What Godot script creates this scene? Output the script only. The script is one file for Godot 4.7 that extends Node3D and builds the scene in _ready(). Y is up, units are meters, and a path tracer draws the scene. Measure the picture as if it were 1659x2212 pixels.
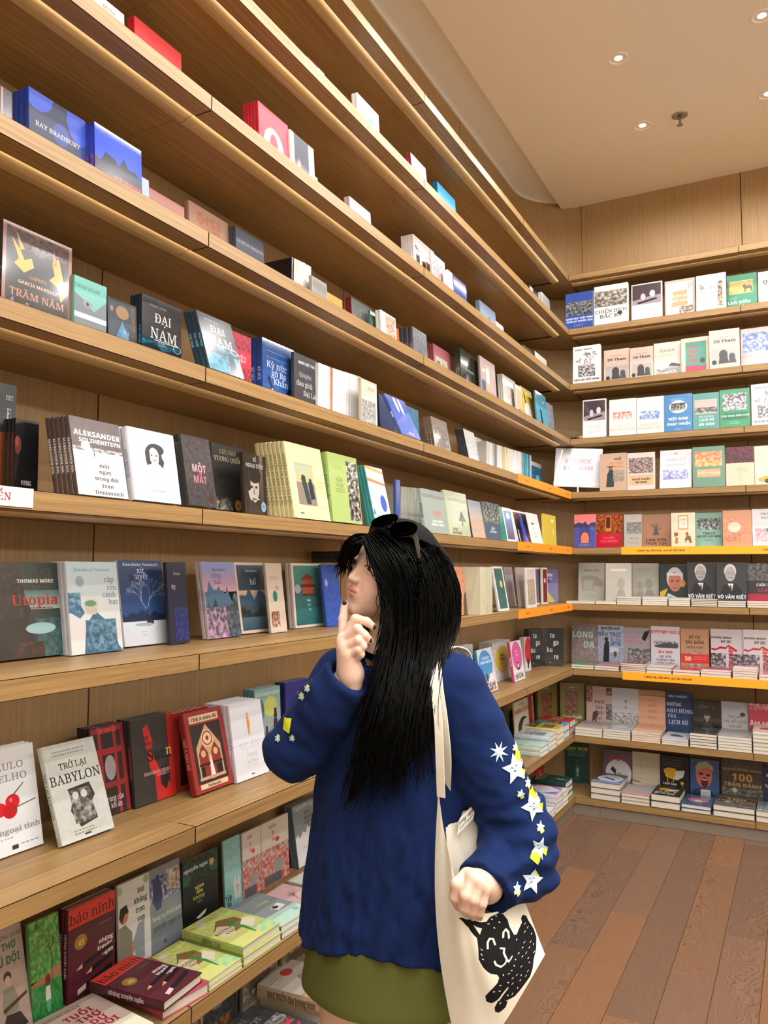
extends Node3D
# A bookshop corner: two walls of oak shelves full of face-out books, a ceiling of downlights, a plank floor,
# and a young woman in a navy sweatshirt holding a cotton tote. Left wall runs along Z (fronts at X = 0), back wall along X (fronts at Z = 0).

const SHELF_TOPS := [3.310, 2.963, 2.613, 2.268, 1.935, 1.595, 1.255, 0.863, 0.466, 0.105]
const SHELF_WORDS := ["top", "ninth", "eighth", "seventh", "sixth", "fifth", "fourth", "third", "second", "lowest"]
const ORDINALS := ["first", "second", "third", "fourth", "fifth", "sixth", "seventh", "eighth", "ninth"]
const DEEP := 0.36
const CEIL := 3.91

var mats := {}
var taken := {}
var ts: TextServer
var fonts := {}
var accents := {}
var cover_tile := []
var atlas_mats := []
var book_meshes := {}
var rng := RandomNumberGenerator.new()

# ------------------------------------------------------------------ naming helpers
func numbered(called: String) -> String:
	var n: int = taken.get(called, -1) + 1
	taken[called] = n
	return called if n == 0 else "%s_%03d" % [called, n]

func tag(o: Node3D, label: String, category: String, group := "", kind := "") -> Node3D:
	if label: o.set_meta("label", label)
	if category: o.set_meta("category", category)
	if group: o.set_meta("group", group)
	if kind: o.set_meta("kind", kind)
	return o

func thing(called: String, label: String, category: String, at := Vector3.ZERO, group := "") -> Node3D:
	var o := Node3D.new()
	o.name = numbered(called)
	add_child(o)
	o.position = at
	tag(o, label, category, group)
	return o

func obj(called: String, mesh: Mesh, m: Material, parent: Node = self, at := Vector3.ZERO) -> MeshInstance3D:
	var o := MeshInstance3D.new()
	o.name = numbered(called) if parent == self else called
	o.mesh = mesh
	o.material_override = m
	parent.add_child(o, true)
	o.position = at
	return o

# ------------------------------------------------------------------ mesh helpers
func st_new() -> SurfaceTool:
	var st := SurfaceTool.new()
	st.begin(Mesh.PRIMITIVE_TRIANGLES)
	return st

func quad(st: SurfaceTool, a: Vector3, b: Vector3, c: Vector3, d: Vector3, n: Vector3, uv := Rect2(0, 0, 1, 1)) -> void:
	# a bottom left, b bottom right, c top right, d top left seen from the front
	var us := [Vector2(uv.position.x, uv.end.y), Vector2(uv.end.x, uv.end.y), Vector2(uv.end.x, uv.position.y), uv.position]
	var vs := [a, b, c, d]
	for i in [0, 2, 1, 0, 3, 2]:
		st.set_normal(n)
		st.set_uv(us[i])
		st.add_vertex(vs[i])

func box_to(st: SurfaceTool, lo: Vector3, hi: Vector3, uv := Rect2(0, 0, 1, 1)) -> void:
	var p := func(x, y, z): return Vector3(hi.x if x else lo.x, hi.y if y else lo.y, hi.z if z else lo.z)
	quad(st, p.call(0, 0, 1), p.call(1, 0, 1), p.call(1, 1, 1), p.call(0, 1, 1), Vector3.BACK, uv)
	quad(st, p.call(1, 0, 0), p.call(0, 0, 0), p.call(0, 1, 0), p.call(1, 1, 0), Vector3.FORWARD, uv)
	quad(st, p.call(1, 0, 1), p.call(1, 0, 0), p.call(1, 1, 0), p.call(1, 1, 1), Vector3.RIGHT, uv)
	quad(st, p.call(0, 0, 0), p.call(0, 0, 1), p.call(0, 1, 1), p.call(0, 1, 0), Vector3.LEFT, uv)
	quad(st, p.call(0, 1, 1), p.call(1, 1, 1), p.call(1, 1, 0), p.call(0, 1, 0), Vector3.UP, uv)
	quad(st, p.call(0, 0, 0), p.call(1, 0, 0), p.call(1, 0, 1), p.call(0, 0, 1), Vector3.DOWN, uv)

func box(lo: Vector3, hi: Vector3) -> ArrayMesh:
	var st := st_new()
	box_to(st, lo, hi)
	return st.commit()

func soft_box(lo: Vector3, hi: Vector3, r: float) -> ArrayMesh:
	# a box whose twelve edges are chamfered by r
	var st := st_new()
	var c := (lo + hi) / 2.0
	var e := (hi - lo) / 2.0
	var axes := [Vector3.RIGHT, Vector3.UP, Vector3.BACK]
	for i in 3:
		for s in [-1.0, 1.0]:
			var n: Vector3 = axes[i] * s
			var u: Vector3 = axes[(i + 1) % 3]
			var v: Vector3 = axes[(i + 2) % 3] * s
			var o: Vector3 = c + n * e[i]
			var eu: Vector3 = u * (e[(i + 1) % 3] - r)
			var ev: Vector3 = v * (e[(i + 2) % 3] - r)
			quad(st, o - eu - ev, o + eu - ev, o + eu + ev, o - eu + ev, n)
	for i in 3:
		for s in [-1.0, 1.0]:
			for t in [-1.0, 1.0]:
				var a: Vector3 = axes[i] * (e[i] - r)
				var j := (i + 1) % 3
				var k := (i + 2) % 3
				var p1: Vector3 = c + axes[j] * s * e[j] + axes[k] * t * (e[k] - r)
				var p2: Vector3 = c + axes[j] * s * (e[j] - r) + axes[k] * t * e[k]
				var n: Vector3 = (axes[j] * s + axes[k] * t).normalized()
				if s * t > 0.0: quad(st, p1 - a, p1 + a, p2 + a, p2 - a, n)
				else: quad(st, p2 - a, p2 + a, p1 + a, p1 - a, n)
	for sx in [-1.0, 1.0]:
		for sy in [-1.0, 1.0]:
			for sz in [-1.0, 1.0]:
				var s3 := Vector3(sx, sy, sz)
				var q := [c + s3 * (e - Vector3(0, r, r)), c + s3 * (e - Vector3(r, 0, r)), c + s3 * (e - Vector3(r, r, 0))]
				if sx * sy * sz > 0.0: q = [q[0], q[2], q[1]]
				for v in q:
					st.set_normal(s3.normalized())
					st.set_uv(Vector2.ZERO)
					st.add_vertex(v)
	return st.commit()

func lathe(profile: Array, sides := 24) -> ArrayMesh:
	var st := st_new()
	for i in profile.size() - 1:
		var a: Vector2 = profile[i]
		var b: Vector2 = profile[i + 1]
		for k in sides:
			var t0 := TAU * k / sides
			var t1 := TAU * (k + 1) / sides
			var vs := [Vector3(a.x * cos(t0), a.y, a.x * sin(t0)), Vector3(a.x * cos(t1), a.y, a.x * sin(t1)), Vector3(b.x * cos(t1), b.y, b.x * sin(t1)), Vector3(b.x * cos(t0), b.y, b.x * sin(t0))]
			for j in [0, 1, 2, 0, 2, 3]:
				st.set_smooth_group(i)
				st.add_vertex(vs[j])
	st.generate_normals()
	return st.commit()

# ------------------------------------------------------------------ materials
func mat(key: String, c: Color, rough := 0.6, spec := 0.5) -> StandardMaterial3D:
	if mats.has(key): return mats[key]
	var m := StandardMaterial3D.new()
	m.resource_name = key
	m.albedo_color = c
	m.roughness = rough
	m.metallic_specular = spec
	mats[key] = m
	return m

func rgb(r: int, g: int, b: int) -> Color: return Color8(r, g, b)

func grain_image(seed_: int, w: int, h: int, warp: float) -> Image:
	# oak veneer: long pores and growth bands running along u
	var a := FastNoiseLite.new(); a.seed = seed_; a.frequency = 1.0; a.fractal_octaves = 2
	var im := Image.create(w, h, false, Image.FORMAT_L8)
	for y in h:
		for x in w:
			var u := float(x) / w
			var v := float(y) / h
			# both ends meet: blend over the seam
			var band := a.get_noise_2d(sin(u * TAU) * warp, v * 26.0 + 3.0)
			var pore := a.get_noise_3d(cos(u * TAU) * 2.2, sin(u * TAU) * 2.2, v * 150.0)
			var g := 0.62 + 0.20 * band + 0.22 * pore
			im.set_pixel(x, y, Color(g, g, g))
	return im

func ring_image(seed_: int, w: int, h: int) -> Image:
	# stained oak plank: cathedral arches along v
	var a := FastNoiseLite.new(); a.seed = seed_; a.frequency = 1.0; a.fractal_octaves = 3
	var im := Image.create(w, h, false, Image.FORMAT_L8)
	for y in h:
		for x in w:
			var u := float(x) / w
			var v := float(y) / h
			var d := (u - 0.5) * 2.0 + 0.35 * a.get_noise_2d(cos(v * TAU) * 1.1, sin(v * TAU) * 1.1)
			var hgt := d * d * 3.2 + 0.9 * a.get_noise_2d(u * 1.6 + 9.0, v * 3.0) + v * 2.0
			var r := fposmod(hgt * 7.0, 1.0)
			var line := smoothstep(0.0, 0.35, r) * (1.0 - smoothstep(0.82, 1.0, r))
			var pore := a.get_noise_2d(u * 60.0, v * 7.0)
			var g := 0.52 + 0.30 * line + 0.12 * pore
			im.set_pixel(x, y, Color(g, g, g))
	return im

func ramped(src: Image, lo: Color, hi: Color) -> ImageTexture:
	var w := src.get_width()
	var h := src.get_height()
	var d := src.get_data()
	var o := PackedByteArray()
	o.resize(w * h * 3)
	var pal := PackedByteArray()
	for i in 256:
		var c := lo.lerp(hi, i / 255.0)
		pal.append(c.r8); pal.append(c.g8); pal.append(c.b8)
	for i in w * h:
		var k := d[i] * 3
		o[i * 3] = pal[k]; o[i * 3 + 1] = pal[k + 1]; o[i * 3 + 2] = pal[k + 2]
	return ImageTexture.create_from_image(Image.create_from_data(w, h, false, Image.FORMAT_RGB8, o))

func wood(key: String, tex: Texture2D, rough: float) -> StandardMaterial3D:
	var m := mat(key, Color.WHITE, rough, 0.4)
	m.albedo_texture = tex
	return m

func grained(src: ArrayMesh, axis: int, seed_: int) -> ArrayMesh:
	# lay the veneer on a mesh so that its grain runs along one axis
	var a := src.surface_get_arrays(0)
	var vs: PackedVector3Array = a[Mesh.ARRAY_VERTEX]
	var ns: PackedVector3Array = a[Mesh.ARRAY_NORMAL]
	var uv := PackedVector2Array()
	var o1 := fposmod(seed_ * 0.377, 1.0)
	var o2 := fposmod(seed_ * 0.619, 1.0)
	for i in vs.size():
		var p := vs[i]
		var n := ns[i].abs()
		var across := 0.0
		for k in 3:
			if k != axis and n[k] < 0.9: across += p[k]
		uv.append(Vector2(p[axis] * 0.55 + o1, across * 3.0 + o2))
	a[Mesh.ARRAY_TEX_UV] = uv
	var m := ArrayMesh.new()
	m.add_surface_from_arrays(Mesh.PRIMITIVE_TRIANGLES, a)
	return m

# ------------------------------------------------------------------ printing of covers
func setup_fonts() -> void:
	ts = TextServerManager.get_primary_interface()
	for k in [["f", "Droid Serif", 400], ["F", "Droid Serif", 700], ["b", "Droid Sans", 400], ["B", "Droid Sans", 700]]:
		var f := SystemFont.new()
		f.font_names = PackedStringArray([k[1]])
		f.font_weight = k[2]
		fonts[k[0]] = [f, f.get_rids()[0]]
	var rows := {"a": "áàảãạ", "ă": "ắằẳẵặ", "â": "ấầẩẫậ", "e": "éèẻẽẹ", "ê": "ếềểễệ", "i": "íìỉĩị", "o": "óòỏõọ", "ô": "ốồổỗộ", "ơ": "ớờởỡợ", "u": "úùủũụ", "ư": "ứừửữự", "y": "ýỳỷỹỵ"}
	for b in rows:
		for i in 5:
			accents[rows[b][i]] = [b, i]
			accents[rows[b][i].to_upper()] = [b.to_upper(), i]

func rect_blend(im: Image, r: Rect2i, c: Color) -> void:
	im.fill_rect(r.intersection(Rect2i(Vector2i.ZERO, im.get_size())), c)

func poly_to(im: Image, pts: PackedVector2Array, c: Color) -> void:
	var y0 := 1e9
	var y1 := -1e9
	for p in pts:
		y0 = minf(y0, p.y); y1 = maxf(y1, p.y)
	var n := pts.size()
	for y in range(maxi(0, int(floor(y0))), mini(im.get_height(), int(ceil(y1)) + 1)):
		var yc := y + 0.5
		var xs := []
		for i in n:
			var a := pts[i]
			var b := pts[(i + 1) % n]
			if (a.y <= yc) != (b.y <= yc):
				xs.append(a.x + (yc - a.y) / (b.y - a.y) * (b.x - a.x))
		xs.sort()
		for k in range(0, xs.size() - 1, 2):
			var xa := int(round(xs[k]))
			var xb := int(round(xs[k + 1]))
			if xb > xa: rect_blend(im, Rect2i(xa, y, xb - xa, 1), c)

func line_to(im: Image, a: Vector2, b: Vector2, w: float, c: Color) -> void:
	var n := (b - a).orthogonal().normalized() * w / 2.0
	poly_to(im, PackedVector2Array([a + n, b + n, b - n, a - n]), c)

func ellipse_to(im: Image, cx: float, cy: float, rx: float, ry: float, c: Color, hole := 0.0) -> void:
	for y in range(maxi(0, int(cy - ry)), mini(im.get_height(), int(cy + ry) + 1)):
		var t := (y + 0.5 - cy) / ry
		if absf(t) >= 1.0: continue
		var hw := rx * sqrt(1.0 - t * t)
		var x0 := int(round(cx - hw))
		var x1 := int(round(cx + hw))
		if hole > 0.0 and absf(y + 0.5 - cy) < ry - hole:
			var t2 := (y + 0.5 - cy) / (ry - hole)
			var h2 := (rx - hole) * sqrt(1.0 - t2 * t2)
			rect_blend(im, Rect2i(x0, y, maxi(1, int(round(cx - h2)) - x0), 1), c)
			var x2 := int(round(cx + h2))
			rect_blend(im, Rect2i(x2, y, maxi(1, x1 - x2), 1), c)
		elif x1 > x0:
			rect_blend(im, Rect2i(x0, y, x1 - x0, 1), c)

const HORNED := {"ơ": "o", "Ơ": "O", "ư": "u", "Ư": "U"}

func plain(ch: String) -> String:
	# the letter without the marks that the typeface lacks
	var b: String = accents[ch][0] if accents.has(ch) else ch
	return HORNED.get(b, b)

func text_width(s: String, font: String, px: int) -> float:
	var f: SystemFont = fonts[font][0]
	var t := ""
	for ch in s: t += plain(ch)
	return f.get_string_size(t, HORIZONTAL_ALIGNMENT_LEFT, -1, px).x

func text_to(im: Image, s: String, cx: float, cy: float, px: int, c: Color, font: String, fit := 0.0) -> void:
	px = clampi(px, 5, 160)
	var w := text_width(s, font, px)
	if fit > 0.0 and w > fit:
		px = maxi(5, int(px * fit / w))
		w = text_width(s, font, px)
	var rid: RID = fonts[font][1]
	var size := Vector2i(px, 0)
	var x := cx - w / 2.0
	var base := cy + px * 0.36
	for ch in s:
		var b := plain(ch)
		var gi := ts.font_get_glyph_index(rid, px, b.unicode_at(0), 0)
		var adv := ts.font_get_glyph_advance(rid, px, gi).x
		ts.font_render_glyph(rid, size, gi)
		var ti := ts.font_get_glyph_texture_idx(rid, size, gi)
		if ti >= 0:
			var uv := ts.font_get_glyph_uv_rect(rid, size, gi)
			var off := ts.font_get_glyph_offset(rid, size, gi)
			var tex := ts.font_get_texture_image(rid, size, ti)
			var r := Rect2i(uv)
			if r.size.x > 0 and r.size.y > 0:
				var mask := tex.get_region(r)
				mask.convert(Image.FORMAT_RGBA8)
				var ink := Image.create(r.size.x, r.size.y, false, Image.FORMAT_RGBA8)
				ink.fill(c)
				im.blend_rect_mask(ink, mask, Rect2i(Vector2i.ZERO, r.size), Vector2i(int(round(x + off.x)), int(round(base + off.y))))
		if HORNED.has(accents[ch][0] if accents.has(ch) else ch):
			var hy := base - px * (0.70 if b == b.to_upper() else 0.52)
			var hx := x + adv * 0.86
			line_to(im, Vector2(hx - px * 0.06, hy + px * 0.06), Vector2(hx + px * 0.08, hy), maxf(1.0, px * 0.09), c)
			line_to(im, Vector2(hx + px * 0.07, hy + px * 0.02), Vector2(hx + px * 0.09, hy - px * 0.10), maxf(1.0, px * 0.08), c)
		if accents.has(ch):
			var mx := x + adv * 0.5
			var up := b == b.to_upper() and b != b.to_lower()
			var my := base - px * (0.80 if up else 0.62)
			if "ăâêôĂÂÊÔ".contains(accents[ch][0]): my -= px * 0.10; mx += px * 0.14
			var t := maxf(1.0, px * 0.09)
			match accents[ch][1]:
				0: line_to(im, Vector2(mx - px * 0.07, my), Vector2(mx + px * 0.09, my - px * 0.16), t, c)
				1: line_to(im, Vector2(mx - px * 0.09, my - px * 0.16), Vector2(mx + px * 0.07, my), t, c)
				2: ellipse_to(im, mx, my - px * 0.09, px * 0.08, px * 0.09, c, t)
				3: 
					line_to(im, Vector2(mx - px * 0.16, my), Vector2(mx - px * 0.05, my - px * 0.1), t, c)
					line_to(im, Vector2(mx - px * 0.05, my - px * 0.1), Vector2(mx + px * 0.05, my), t, c)
					line_to(im, Vector2(mx + px * 0.05, my), Vector2(mx + px * 0.16, my - px * 0.1), t, c)
				4: ellipse_to(im, x + adv * 0.5, base + px * 0.14, px * 0.07, px * 0.07, c)
		x += adv

func twig(im: Image, p: Vector2, ang: float, l: float, w: float, depth: int, c: Color) -> void:
	var q := p + Vector2(sin(ang), -cos(ang)) * l
	line_to(im, p, q, w, c)
	if depth > 0:
		for k in 2 + int(rng.randf() < 0.4):
			twig(im, q, ang + rng.randf_range(-0.75, 0.75), l * rng.randf_range(0.6, 0.82), maxf(1.0, w * 0.68), depth - 1, c)

func hexc(s: String) -> Color:
	if s.length() == 3: s = s[0] + s[0] + s[1] + s[1] + s[2] + s[2]
	return Color.html(s)

func paint(ops: String, W: int, H: int, SW: int, seed_: int) -> Array:
	# a cover and its spine, drawn at twice the size and halved
	var im := Image.create(W * 2, H * 2, false, Image.FORMAT_RGBA8)
	var sp := Image.create(SW * 2, H * 2, false, Image.FORMAT_RGBA8)
	var w := W * 2.0
	var h := H * 2.0
	var spined := false
	var first := Color.GRAY
	rng.seed = seed_ * 7919 + 13
	var ni := 0
	for op in ops.split(";"):
		var a := op.strip_edges().split(" ", false)
		if a.size() < 2 or op.contains("00000000"): continue
		ni += 1
		match a[0]:
			"r":
				var c := hexc(a[5])
				if ni == 1: first = c
				rect_blend(im, Rect2i(int(a[1].to_float() * w / 100.0), int(a[2].to_float() * h / 100.0), maxi(1, int(a[3].to_float() * w / 100.0)), maxi(1, int(a[4].to_float() * h / 100.0))), c)
			"g":
				var y0 := int(a[2].to_float() * h / 100.0)
				var hh := maxi(1, int(a[4].to_float() * h / 100.0))
				if ni == 1: first = hexc(a[5])
				for y in hh:
					rect_blend(im, Rect2i(int(a[1].to_float() * w / 100.0), y0 + y, int(a[3].to_float() * w / 100.0), 1), hexc(a[5]).lerp(hexc(a[6]), float(y) / hh))
			"e": ellipse_to(im, a[1].to_float() * w / 100.0, a[2].to_float() * h / 100.0, a[3].to_float() * w / 100.0, a[4].to_float() * h / 100.0, hexc(a[5]))
			"o": ellipse_to(im, a[1].to_float() * w / 100.0, a[2].to_float() * h / 100.0, a[3].to_float() * w / 100.0, a[4].to_float() * h / 100.0, hexc(a[6]), a[5].to_float() * w / 100.0)
			"p":
				var pts := PackedVector2Array()
				for k in range(2, a.size()):
					var xy := a[k].split(",")
					pts.append(Vector2(xy[0].to_float() * w / 100.0, xy[1].to_float() * h / 100.0))
				poly_to(im, pts, hexc(a[1]))
			"t", "v":
				var s := " ".join(a.slice(6))
				if a[0] == "t":
					var cx := a[1].to_float() * w / 100.0
					text_to(im, s, cx, a[2].to_float() * h / 100.0, int(a[3].to_float() * h / 100.0), hexc(a[4]), a[5], 1.94 * minf(cx, w - cx))
				else:
					var px := int(a[3].to_float() * h / 100.0)
					var tl := int(text_width(s, a[5], px)) + 4
					var t := Image.create(tl, px + 6, false, Image.FORMAT_RGBA8)
					text_to(t, s, tl / 2.0, px / 2.0 + 3.0, px, hexc(a[4]), a[5])
					t.rotate_90(COUNTERCLOCKWISE)
					im.blend_rect(t, Rect2i(Vector2i.ZERO, t.get_size()), Vector2i(int(a[1].to_float() * w / 100.0), int(a[2].to_float() * h / 100.0) - tl / 2))
			"l":
				var n := a[4].to_float() if a.size() == 7 else 1.0
				# l x y width count gap colour: lines of small print
				for k in int(ceil(n)):
					var yy := (a[2].to_float() + k * a[5].to_float()) * h / 100.0
					var x := a[1].to_float() * w / 100.0
					var x1 := (a[1].to_float() + a[3].to_float() * rng.randf_range(0.8, 1.0)) * w / 100.0
					while x < x1:
						var l := rng.randf_range(0.02, 0.06) * w
						rect_blend(im, Rect2i(int(x), int(yy), int(minf(l, x1 - x)), maxi(1, int(h * 0.012))), hexc(a[6]))
						x += l + w * 0.015
			"n":
				var nw := maxi(2, int(a[3].to_float() * w / 200.0))
				var nh := maxi(2, int(a[4].to_float() * h / 200.0))
				var fn := FastNoiseLite.new()
				fn.seed = seed_ * 31 + ni
				fn.frequency = 3.4 / W * 2.0
				fn.fractal_octaves = 5
				fn.fractal_gain = 0.62
				var tilt := rng.randf_range(-0.5, 0.5)
				var li := fn.get_image(nw, nh)
				li.convert(Image.FORMAT_L8)
				var d := li.get_data()
				var c1 := hexc(a[5])
				var c2 := hexc(a[6])
				var o := PackedByteArray()
				o.resize(nw * nh * 4)
				for i in nw * nh:
					var t := clampf((d[i] / 255.0 - 0.5) * 1.7 + 0.5 + tilt * (float(i / nw) / nh - 0.5), 0.0, 1.0)
					o[i * 4] = int(255.0 * lerpf(c1.r, c2.r, t)); o[i * 4 + 1] = int(255.0 * lerpf(c1.g, c2.g, t)); o[i * 4 + 2] = int(255.0 * lerpf(c1.b, c2.b, t)); o[i * 4 + 3] = 255
				var ci := Image.create_from_data(nw, nh, false, Image.FORMAT_RGBA8, o)
				ci.resize(nw * 2, nh * 2, Image.INTERPOLATE_BILINEAR)
				if ni == 1: first = c1.lerp(c2, 0.5)
				im.blit_rect(ci, Rect2i(Vector2i.ZERO, ci.get_size()), Vector2i(int(a[1].to_float() * w / 100.0), int(a[2].to_float() * h / 100.0)))
			"m":
				var fm := FastNoiseLite.new()
				fm.seed = seed_ + ni * 5
				fm.frequency = 3.0 / w
				fm.fractal_octaves = 4
				var x0 := int(a[1].to_float() * w / 100.0)
				var y0 := a[2].to_float() * h / 100.0
				var ww := int(a[3].to_float() * w / 100.0)
				var hh := a[4].to_float() * h / 100.0
				for x in ww:
					var top := y0 + hh * (0.35 + 0.6 * fm.get_noise_1d(x * 1.0))
					rect_blend(im, Rect2i(x0 + x, int(top), 1, int(y0 + hh - top)), hexc(a[5]).lerp(hexc(a[6]), 0.5))
			"k":
				# k x y height colour depth: a branching drawing
				twig(im, Vector2(a[1].to_float() * w / 100.0, a[2].to_float() * h / 100.0), 0.0, a[3].to_float() * h / 360.0, maxf(1.4, w * 0.014), mini(6, int(a[5].to_float()) - 1), hexc(a[4]))
			"s":
				spined = true
				sp.fill(hexc(a[1]))
				var s := " ".join(a.slice(3))
				if s != "x":
					var px := int(SW * 2 * 0.62)
					var tl := int(h * 0.92)
					var t := Image.create(tl, SW * 2, false, Image.FORMAT_RGBA8)
					text_to(t, s, tl / 2.0, SW * 1.0, px, hexc(a[2]), "F", tl * 0.96)
					t.rotate_90(CLOCKWISE)
					sp.blend_rect(t, Rect2i(Vector2i.ZERO, t.get_size()), Vector2i(0, int(h * 0.04)))
	if not spined: sp.fill(first.darkened(0.12))
	im.shrink_x2()
	sp.shrink_x2()
	return [im, sp]

func print_covers() -> void:
	var specs := COVERS.strip_edges().split("\n")
	var kinds := [[112, 168, 14], [232, 348, 28]]
	var at := [0, 0]
	var sheets := [[], []]
	for i in specs.size():
		var big := int(specs[i][0])
		var W: int = kinds[big][0]
		var H: int = kinds[big][1]
		var SW: int = kinds[big][2]
		var per_row := 2048 / (W + SW)
		var rows := 2048 / H
		var n: int = at[big]
		at[big] += 1
		var sheet := n / (per_row * rows)
		if sheet >= sheets[big].size():
			sheets[big].append(Image.create(2048, 2048, false, Image.FORMAT_RGB8))
		var k := n % (per_row * rows)
		var x := (k % per_row) * (W + SW)
		var y := (k / per_row) * H
		var two := paint(specs[i].substr(1), W, H, SW, i)
		for j in 2: two[j].convert(Image.FORMAT_RGB8)
		var im: Image = sheets[big][sheet]
		im.blit_rect(two[1], Rect2i(0, 0, SW, H), Vector2i(x, y))
		im.blit_rect(two[0], Rect2i(0, 0, W, H), Vector2i(x + SW, y))
		var e := 0.6
		cover_tile.append({"sheet": big * 4 + sheet, "front": Rect2((x + SW + e) / 2048.0, (y + e) / 2048.0, (W - 2 * e) / 2048.0, (H - 2 * e) / 2048.0), "spine": Rect2((x + e) / 2048.0, (y + e) / 2048.0, (SW - 2 * e) / 2048.0, (H - 2 * e) / 2048.0)})
	for big in 2:
		for s in sheets[big].size():
			var tex := ImageTexture.create_from_image(sheets[big][s])
			for gloss in 2:
				var m := mat("printed_cover_%d_%d_%d" % [big, s, gloss], Color(0.93, 0.93, 0.93), [0.42, 0.16][gloss], 0.5)
				m.albedo_texture = tex
				if gloss:
					m.clearcoat_enabled = true
					m.clearcoat = 0.6
					m.clearcoat_roughness = 0.06
				mats["sheet%d_%d" % [big * 4 + s, gloss]] = m

# ------------------------------------------------------------------ books
func book_mesh(cov: int, w: float, h: float, t: float) -> Array:
	# the front cover lies in the plane z = 0, the book behind it, its tail edge on y = 0; [cover, pages]
	var key := "%d %.3f %.3f %.3f" % [cov, w, h, t]
	if book_meshes.has(key): return book_meshes[key]
	var tile: Dictionary = cover_tile[cov]
	var F: Rect2 = tile.front
	var S: Rect2 = tile.spine
	var dot := Rect2(S.get_center() + Vector2(0, S.size.y * 0.47), Vector2.ZERO)
	var b := 0.0012 if t < 0.018 else 0.0022
	var st := st_new()
	var x0 := -w / 2.0
	var x1 := w / 2.0
	quad(st, Vector3(x0, 0, 0), Vector3(x1, 0, 0), Vector3(x1, h, 0), Vector3(x0, h, 0), Vector3.BACK, F)
	quad(st, Vector3(x1, 0, -b), Vector3(x0, 0, -b), Vector3(x0, h, -b), Vector3(x1, h, -b), Vector3.FORWARD, dot)
	quad(st, Vector3(x1, 0, -t), Vector3(x0, 0, -t), Vector3(x0, h, -t), Vector3(x1, h, -t), Vector3.FORWARD, dot)
	quad(st, Vector3(x0, 0, -t + b), Vector3(x1, 0, -t + b), Vector3(x1, h, -t + b), Vector3(x0, h, -t + b), Vector3.BACK, dot)
	for zz in [0.0, -t + b]:
		quad(st, Vector3(x1, 0, zz), Vector3(x1, 0, zz - b), Vector3(x1, h, zz - b), Vector3(x1, h, zz), Vector3.RIGHT, dot)
		quad(st, Vector3(x0, h, zz), Vector3(x1, h, zz), Vector3(x1, h, zz - b), Vector3(x0, h, zz - b), Vector3.UP, dot)
		quad(st, Vector3(x0, 0, zz - b), Vector3(x1, 0, zz - b), Vector3(x1, 0, zz), Vector3(x0, 0, zz), Vector3.DOWN, dot)
	# the spine, slightly rounded: three facets
	var bulge := minf(0.0016, t * 0.12)
	var zs := [-t, -t * 0.75, -t * 0.25, 0.0]
	var xs := [x0, x0 - bulge, x0 - bulge, x0]
	for i in 3:
		var n := Vector3(-1, 0, [-0.35, 0.0, 0.35][i]).normalized()
		var u0: float = S.position.x + S.size.x * (1.0 + zs[i] / t)
		var u1: float = S.position.x + S.size.x * (1.0 + zs[i + 1] / t)
		quad(st, Vector3(xs[i], 0, zs[i]), Vector3(xs[i + 1], 0, zs[i + 1]), Vector3(xs[i + 1], h, zs[i + 1]), Vector3(xs[i], h, zs[i]), n, Rect2(u0, S.position.y, u1 - u0, S.size.y))
	for y in [0.0, h]:
		for i in 3:
			var tri := [Vector3(x0, y, zs[i]), Vector3(xs[i], y, zs[i]), Vector3(xs[i + 1], y, zs[i + 1])]
			if y > 0.0: tri = [tri[0], tri[2], tri[1]]
			for v in tri:
				st.set_normal(Vector3.UP if y > 0.0 else Vector3.DOWN)
				st.set_uv(dot.position)
				st.add_vertex(v)
	var inset := 0.001 if t < 0.018 else 0.0028
	var pg := st_new()
	box_to(pg, Vector3(x0 + 0.0005, inset, -t + b), Vector3(x1 - inset, h - inset, -b), Rect2(0, 0, 1, t / 0.012))
	book_meshes[key] = [st.commit(), pg.commit()]
	return book_meshes[key]

func cover_mat(cov: int) -> Material:
	return mats["sheet%d_%d" % [cover_tile[cov].sheet, 1 if cov % 5 in [0, 2] else 0]]

func put_book(cov: int, w: float, h: float, t: float, xf: Transform3D, label: String, group: String) -> void:
	var two := book_mesh(cov, w, h, t)
	var o := thing("book", label, "book", Vector3.ZERO, group)
	o.transform = xf
	obj("cover", two[0], cover_mat(cov), o)
	obj("pages", two[1], mats.pages, o)

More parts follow.
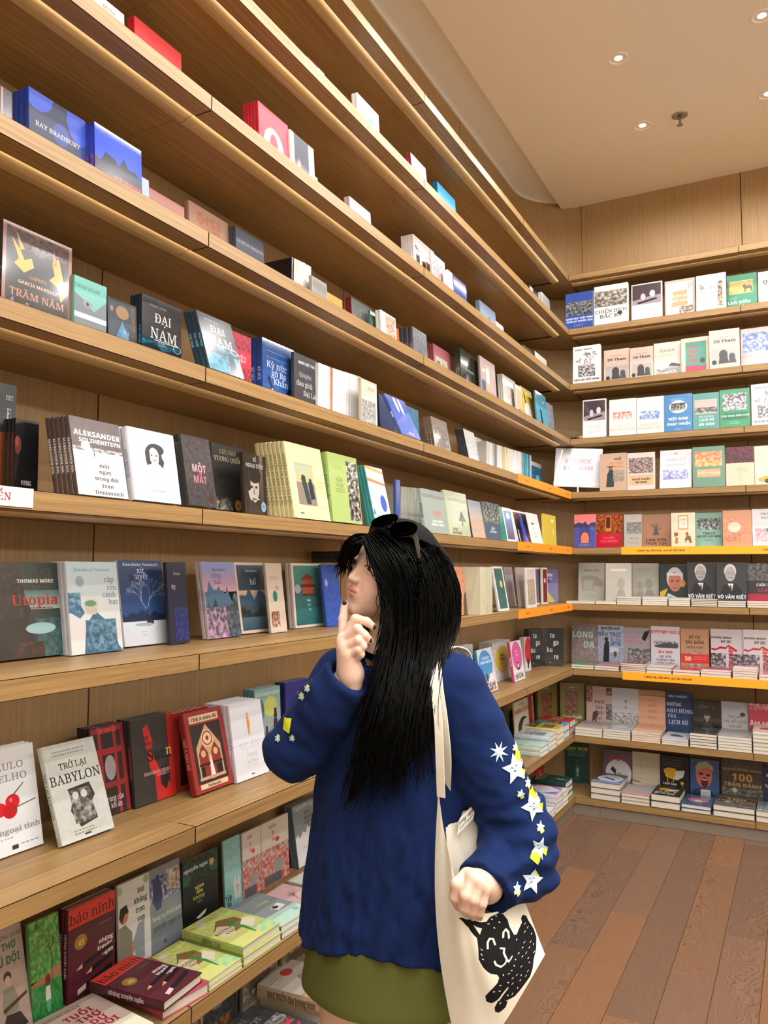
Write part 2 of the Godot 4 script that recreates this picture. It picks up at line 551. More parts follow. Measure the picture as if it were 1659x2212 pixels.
func stock_books() -> void:
	var rest := {}
	var alone := 0
	var later := []
	for row in BOOKS.strip_edges().split("\n"):
		var f := row.split("|")
		var kind: String = f[0]
		var s := int(f[1])
		var at := Vector3(f[2].to_float(), f[3].to_float(), f[4].to_float())
		var w := f[5].to_float()
		var h := f[6].to_float()
		var t := f[7].to_float()
		var n := int(f[8])
		var lean := deg_to_rad(f[9].to_float())
		var yaw := deg_to_rad(f[10].to_float())
		var cov := int(f[11])
		var long_wall := kind.ends_with("L")
		var where := "%s %s shelf" % [SHELF_WORDS[s], "long-wall" if long_wall else "end-wall"]
		var turn := yaw
		match kind[0]:
			"F": turn += PI / 2 if long_wall else 0.0
			"S": turn = PI
			"P": turn += PI / 2 if long_wall else 0.0
		var facing := Basis(Vector3.UP, turn)
		for i in n:
			var xf: Transform3D
			var label: String = f[12]
			rng.seed = hash(row) + i
			if kind[0] == "P":
				var j := 0.0 if n == 1 else rng.randf_range(-0.02, 0.02)
				xf = Transform3D(Basis(Vector3.UP, turn + j) * Basis(Vector3.RIGHT, -PI / 2), at + Vector3(0, t * (i + 1) + 0.0006, 0) - facing.z * (0.0 if i == 0 else rng.randf_range(0.0, 0.004)))
				if n > 1: label += ", topmost" if i == n - 1 else ", bottom" if i == 0 else ", %s from top" % ORDINALS[n - 1 - i]
			else:
				var back := facing.z * (i * (t + 0.0008) / cos(lean))
				if kind[0] == "S":
					# stands spine out: the spine faces the room, the block runs back into the shelf
					xf = Transform3D(facing, at + Vector3(-w / 2.0, 0, -t / 2.0) + Vector3(0, 0.0005, 0))
				else:
					xf = Transform3D(facing * Basis(Vector3.RIGHT, -lean), at - back + Vector3(0, 0.0005 + t * sin(lean), 0))
				if i > 0: label += ", %s copy behind" % ORDINALS[i]
			label += ", " + where
			var group := "books on the %s" % where
			if (kind[0] == "P" and i == n - 1) or (kind[0] != "P" and i == 0):
				put_book(cov, w, h, t, xf, label, group)
				alone += 1
			else:
				later.append([row, cov, w, h, t, xf, label, group])
	# copies whose spines show largest stay objects of their own, the rest is one object
	for l in later:
		var first: bool = false
		for k in ["cream yellow hardback", "brown and white paperback with snowy", "crimson paperback", "black teal book with white swirling title, upright", "white book with small orange", "pale blue book with tea"]:
			first = first or l[0].contains(k)
		if first and alone < 326:
			put_book(l[1], l[2], l[3], l[4], l[5], l[6], l[7])
			alone += 1
			continue
		var two := book_mesh(l[1], l[2], l[3], l[4])
		var ms := [cover_mat(l[1]), mats.pages]
		for i in 2:
			if not rest.has(ms[i]): rest[ms[i]] = st_new()
			rest[ms[i]].append_from(two[i], 0, l[5])
	var am := ArrayMesh.new()
	for m in rest:
		rest[m].commit(am)
		am.surface_set_material(am.get_surface_count() - 1, m)
	var o := MeshInstance3D.new()
	o.name = "books"
	o.mesh = am
	add_child(o)
	tag(o, "further copies standing behind and lying beneath the front books on all shelves", "books", "", "stuff")

# ------------------------------------------------------------------ the room
func light_and_camera() -> void:
	var cam := Camera3D.new()
	cam.name = "camera"
	add_child(cam)
	cam.transform = Transform3D(Basis(Vector3.UP, deg_to_rad(28.099)) * Basis(Vector3.RIGHT, deg_to_rad(4.26)) * Basis(Vector3.BACK, deg_to_rad(0.289)), Vector3(1.2457, 1.4511, 4.7786))
	cam.fov = 66.387
	cam.near = 0.02
	cam.current = true
	var we := WorldEnvironment.new()
	we.name = "environment"
	var env := Environment.new()
	env.background_mode = Environment.BG_COLOR
	env.background_color = Color(0.02, 0.02, 0.02)
	env.tonemap_mode = Environment.TONE_MAPPER_LINEAR
	env.tonemap_exposure = EXPOSURE
	env.sdfgi_enabled = true
	env.ssao_enabled = true
	env.ssil_enabled = true
	we.environment = env
	add_child(we)
	# a grid of downlights over the whole ceiling
	for ix in 6:
		for iz in 9:
			downlight(ix, iz, Vector3(0.54 + ix * 0.622, CEIL, 0.446 + iz * 0.643))

const EXPOSURE := 0.88
const DOWN_ENERGY := 0.72
const STRIP_ENERGY := 0.06

func downlight(ix: int, iz: int, at: Vector3) -> void:
	var label := "round white recessed downlight in the ceiling grid over the shop floor"
	var group := "ceiling downlights"
	if ix == 0 and iz == 0: label = "lit round downlight in the ceiling, beside the fire sprinkler and nearest the end wall"
	elif ix == 0 and iz == 1: label = "lit round downlight in the ceiling, farther out from the end wall than the sprinkler"
	elif ix == 1 and iz == 0: label = "lit round downlight cut by the edge of the view, past the sprinkler"
	var o := thing("downlight", label, "downlight", at, group)
	if not book_meshes.has("ring"):
		book_meshes["ring"] = lathe([Vector2(0.038, 0.006), Vector2(0.038, -0.001), Vector2(0.043, -0.004), Vector2(0.047, -0.0005), Vector2(0.047, 0.003)], 28)
		book_meshes["lens"] = lathe([Vector2(0.0385, 0.003), Vector2(0.03, 0.0015), Vector2(0.015, -0.0005), Vector2(0.0005, -0.001)], 28)
	obj("trim_ring", book_meshes.ring, mats.white_metal, o)
	obj("lens", book_meshes.lens, mats.lamp_glow, o)
	var l := SpotLight3D.new()
	l.name = "downlight_beam"
	l.light_color = Color(1.0, 1.0, 1.0)
	l.light_energy = DOWN_ENERGY
	l.light_size = 0.03
	l.spot_range = 12.0
	l.spot_attenuation = 2.0
	l.spot_angle = 86.0
	l.spot_angle_attenuation = 0.45
	l.shadow_enabled = true
	add_child(l, true)
	l.position = at + Vector3(0, -0.012, 0)
	l.rotation.x = -PI / 2

func make_materials() -> void:
	var g := grain_image(5, 768, 512, 0.5)
	wood("oak", ramped(g, rgb(100, 74, 42), rgb(176, 140, 90)), 0.42)
	wood("oak_panel", ramped(g, rgb(134, 104, 68), rgb(178, 144, 100)), 0.5)
	# stained floor planks in four tones
	var r1 := ring_image(11, 384, 768)
	var tones := [[rgb(70, 49, 36), rgb(134, 99, 73)], [rgb(64, 47, 37), rgb(124, 94, 74)], [rgb(74, 50, 34), rgb(142, 102, 72)], [rgb(68, 50, 39), rgb(131, 99, 78)]]
	for i in 4:
		var m := mat("floor_plank_%d" % i, Color.WHITE, 0.42, 0.4)
		m.albedo_texture = ramped(r1, tones[i][0], tones[i][1])
	mat("white_metal", rgb(235, 232, 226), 0.4)
	mat("steel", rgb(150, 145, 138), 0.3).metallic = 0.9
	mat("cream_paint", rgb(228, 220, 206), 0.8)
	mat("ceiling_paint", rgb(236, 225, 208), 0.85)
	mat("cove_paint", rgb(240, 240, 238), 0.7)
	mat("kick_board", rgb(124, 112, 98), 0.55)
	mat("dark_gap", rgb(52, 36, 22), 0.8)
	var lamp := mat("lamp_glow", Color.WHITE, 0.5)
	lamp.emission_enabled = true
	lamp.emission = Color(1.0, 0.95, 0.88)
	lamp.emission_energy_multiplier = 9.0
	var led := mat("led_glow", Color.WHITE, 0.5)
	led.emission_enabled = true
	led.emission = Color(1.0, 0.96, 0.9)
	led.emission_energy_multiplier = 3.0
	# page edges: fine leaves across the thickness
	var pim := Image.create(8, 128, false, Image.FORMAT_RGB8)
	rng.seed = 4
	for y in 128:
		var v := rng.randf_range(0.80, 1.0)
		pim.fill_rect(Rect2i(0, y, 8, 1), Color(0.93 * v, 0.90 * v, 0.83 * v))
	var pg := mat("pages", Color(0.97, 0.97, 0.97), 0.85, 0.2)
	pg.albedo_texture = ImageTexture.create_from_image(pim)

func struct(called: String, mesh: Mesh, m: Material) -> MeshInstance3D:
	var o := obj(called, mesh, m)
	o.set_meta("kind", "structure")
	return o

func seams(last: float) -> Array:
	return [0.0, 0.9, 2.13, 3.355, 4.58, last]

func build_room() -> void:
	# floor: screed with planks laid along the long wall
	var fl := struct("floor", box(Vector3(-0.6, -0.12, -0.6), Vector3(4.3, -0.011, 6.3)), mats.dark_gap)
	rng.seed = 77
	var col := 0
	var x := -0.124
	while x < 2.75:
		var phase: float = [0.845, 0.445, 0.04][posmod(col - 2, 3)]
		var z := phase - 1.215 * 2
		while z < 6.0:
			var z0 := maxf(z, -0.1)
			var z1 := minf(z + 1.215, 6.1)
			if z1 - z0 > 0.05:
				var dy := rng.randf_range(-0.0006, 0.0)
				var st := st_new()
				var lo := Vector3(x + 0.0006, -0.012, z0 + 0.0007)
				var hi := Vector3(x + 0.1494, dy, z1 - 0.0007)
				var u0 := rng.randf() * 1.0
				var v0 := rng.randf() * 1.0
				var b := 0.0012
				var uv := Rect2(u0, v0, 0.42 * (1.0 if rng.randf() < 0.5 else 0.7), (z1 - z0) * 0.8)
				quad(st, Vector3(lo.x + b, hi.y, hi.z - b), Vector3(hi.x - b, hi.y, hi.z - b), Vector3(hi.x - b, hi.y, lo.z + b), Vector3(lo.x + b, hi.y, lo.z + b), Vector3.UP, uv)
				quad(st, Vector3(lo.x, hi.y - b, hi.z), Vector3(lo.x + b, hi.y, hi.z - b), Vector3(lo.x + b, hi.y, lo.z + b), Vector3(lo.x, hi.y - b, lo.z), Vector3(-1, 1, 0).normalized(), Rect2(u0, v0, 0.01, uv.size.y))
				quad(st, Vector3(hi.x - b, hi.y, hi.z - b), Vector3(hi.x, hi.y - b, hi.z), Vector3(hi.x, hi.y - b, lo.z), Vector3(hi.x - b, hi.y, lo.z + b), Vector3(1, 1, 0).normalized(), Rect2(u0, v0, 0.01, uv.size.y))
				quad(st, Vector3(lo.x, hi.y - b, hi.z), Vector3(hi.x, hi.y - b, hi.z), Vector3(hi.x - b, hi.y, hi.z - b), Vector3(lo.x + b, hi.y, hi.z - b), Vector3(0, 1, 1).normalized(), Rect2(u0, v0, uv.size.x, 0.01))
				quad(st, Vector3(lo.x + b, hi.y, lo.z + b), Vector3(hi.x - b, hi.y, lo.z + b), Vector3(hi.x, hi.y - b, lo.z), Vector3(lo.x, hi.y - b, lo.z), Vector3(0, 1, -1).normalized(), Rect2(u0, v0, uv.size.x, 0.01))
				box_to(st, Vector3(lo.x, lo.y, lo.z), Vector3(hi.x, hi.y - b, hi.z), Rect2(u0, v0, 0.3, 0.01))
				obj("plank", st.commit(), mats["floor_plank_%d" % [rng.randi() % 4]], fl)
			z += 1.215
		x += 0.15
		col += 1
	# ceiling: main slab, and a slightly higher pale slot along the long wall
	struct("ceiling", box(Vector3(-0.13, CEIL, -0.5), Vector3(4.3, CEIL + 0.2, 6.3)), mats.ceiling_paint)
	var cove := struct("ceiling_cove", box(Vector3(-0.5, CEIL + 0.05, -0.5), Vector3(-0.131, CEIL + 0.2, 6.3)), mats.cove_paint)
	# a thin white bead where the cove meets the wall, round the curved corner
	var bead := st_new()
	box_to(bead, Vector3(-0.362, CEIL + 0.036, 0.0), Vector3(-0.350, CEIL + 0.0498, 6.2))
	for k in 16:
		var a0 := PI / 2 * k / 16.0
		var a1 := PI / 2 * (k + 1) / 16.0
		var p := func(r, a, y): return Vector3(-r * cos(a), y, -r * sin(a))
		var n := Vector3(cos((a0 + a1) / 2), 0, sin((a0 + a1) / 2))
		if p.call(0.35, a0, 0).x < -0.13:
			quad(bead, p.call(0.35, a0, CEIL + 0.036), p.call(0.35, a1, CEIL + 0.036), p.call(0.35, a1, CEIL + 0.0498), p.call(0.35, a0, CEIL + 0.0498), n)
			quad(bead, p.call(0.362, a0, CEIL + 0.036), p.call(0.362, a1, CEIL + 0.036), p.call(0.35, a1, CEIL + 0.036), p.call(0.35, a0, CEIL + 0.036), Vector3.DOWN)
	obj("bead", bead.commit(), mats.white_metal, cove)
	# long wall (left) and end wall (back), each faced with oak veneer panels
	var wl := struct("wall_left", box(Vector3(-0.55, -0.1, -0.55), Vector3(-0.38, CEIL + 0.1, 6.3)), mats.dark_gap)
	var wb := struct("wall_back", box(Vector3(-0.379, -0.1, -0.55), Vector3(4.3, CEIL + 0.1, -0.38)), mats.dark_gap)
	var zs := seams(6.2)
	for i in 5:
		obj("panel", grained(soft_box(Vector3(-0.378, 0.06, zs[i] + 0.0015), Vector3(-DEEP, CEIL + 0.045, zs[i + 1] - 0.0015), 0.001), 1, i + 3), mats.oak_panel, wl)
	var xs := [0.0, 0.98, 1.96, 2.94, 4.2]
	for i in 4:
		obj("panel", grained(soft_box(Vector3(xs[i] + 0.0015, 0.06, -0.378), Vector3(xs[i + 1] - 0.0015, CEIL + 0.005, -DEEP), 0.001), 1, i + 11), mats.oak_panel, wb)
	var cv := st_new()
	for k in 24:
		var a0 := PI / 2 * k / 24.0
		var a1 := PI / 2 * (k + 1) / 24.0
		for side in [[DEEP, 1.0], [0.376, -1.0]]:
			var r: float = side[0]
			var vs := [Vector3(-r * cos(a0), 0.06, -r * sin(a0)), Vector3(-r * cos(a1), 0.06, -r * sin(a1)), Vector3(-r * cos(a1), CEIL + 0.045, -r * sin(a1)), Vector3(-r * cos(a0), CEIL + 0.045, -r * sin(a0))]
			var ns := [Vector3(cos(a0), 0, sin(a0)), Vector3(cos(a1), 0, sin(a1)), Vector3(cos(a1), 0, sin(a1)), Vector3(cos(a0), 0, sin(a0))]
			for i in ([0, 2, 1, 0, 3, 2] if side[1] > 0 else [0, 1, 2, 0, 2, 3]):
				cv.set_normal(ns[i] * side[1])
				cv.set_uv(Vector2(vs[i].y * 0.55, (a0 if i in [0, 3] else a1) * DEEP * 3.0))
				cv.add_vertex(vs[i])
	obj("curved_panel", cv.commit(), mats.oak_panel, wl)
	struct("wall_right", box(Vector3(4.2, -0.1, -0.6), Vector3(4.35, CEIL + 0.1, 6.4)), mats.cream_paint)
	struct("wall_front", box(Vector3(-0.6, -0.1, 6.2), Vector3(4.3, CEIL + 0.1, 6.4)), mats.cream_paint)
	# kick boards under the lowest shelves
	var kl := struct("baseboard_left", soft_box(Vector3(-0.03, 0.0, 0.0), Vector3(-0.012, 0.066, 6.1), 0.0008), mats.kick_board)
	kl.mesh = soft_box(Vector3(-0.03, 0.0, -0.0295), Vector3(-0.012, 0.066, 6.1), 0.0008)
	var kb := struct("baseboard_back", soft_box(Vector3(-0.0115, 0.0, -0.03), Vector3(4.1, 0.066, -0.012), 0.0008), mats.kick_board)
	for xx in [0.145, 1.12]:
		obj("joint", box(Vector3(xx, 0.004, -0.0122), Vector3(xx + 0.0015, 0.062, -0.0114)), mats.dark_gap, kb)

func build_shelves() -> void:
	for s in SHELF_TOPS.size():
		shelf(s, true)
		shelf(s, false)

func shelf(s: int, along_z: bool) -> void:
	# built along local x, its front edge at local z = 0, turned into place
	var H: float = SHELF_TOPS[s]
	var railed := s <= 6
	var where := "long-wall" if along_z else "end-wall"
	var label := "oak %s shelf with a lighted front edge, %s from the floor" % [where, ["tenth", "ninth", "eighth", "seventh", "sixth", "fifth", "fourth", "third", "second", "lowest"][s]]
	if s == 9: label = "lowest oak %s shelf just above the kick board" % where
	elif s == 8: label = "second lowest oak %s shelf carrying standing and flat books" % where
	elif s == 7: label = "third lowest oak %s shelf with plain front edge" % where
	var o := thing("wall_shelf", label, "shelf", Vector3(0, H, 0), "%s shelves" % where)
	var m: Material = mats.oak
	var axis := 2 if along_z else 0
	var cuts := seams(6.19) if along_z else [0.0, 0.98, 1.96, 2.94, 4.19]
	var g := 0.0006
	var put := func(a: float, b: float, back: float, front: float, y0: float, y1: float) -> Array:
		return [Vector3(back, y0, a), Vector3(front, y1, b)] if along_z else [Vector3(a, y0, back), Vector3(b, y1, front)]
	for i in cuts.size() - 1:
		var a: float = cuts[i] + g
		var b: float = cuts[i + 1] - g
		var q = put.call(a, b, -0.055, 0.0, -0.038, 0.0)
		# at the corner both front rails meet; the long one runs through
		if not along_z and i == 0: q = put.call(0.0004, b, -0.055, 0.0, -0.038, 0.0)
		obj("front_rail", grained(soft_box(q[0], q[1], 0.0012), axis, s * 7 + i), m, o)
		q = put.call(a, b, -DEEP + 0.0005, -0.0555, -0.036 if not railed else -0.030, -0.0004)
		obj("board", grained(box(q[0], q[1]), axis, s * 13 + i + 2), m, o)
		if railed:
			# the tilted cover strip behind the light channel
			var st := st_new()
			var prof := [Vector2(-0.0585, -0.0315), Vector2(-0.1000, -0.0440), Vector2(-0.1000, -0.0302), Vector2(-0.0585, -0.0302)]
			for k in 4:
				var p0: Vector2 = prof[k]
				var p1: Vector2 = prof[(k + 1) % 4]
				var d := (p1 - p0).orthogonal().normalized()
				var v: Array
				if along_z:
					v = [Vector3(p0.x, p0.y, a), Vector3(p0.x, p0.y, b), Vector3(p1.x, p1.y, b), Vector3(p1.x, p1.y, a)]
					quad(st, v[0], v[1], v[2], v[3], (v[1] - v[0]).cross(v[3] - v[0]).normalized())
				else:
					v = [Vector3(b, p0.y, p0.x), Vector3(a, p0.y, p0.x), Vector3(a, p1.y, p1.x), Vector3(b, p1.y, p1.x)]
					quad(st, v[0], v[1], v[2], v[3], (v[1] - v[0]).cross(v[3] - v[0]).normalized())
			obj("light_cover", grained(st.commit(), axis, s * 5 + i), m, o)
	if along_z:
		# the rounded corner piece of the board, and the end of the rails
		var cs := st_new()
		var y1 := -0.0004
		var y0 := -0.036
		for k in 16:
			var a0 := PI / 2 * k / 16.0
			var a1 := PI / 2 * (k + 1) / 16.0
			var p0 := Vector3(-0.3595 * cos(a0), 0, -0.3595 * sin(a0))
			var p1 := Vector3(-0.3595 * cos(a1), 0, -0.3595 * sin(a1))
			for top in [true, false]:
				var tri := [Vector3(0, y1, 0), p0 + Vector3.UP * y1, p1 + Vector3.UP * y1] if top else [Vector3(0, y0, 0), p1 + Vector3.UP * y0, p0 + Vector3.UP * y0]
				var n := Vector3.UP if top else Vector3.DOWN
				if (tri[1] - tri[0]).cross(tri[2] - tri[0]).dot(n) > 0.0: tri = [tri[0], tri[2], tri[1]]
				for v in tri:
					cs.set_normal(n)
					cs.set_uv(Vector2.ZERO)
					cs.add_vertex(v)
		obj("corner_board", grained(cs.commit(), axis, s), m, o)
	if railed:
		var L: float = 5.9 if along_z else 4.0
		var q = put.call(0.03, L, -0.0572, -0.0553, -0.0352, -0.0325)
		obj("led_strip", box(q[0], q[1]), mats.led_glow, o)
		var l := AreaLight3D.new()
		l.name = "shelf_light"
		l.light_color = Color(1.0, 0.99, 0.98)
		l.light_energy = STRIP_ENERGY * L
		l.area_size = Vector2(L, 0.002)
		l.area_range = 8.0
		l.area_attenuation = 2.0
		l.shadow_enabled = true
		add_child(l, true)
		if along_z:
			l.transform = Transform3D(Basis(Vector3.UP, PI / 2) * Basis(Vector3.RIGHT, -PI / 4), Vector3(-0.0579, H - 0.0345, L / 2))
		else:
			l.transform = Transform3D(Basis(Vector3.RIGHT, -PI / 4), Vector3(L / 2, H - 0.0345, -0.0579))

func build_signs() -> void:
	# paper shelf labels
	var strip := func(lo: Vector3, hi: Vector3, c: Color, label: String, words: Array, ink: Color) -> void:
		var along_z: bool = hi.x - lo.x < 0.01
		var o := thing("shelf_label", label, "label", Vector3.ZERO, "shelf label strips")
		var L: float = hi.z - lo.z if along_z else hi.x - lo.x
		var H: float = hi.y - lo.y
		var px: float = minf(1500.0, 1900.0 / L)
		var im := Image.create(int(L * px), int(H * px), false, Image.FORMAT_RGBA8)
		im.fill(c)
		for wd in words:
			# [text, place along the strip, capital height]
			text_to(im, wd[0], (hi.z - wd[1] if along_z else wd[1] - lo.x) * px, H * px * 0.5, int(wd[2] * px * 1.38), ink, wd[3])
		im.convert(Image.FORMAT_RGB8)
		var m := mat("printed_strip_%d" % taken.get("shelf_label", 0), Color.WHITE, 0.5)
		m.albedo_texture = ImageTexture.create_from_image(im)
		var st := st_new()
		box_to(st, lo, hi, Rect2(0.002, 0.1, 0.0, 0.0))
		if along_z: quad(st, Vector3(hi.x + 0.0002, lo.y, hi.z), Vector3(hi.x + 0.0002, lo.y, lo.z), Vector3(hi.x + 0.0002, hi.y, lo.z), Vector3(hi.x + 0.0002, hi.y, hi.z), Vector3.RIGHT)
		else: quad(st, Vector3(lo.x, lo.y, hi.z + 0.0002), Vector3(hi.x, lo.y, hi.z + 0.0002), Vector3(hi.x, hi.y, hi.z + 0.0002), Vector3(lo.x, hi.y, hi.z + 0.0002), Vector3.BACK)
		obj("strip", st.commit(), m, o)
	var orange := rgb(244, 142, 26)
	var amber := rgb(240, 164, 30)
	var ink := rgb(110, 58, 16)
	for k in [[4, 1.028, "sixth"], [5, 1.036, "fifth"], [6, 1.03, "fourth"]]:
		var H: float = SHELF_TOPS[k[0]]
		strip.call(Vector3(0.0004, H - 0.041, 0.004), Vector3(0.0018, H + 0.004, k[1]), orange, "orange label strip along the corner end of the %s long-wall shelf" % k[2], [["VĂN HỌC", 0.88, 0.010, "B"], ["VĂN HỌC", 0.46, 0.010, "B"], ["VĂN HỌC", 0.09, 0.010, "B"]], ink)
	strip.call(Vector3(0.297, 1.552, 0.0004), Vector3(2.3, 1.597, 0.0018), amber, "amber label strip on the fifth end-wall shelf, under the salmon book", [["CHÍNH TRỊ, VĂN HÓA, LỊCH SỬ VIỆT NAM", 0.52, 0.0105, "B"], ["CHÍNH TRỊ, VĂN HÓA, LỊCH SỬ VIỆT NAM", 1.19, 0.0105, "B"]], ink)
	strip.call(Vector3(0.292, 0.818, 0.0004), Vector3(2.3, 0.866, 0.0018), amber, "amber label strip on the third end-wall shelf, above the navy book", [["CHÍNH TRỊ, VĂN HÓA, LỊCH SỬ THẾ GIỚI", 0.545, 0.0105, "B"], ["CHÍNH TRỊ, VĂN HÓA, LỊCH SỬ THẾ GIỚI", 1.19, 0.0105, "B"]], ink)
	strip.call(Vector3(0.0004, 1.562, 3.818), Vector3(0.0016, 1.597, 4.02), rgb(226, 226, 226), "white paper label with dark red capitals on the fifth long-wall shelf", [["CỔ ĐIỂN", 3.905, 0.0145, "f"]], rgb(150, 44, 52))
	# the acrylic sign holder standing in the corner
	var o := thing("sign_holder", "clear acrylic sign holder with pale blue framed card on white post", "sign", Vector3(0.03, SHELF_TOPS[4] + 0.001, -0.05))
	o.rotation = Vector3(0, deg_to_rad(10), 0)
	obj("foot", soft_box(Vector3(-0.05, 0, -0.035), Vector3(0.05, 0.004, 0.02), 0.001), mats.white_metal, o)
	obj("post", soft_box(Vector3(-0.005, 0.004, -0.004), Vector3(0.005, 0.05, 0.004), 0.001), mats.white_metal, o)
	var card := Node3D.new()
	card.name = "card"
	o.add_child(card)
	card.position = Vector3(-0.005, 0.036, 0)
	card.rotation = Vector3(deg_to_rad(-5), 0, deg_to_rad(-3.5))
	var im := Image.create(1120, 924, false, Image.FORMAT_RGBA8)
	im.fill(rgb(226, 230, 238))
	rng.seed = 3
	for i in 1400:
		im.fill_rect(Rect2i(rng.randi() % 1110, rng.randi() % 910, 9, 5), rgb(190, 198, 222) if i % 2 else rgb(206, 212, 230))
	im.fill_rect(Rect2i(110, 140, 900, 600), rgb(236, 236, 242))
	im.fill_rect(Rect2i(0, 850, 1120, 74), rgb(238, 240, 242))
	text_to(im, "VĂN HỌC", 560, 300, 150, rgb(186, 60, 70), "f", 760)
	text_to(im, "VIỆT NAM", 560, 480, 150, rgb(186, 60, 70), "f", 760)
	text_to(im, "văn học trong nước", 560, 640, 44, rgb(190, 190, 205), "f", 700)
	im.shrink_x2()
	im.convert(Image.FORMAT_RGB8)
	var st := st_new()
	quad(st, Vector3(-0.138, 0.012, 0.001), Vector3(0.138, 0.012, 0.001), Vector3(0.138, 0.238, 0.001), Vector3(-0.138, 0.238, 0.001), Vector3.BACK)
	box_to(st, Vector3(-0.138, 0.012, 0.0), Vector3(0.138, 0.238, 0.0009), Rect2(0.02, 0.97, 0, 0))
	var pm := mat("sign_print", Color.WHITE, 0.5)
	pm.albedo_texture = ImageTexture.create_from_image(im)
	obj("print", st.commit(), pm, card)
	var clear := mat("acrylic", Color(0.95, 0.97, 1.0, 0.06), 0.05)
	clear.transparency = BaseMaterial3D.TRANSPARENCY_ALPHA
	obj("clear_front", box(Vector3(-0.143, 0.0, 0.0018), Vector3(0.143, 0.246, 0.0034)), clear, card)
	obj("back_plate", soft_box(Vector3(-0.143, 0.0, -0.003), Vector3(0.143, 0.246, -0.0006), 0.0005), mats.white_metal, card)
	# a small trinket on the seventh shelf, in the corner
	var tr := thing("trinket", "small dark brown and pink trinket lying in the seventh shelf corner", "trinket", Vector3(0.035, SHELF_TOPS[3] + 0.0004, -0.02))
	obj("dark_end", lathe([Vector2(0.0005, 0), Vector2(0.012, 0.001), Vector2(0.016, 0.008), Vector2(0.013, 0.016), Vector2(0.0005, 0.019)], 16), mat("trinket_brown", rgb(70, 40, 36), 0.4), tr, Vector3(-0.022, 0, 0))
	obj("dark_bead", lathe([Vector2(0.0005, 0), Vector2(0.009, 0.001), Vector2(0.012, 0.008), Vector2(0.009, 0.015), Vector2(0.0005, 0.017)], 16), mats.trinket_brown, tr, Vector3(-0.001, 0, 0.004))
	obj("pink_end", lathe([Vector2(0.0005, 0), Vector2(0.014, 0.001), Vector2(0.02, 0.007), Vector2(0.013, 0.013), Vector2(0.0005, 0.015)], 16), mat("trinket_pink", rgb(206, 150, 130), 0.5), tr, Vector3(0.026, 0, 0.0))
	# fire sprinkler in the ceiling
	var sp := thing("fire_sprinkler", "small steel fire sprinkler hanging from the ceiling beside a downlight", "sprinkler", Vector3(0.735, CEIL, 0.453))
	obj("escutcheon", lathe([Vector2(0.012, -0.006), Vector2(0.03, -0.007), Vector2(0.04, -0.003), Vector2(0.041, 0.0)], 24), mats.steel, sp)
	obj("stem", lathe([Vector2(0.0105, -0.004), Vector2(0.0105, -0.02), Vector2(0.007, -0.022), Vector2(0.006, -0.05), Vector2(0.009, -0.052)], 16), mats.steel, sp)
	obj("deflector", lathe([Vector2(0.0005, -0.052), Vector2(0.016, -0.053), Vector2(0.0165, -0.055), Vector2(0.0005, -0.057)], 16), mats.steel, sp)

# ------------------------------------------------------------------ figure helpers
var fold := FastNoiseLite.new()

func cone_d(p: Vector3, a: Vector3, b: Vector3, ra: float, rb: float) -> float:
	var ab := b - a
	var t := clampf((p - a).dot(ab) / ab.length_squared(), 0.0, 1.0)
	return p.distance_to(a + ab * t) - lerpf(ra, rb, t)

func ell_d(p: Vector3, c: Vector3, r: Vector3) -> float:
	var q := (p - c) / r
	var k := q.length()
	var g := (q / r).length()
	return k * (k - 1.0) / maxf(g, 1e-6)

func smin(a: float, b: float, k: float) -> float:
	var h := maxf(k - absf(a - b), 0.0) / k
	return minf(a, b) - h * h * k * 0.25

func smax(a: float, b: float, k: float) -> float: return -smin(-a, -b, k)

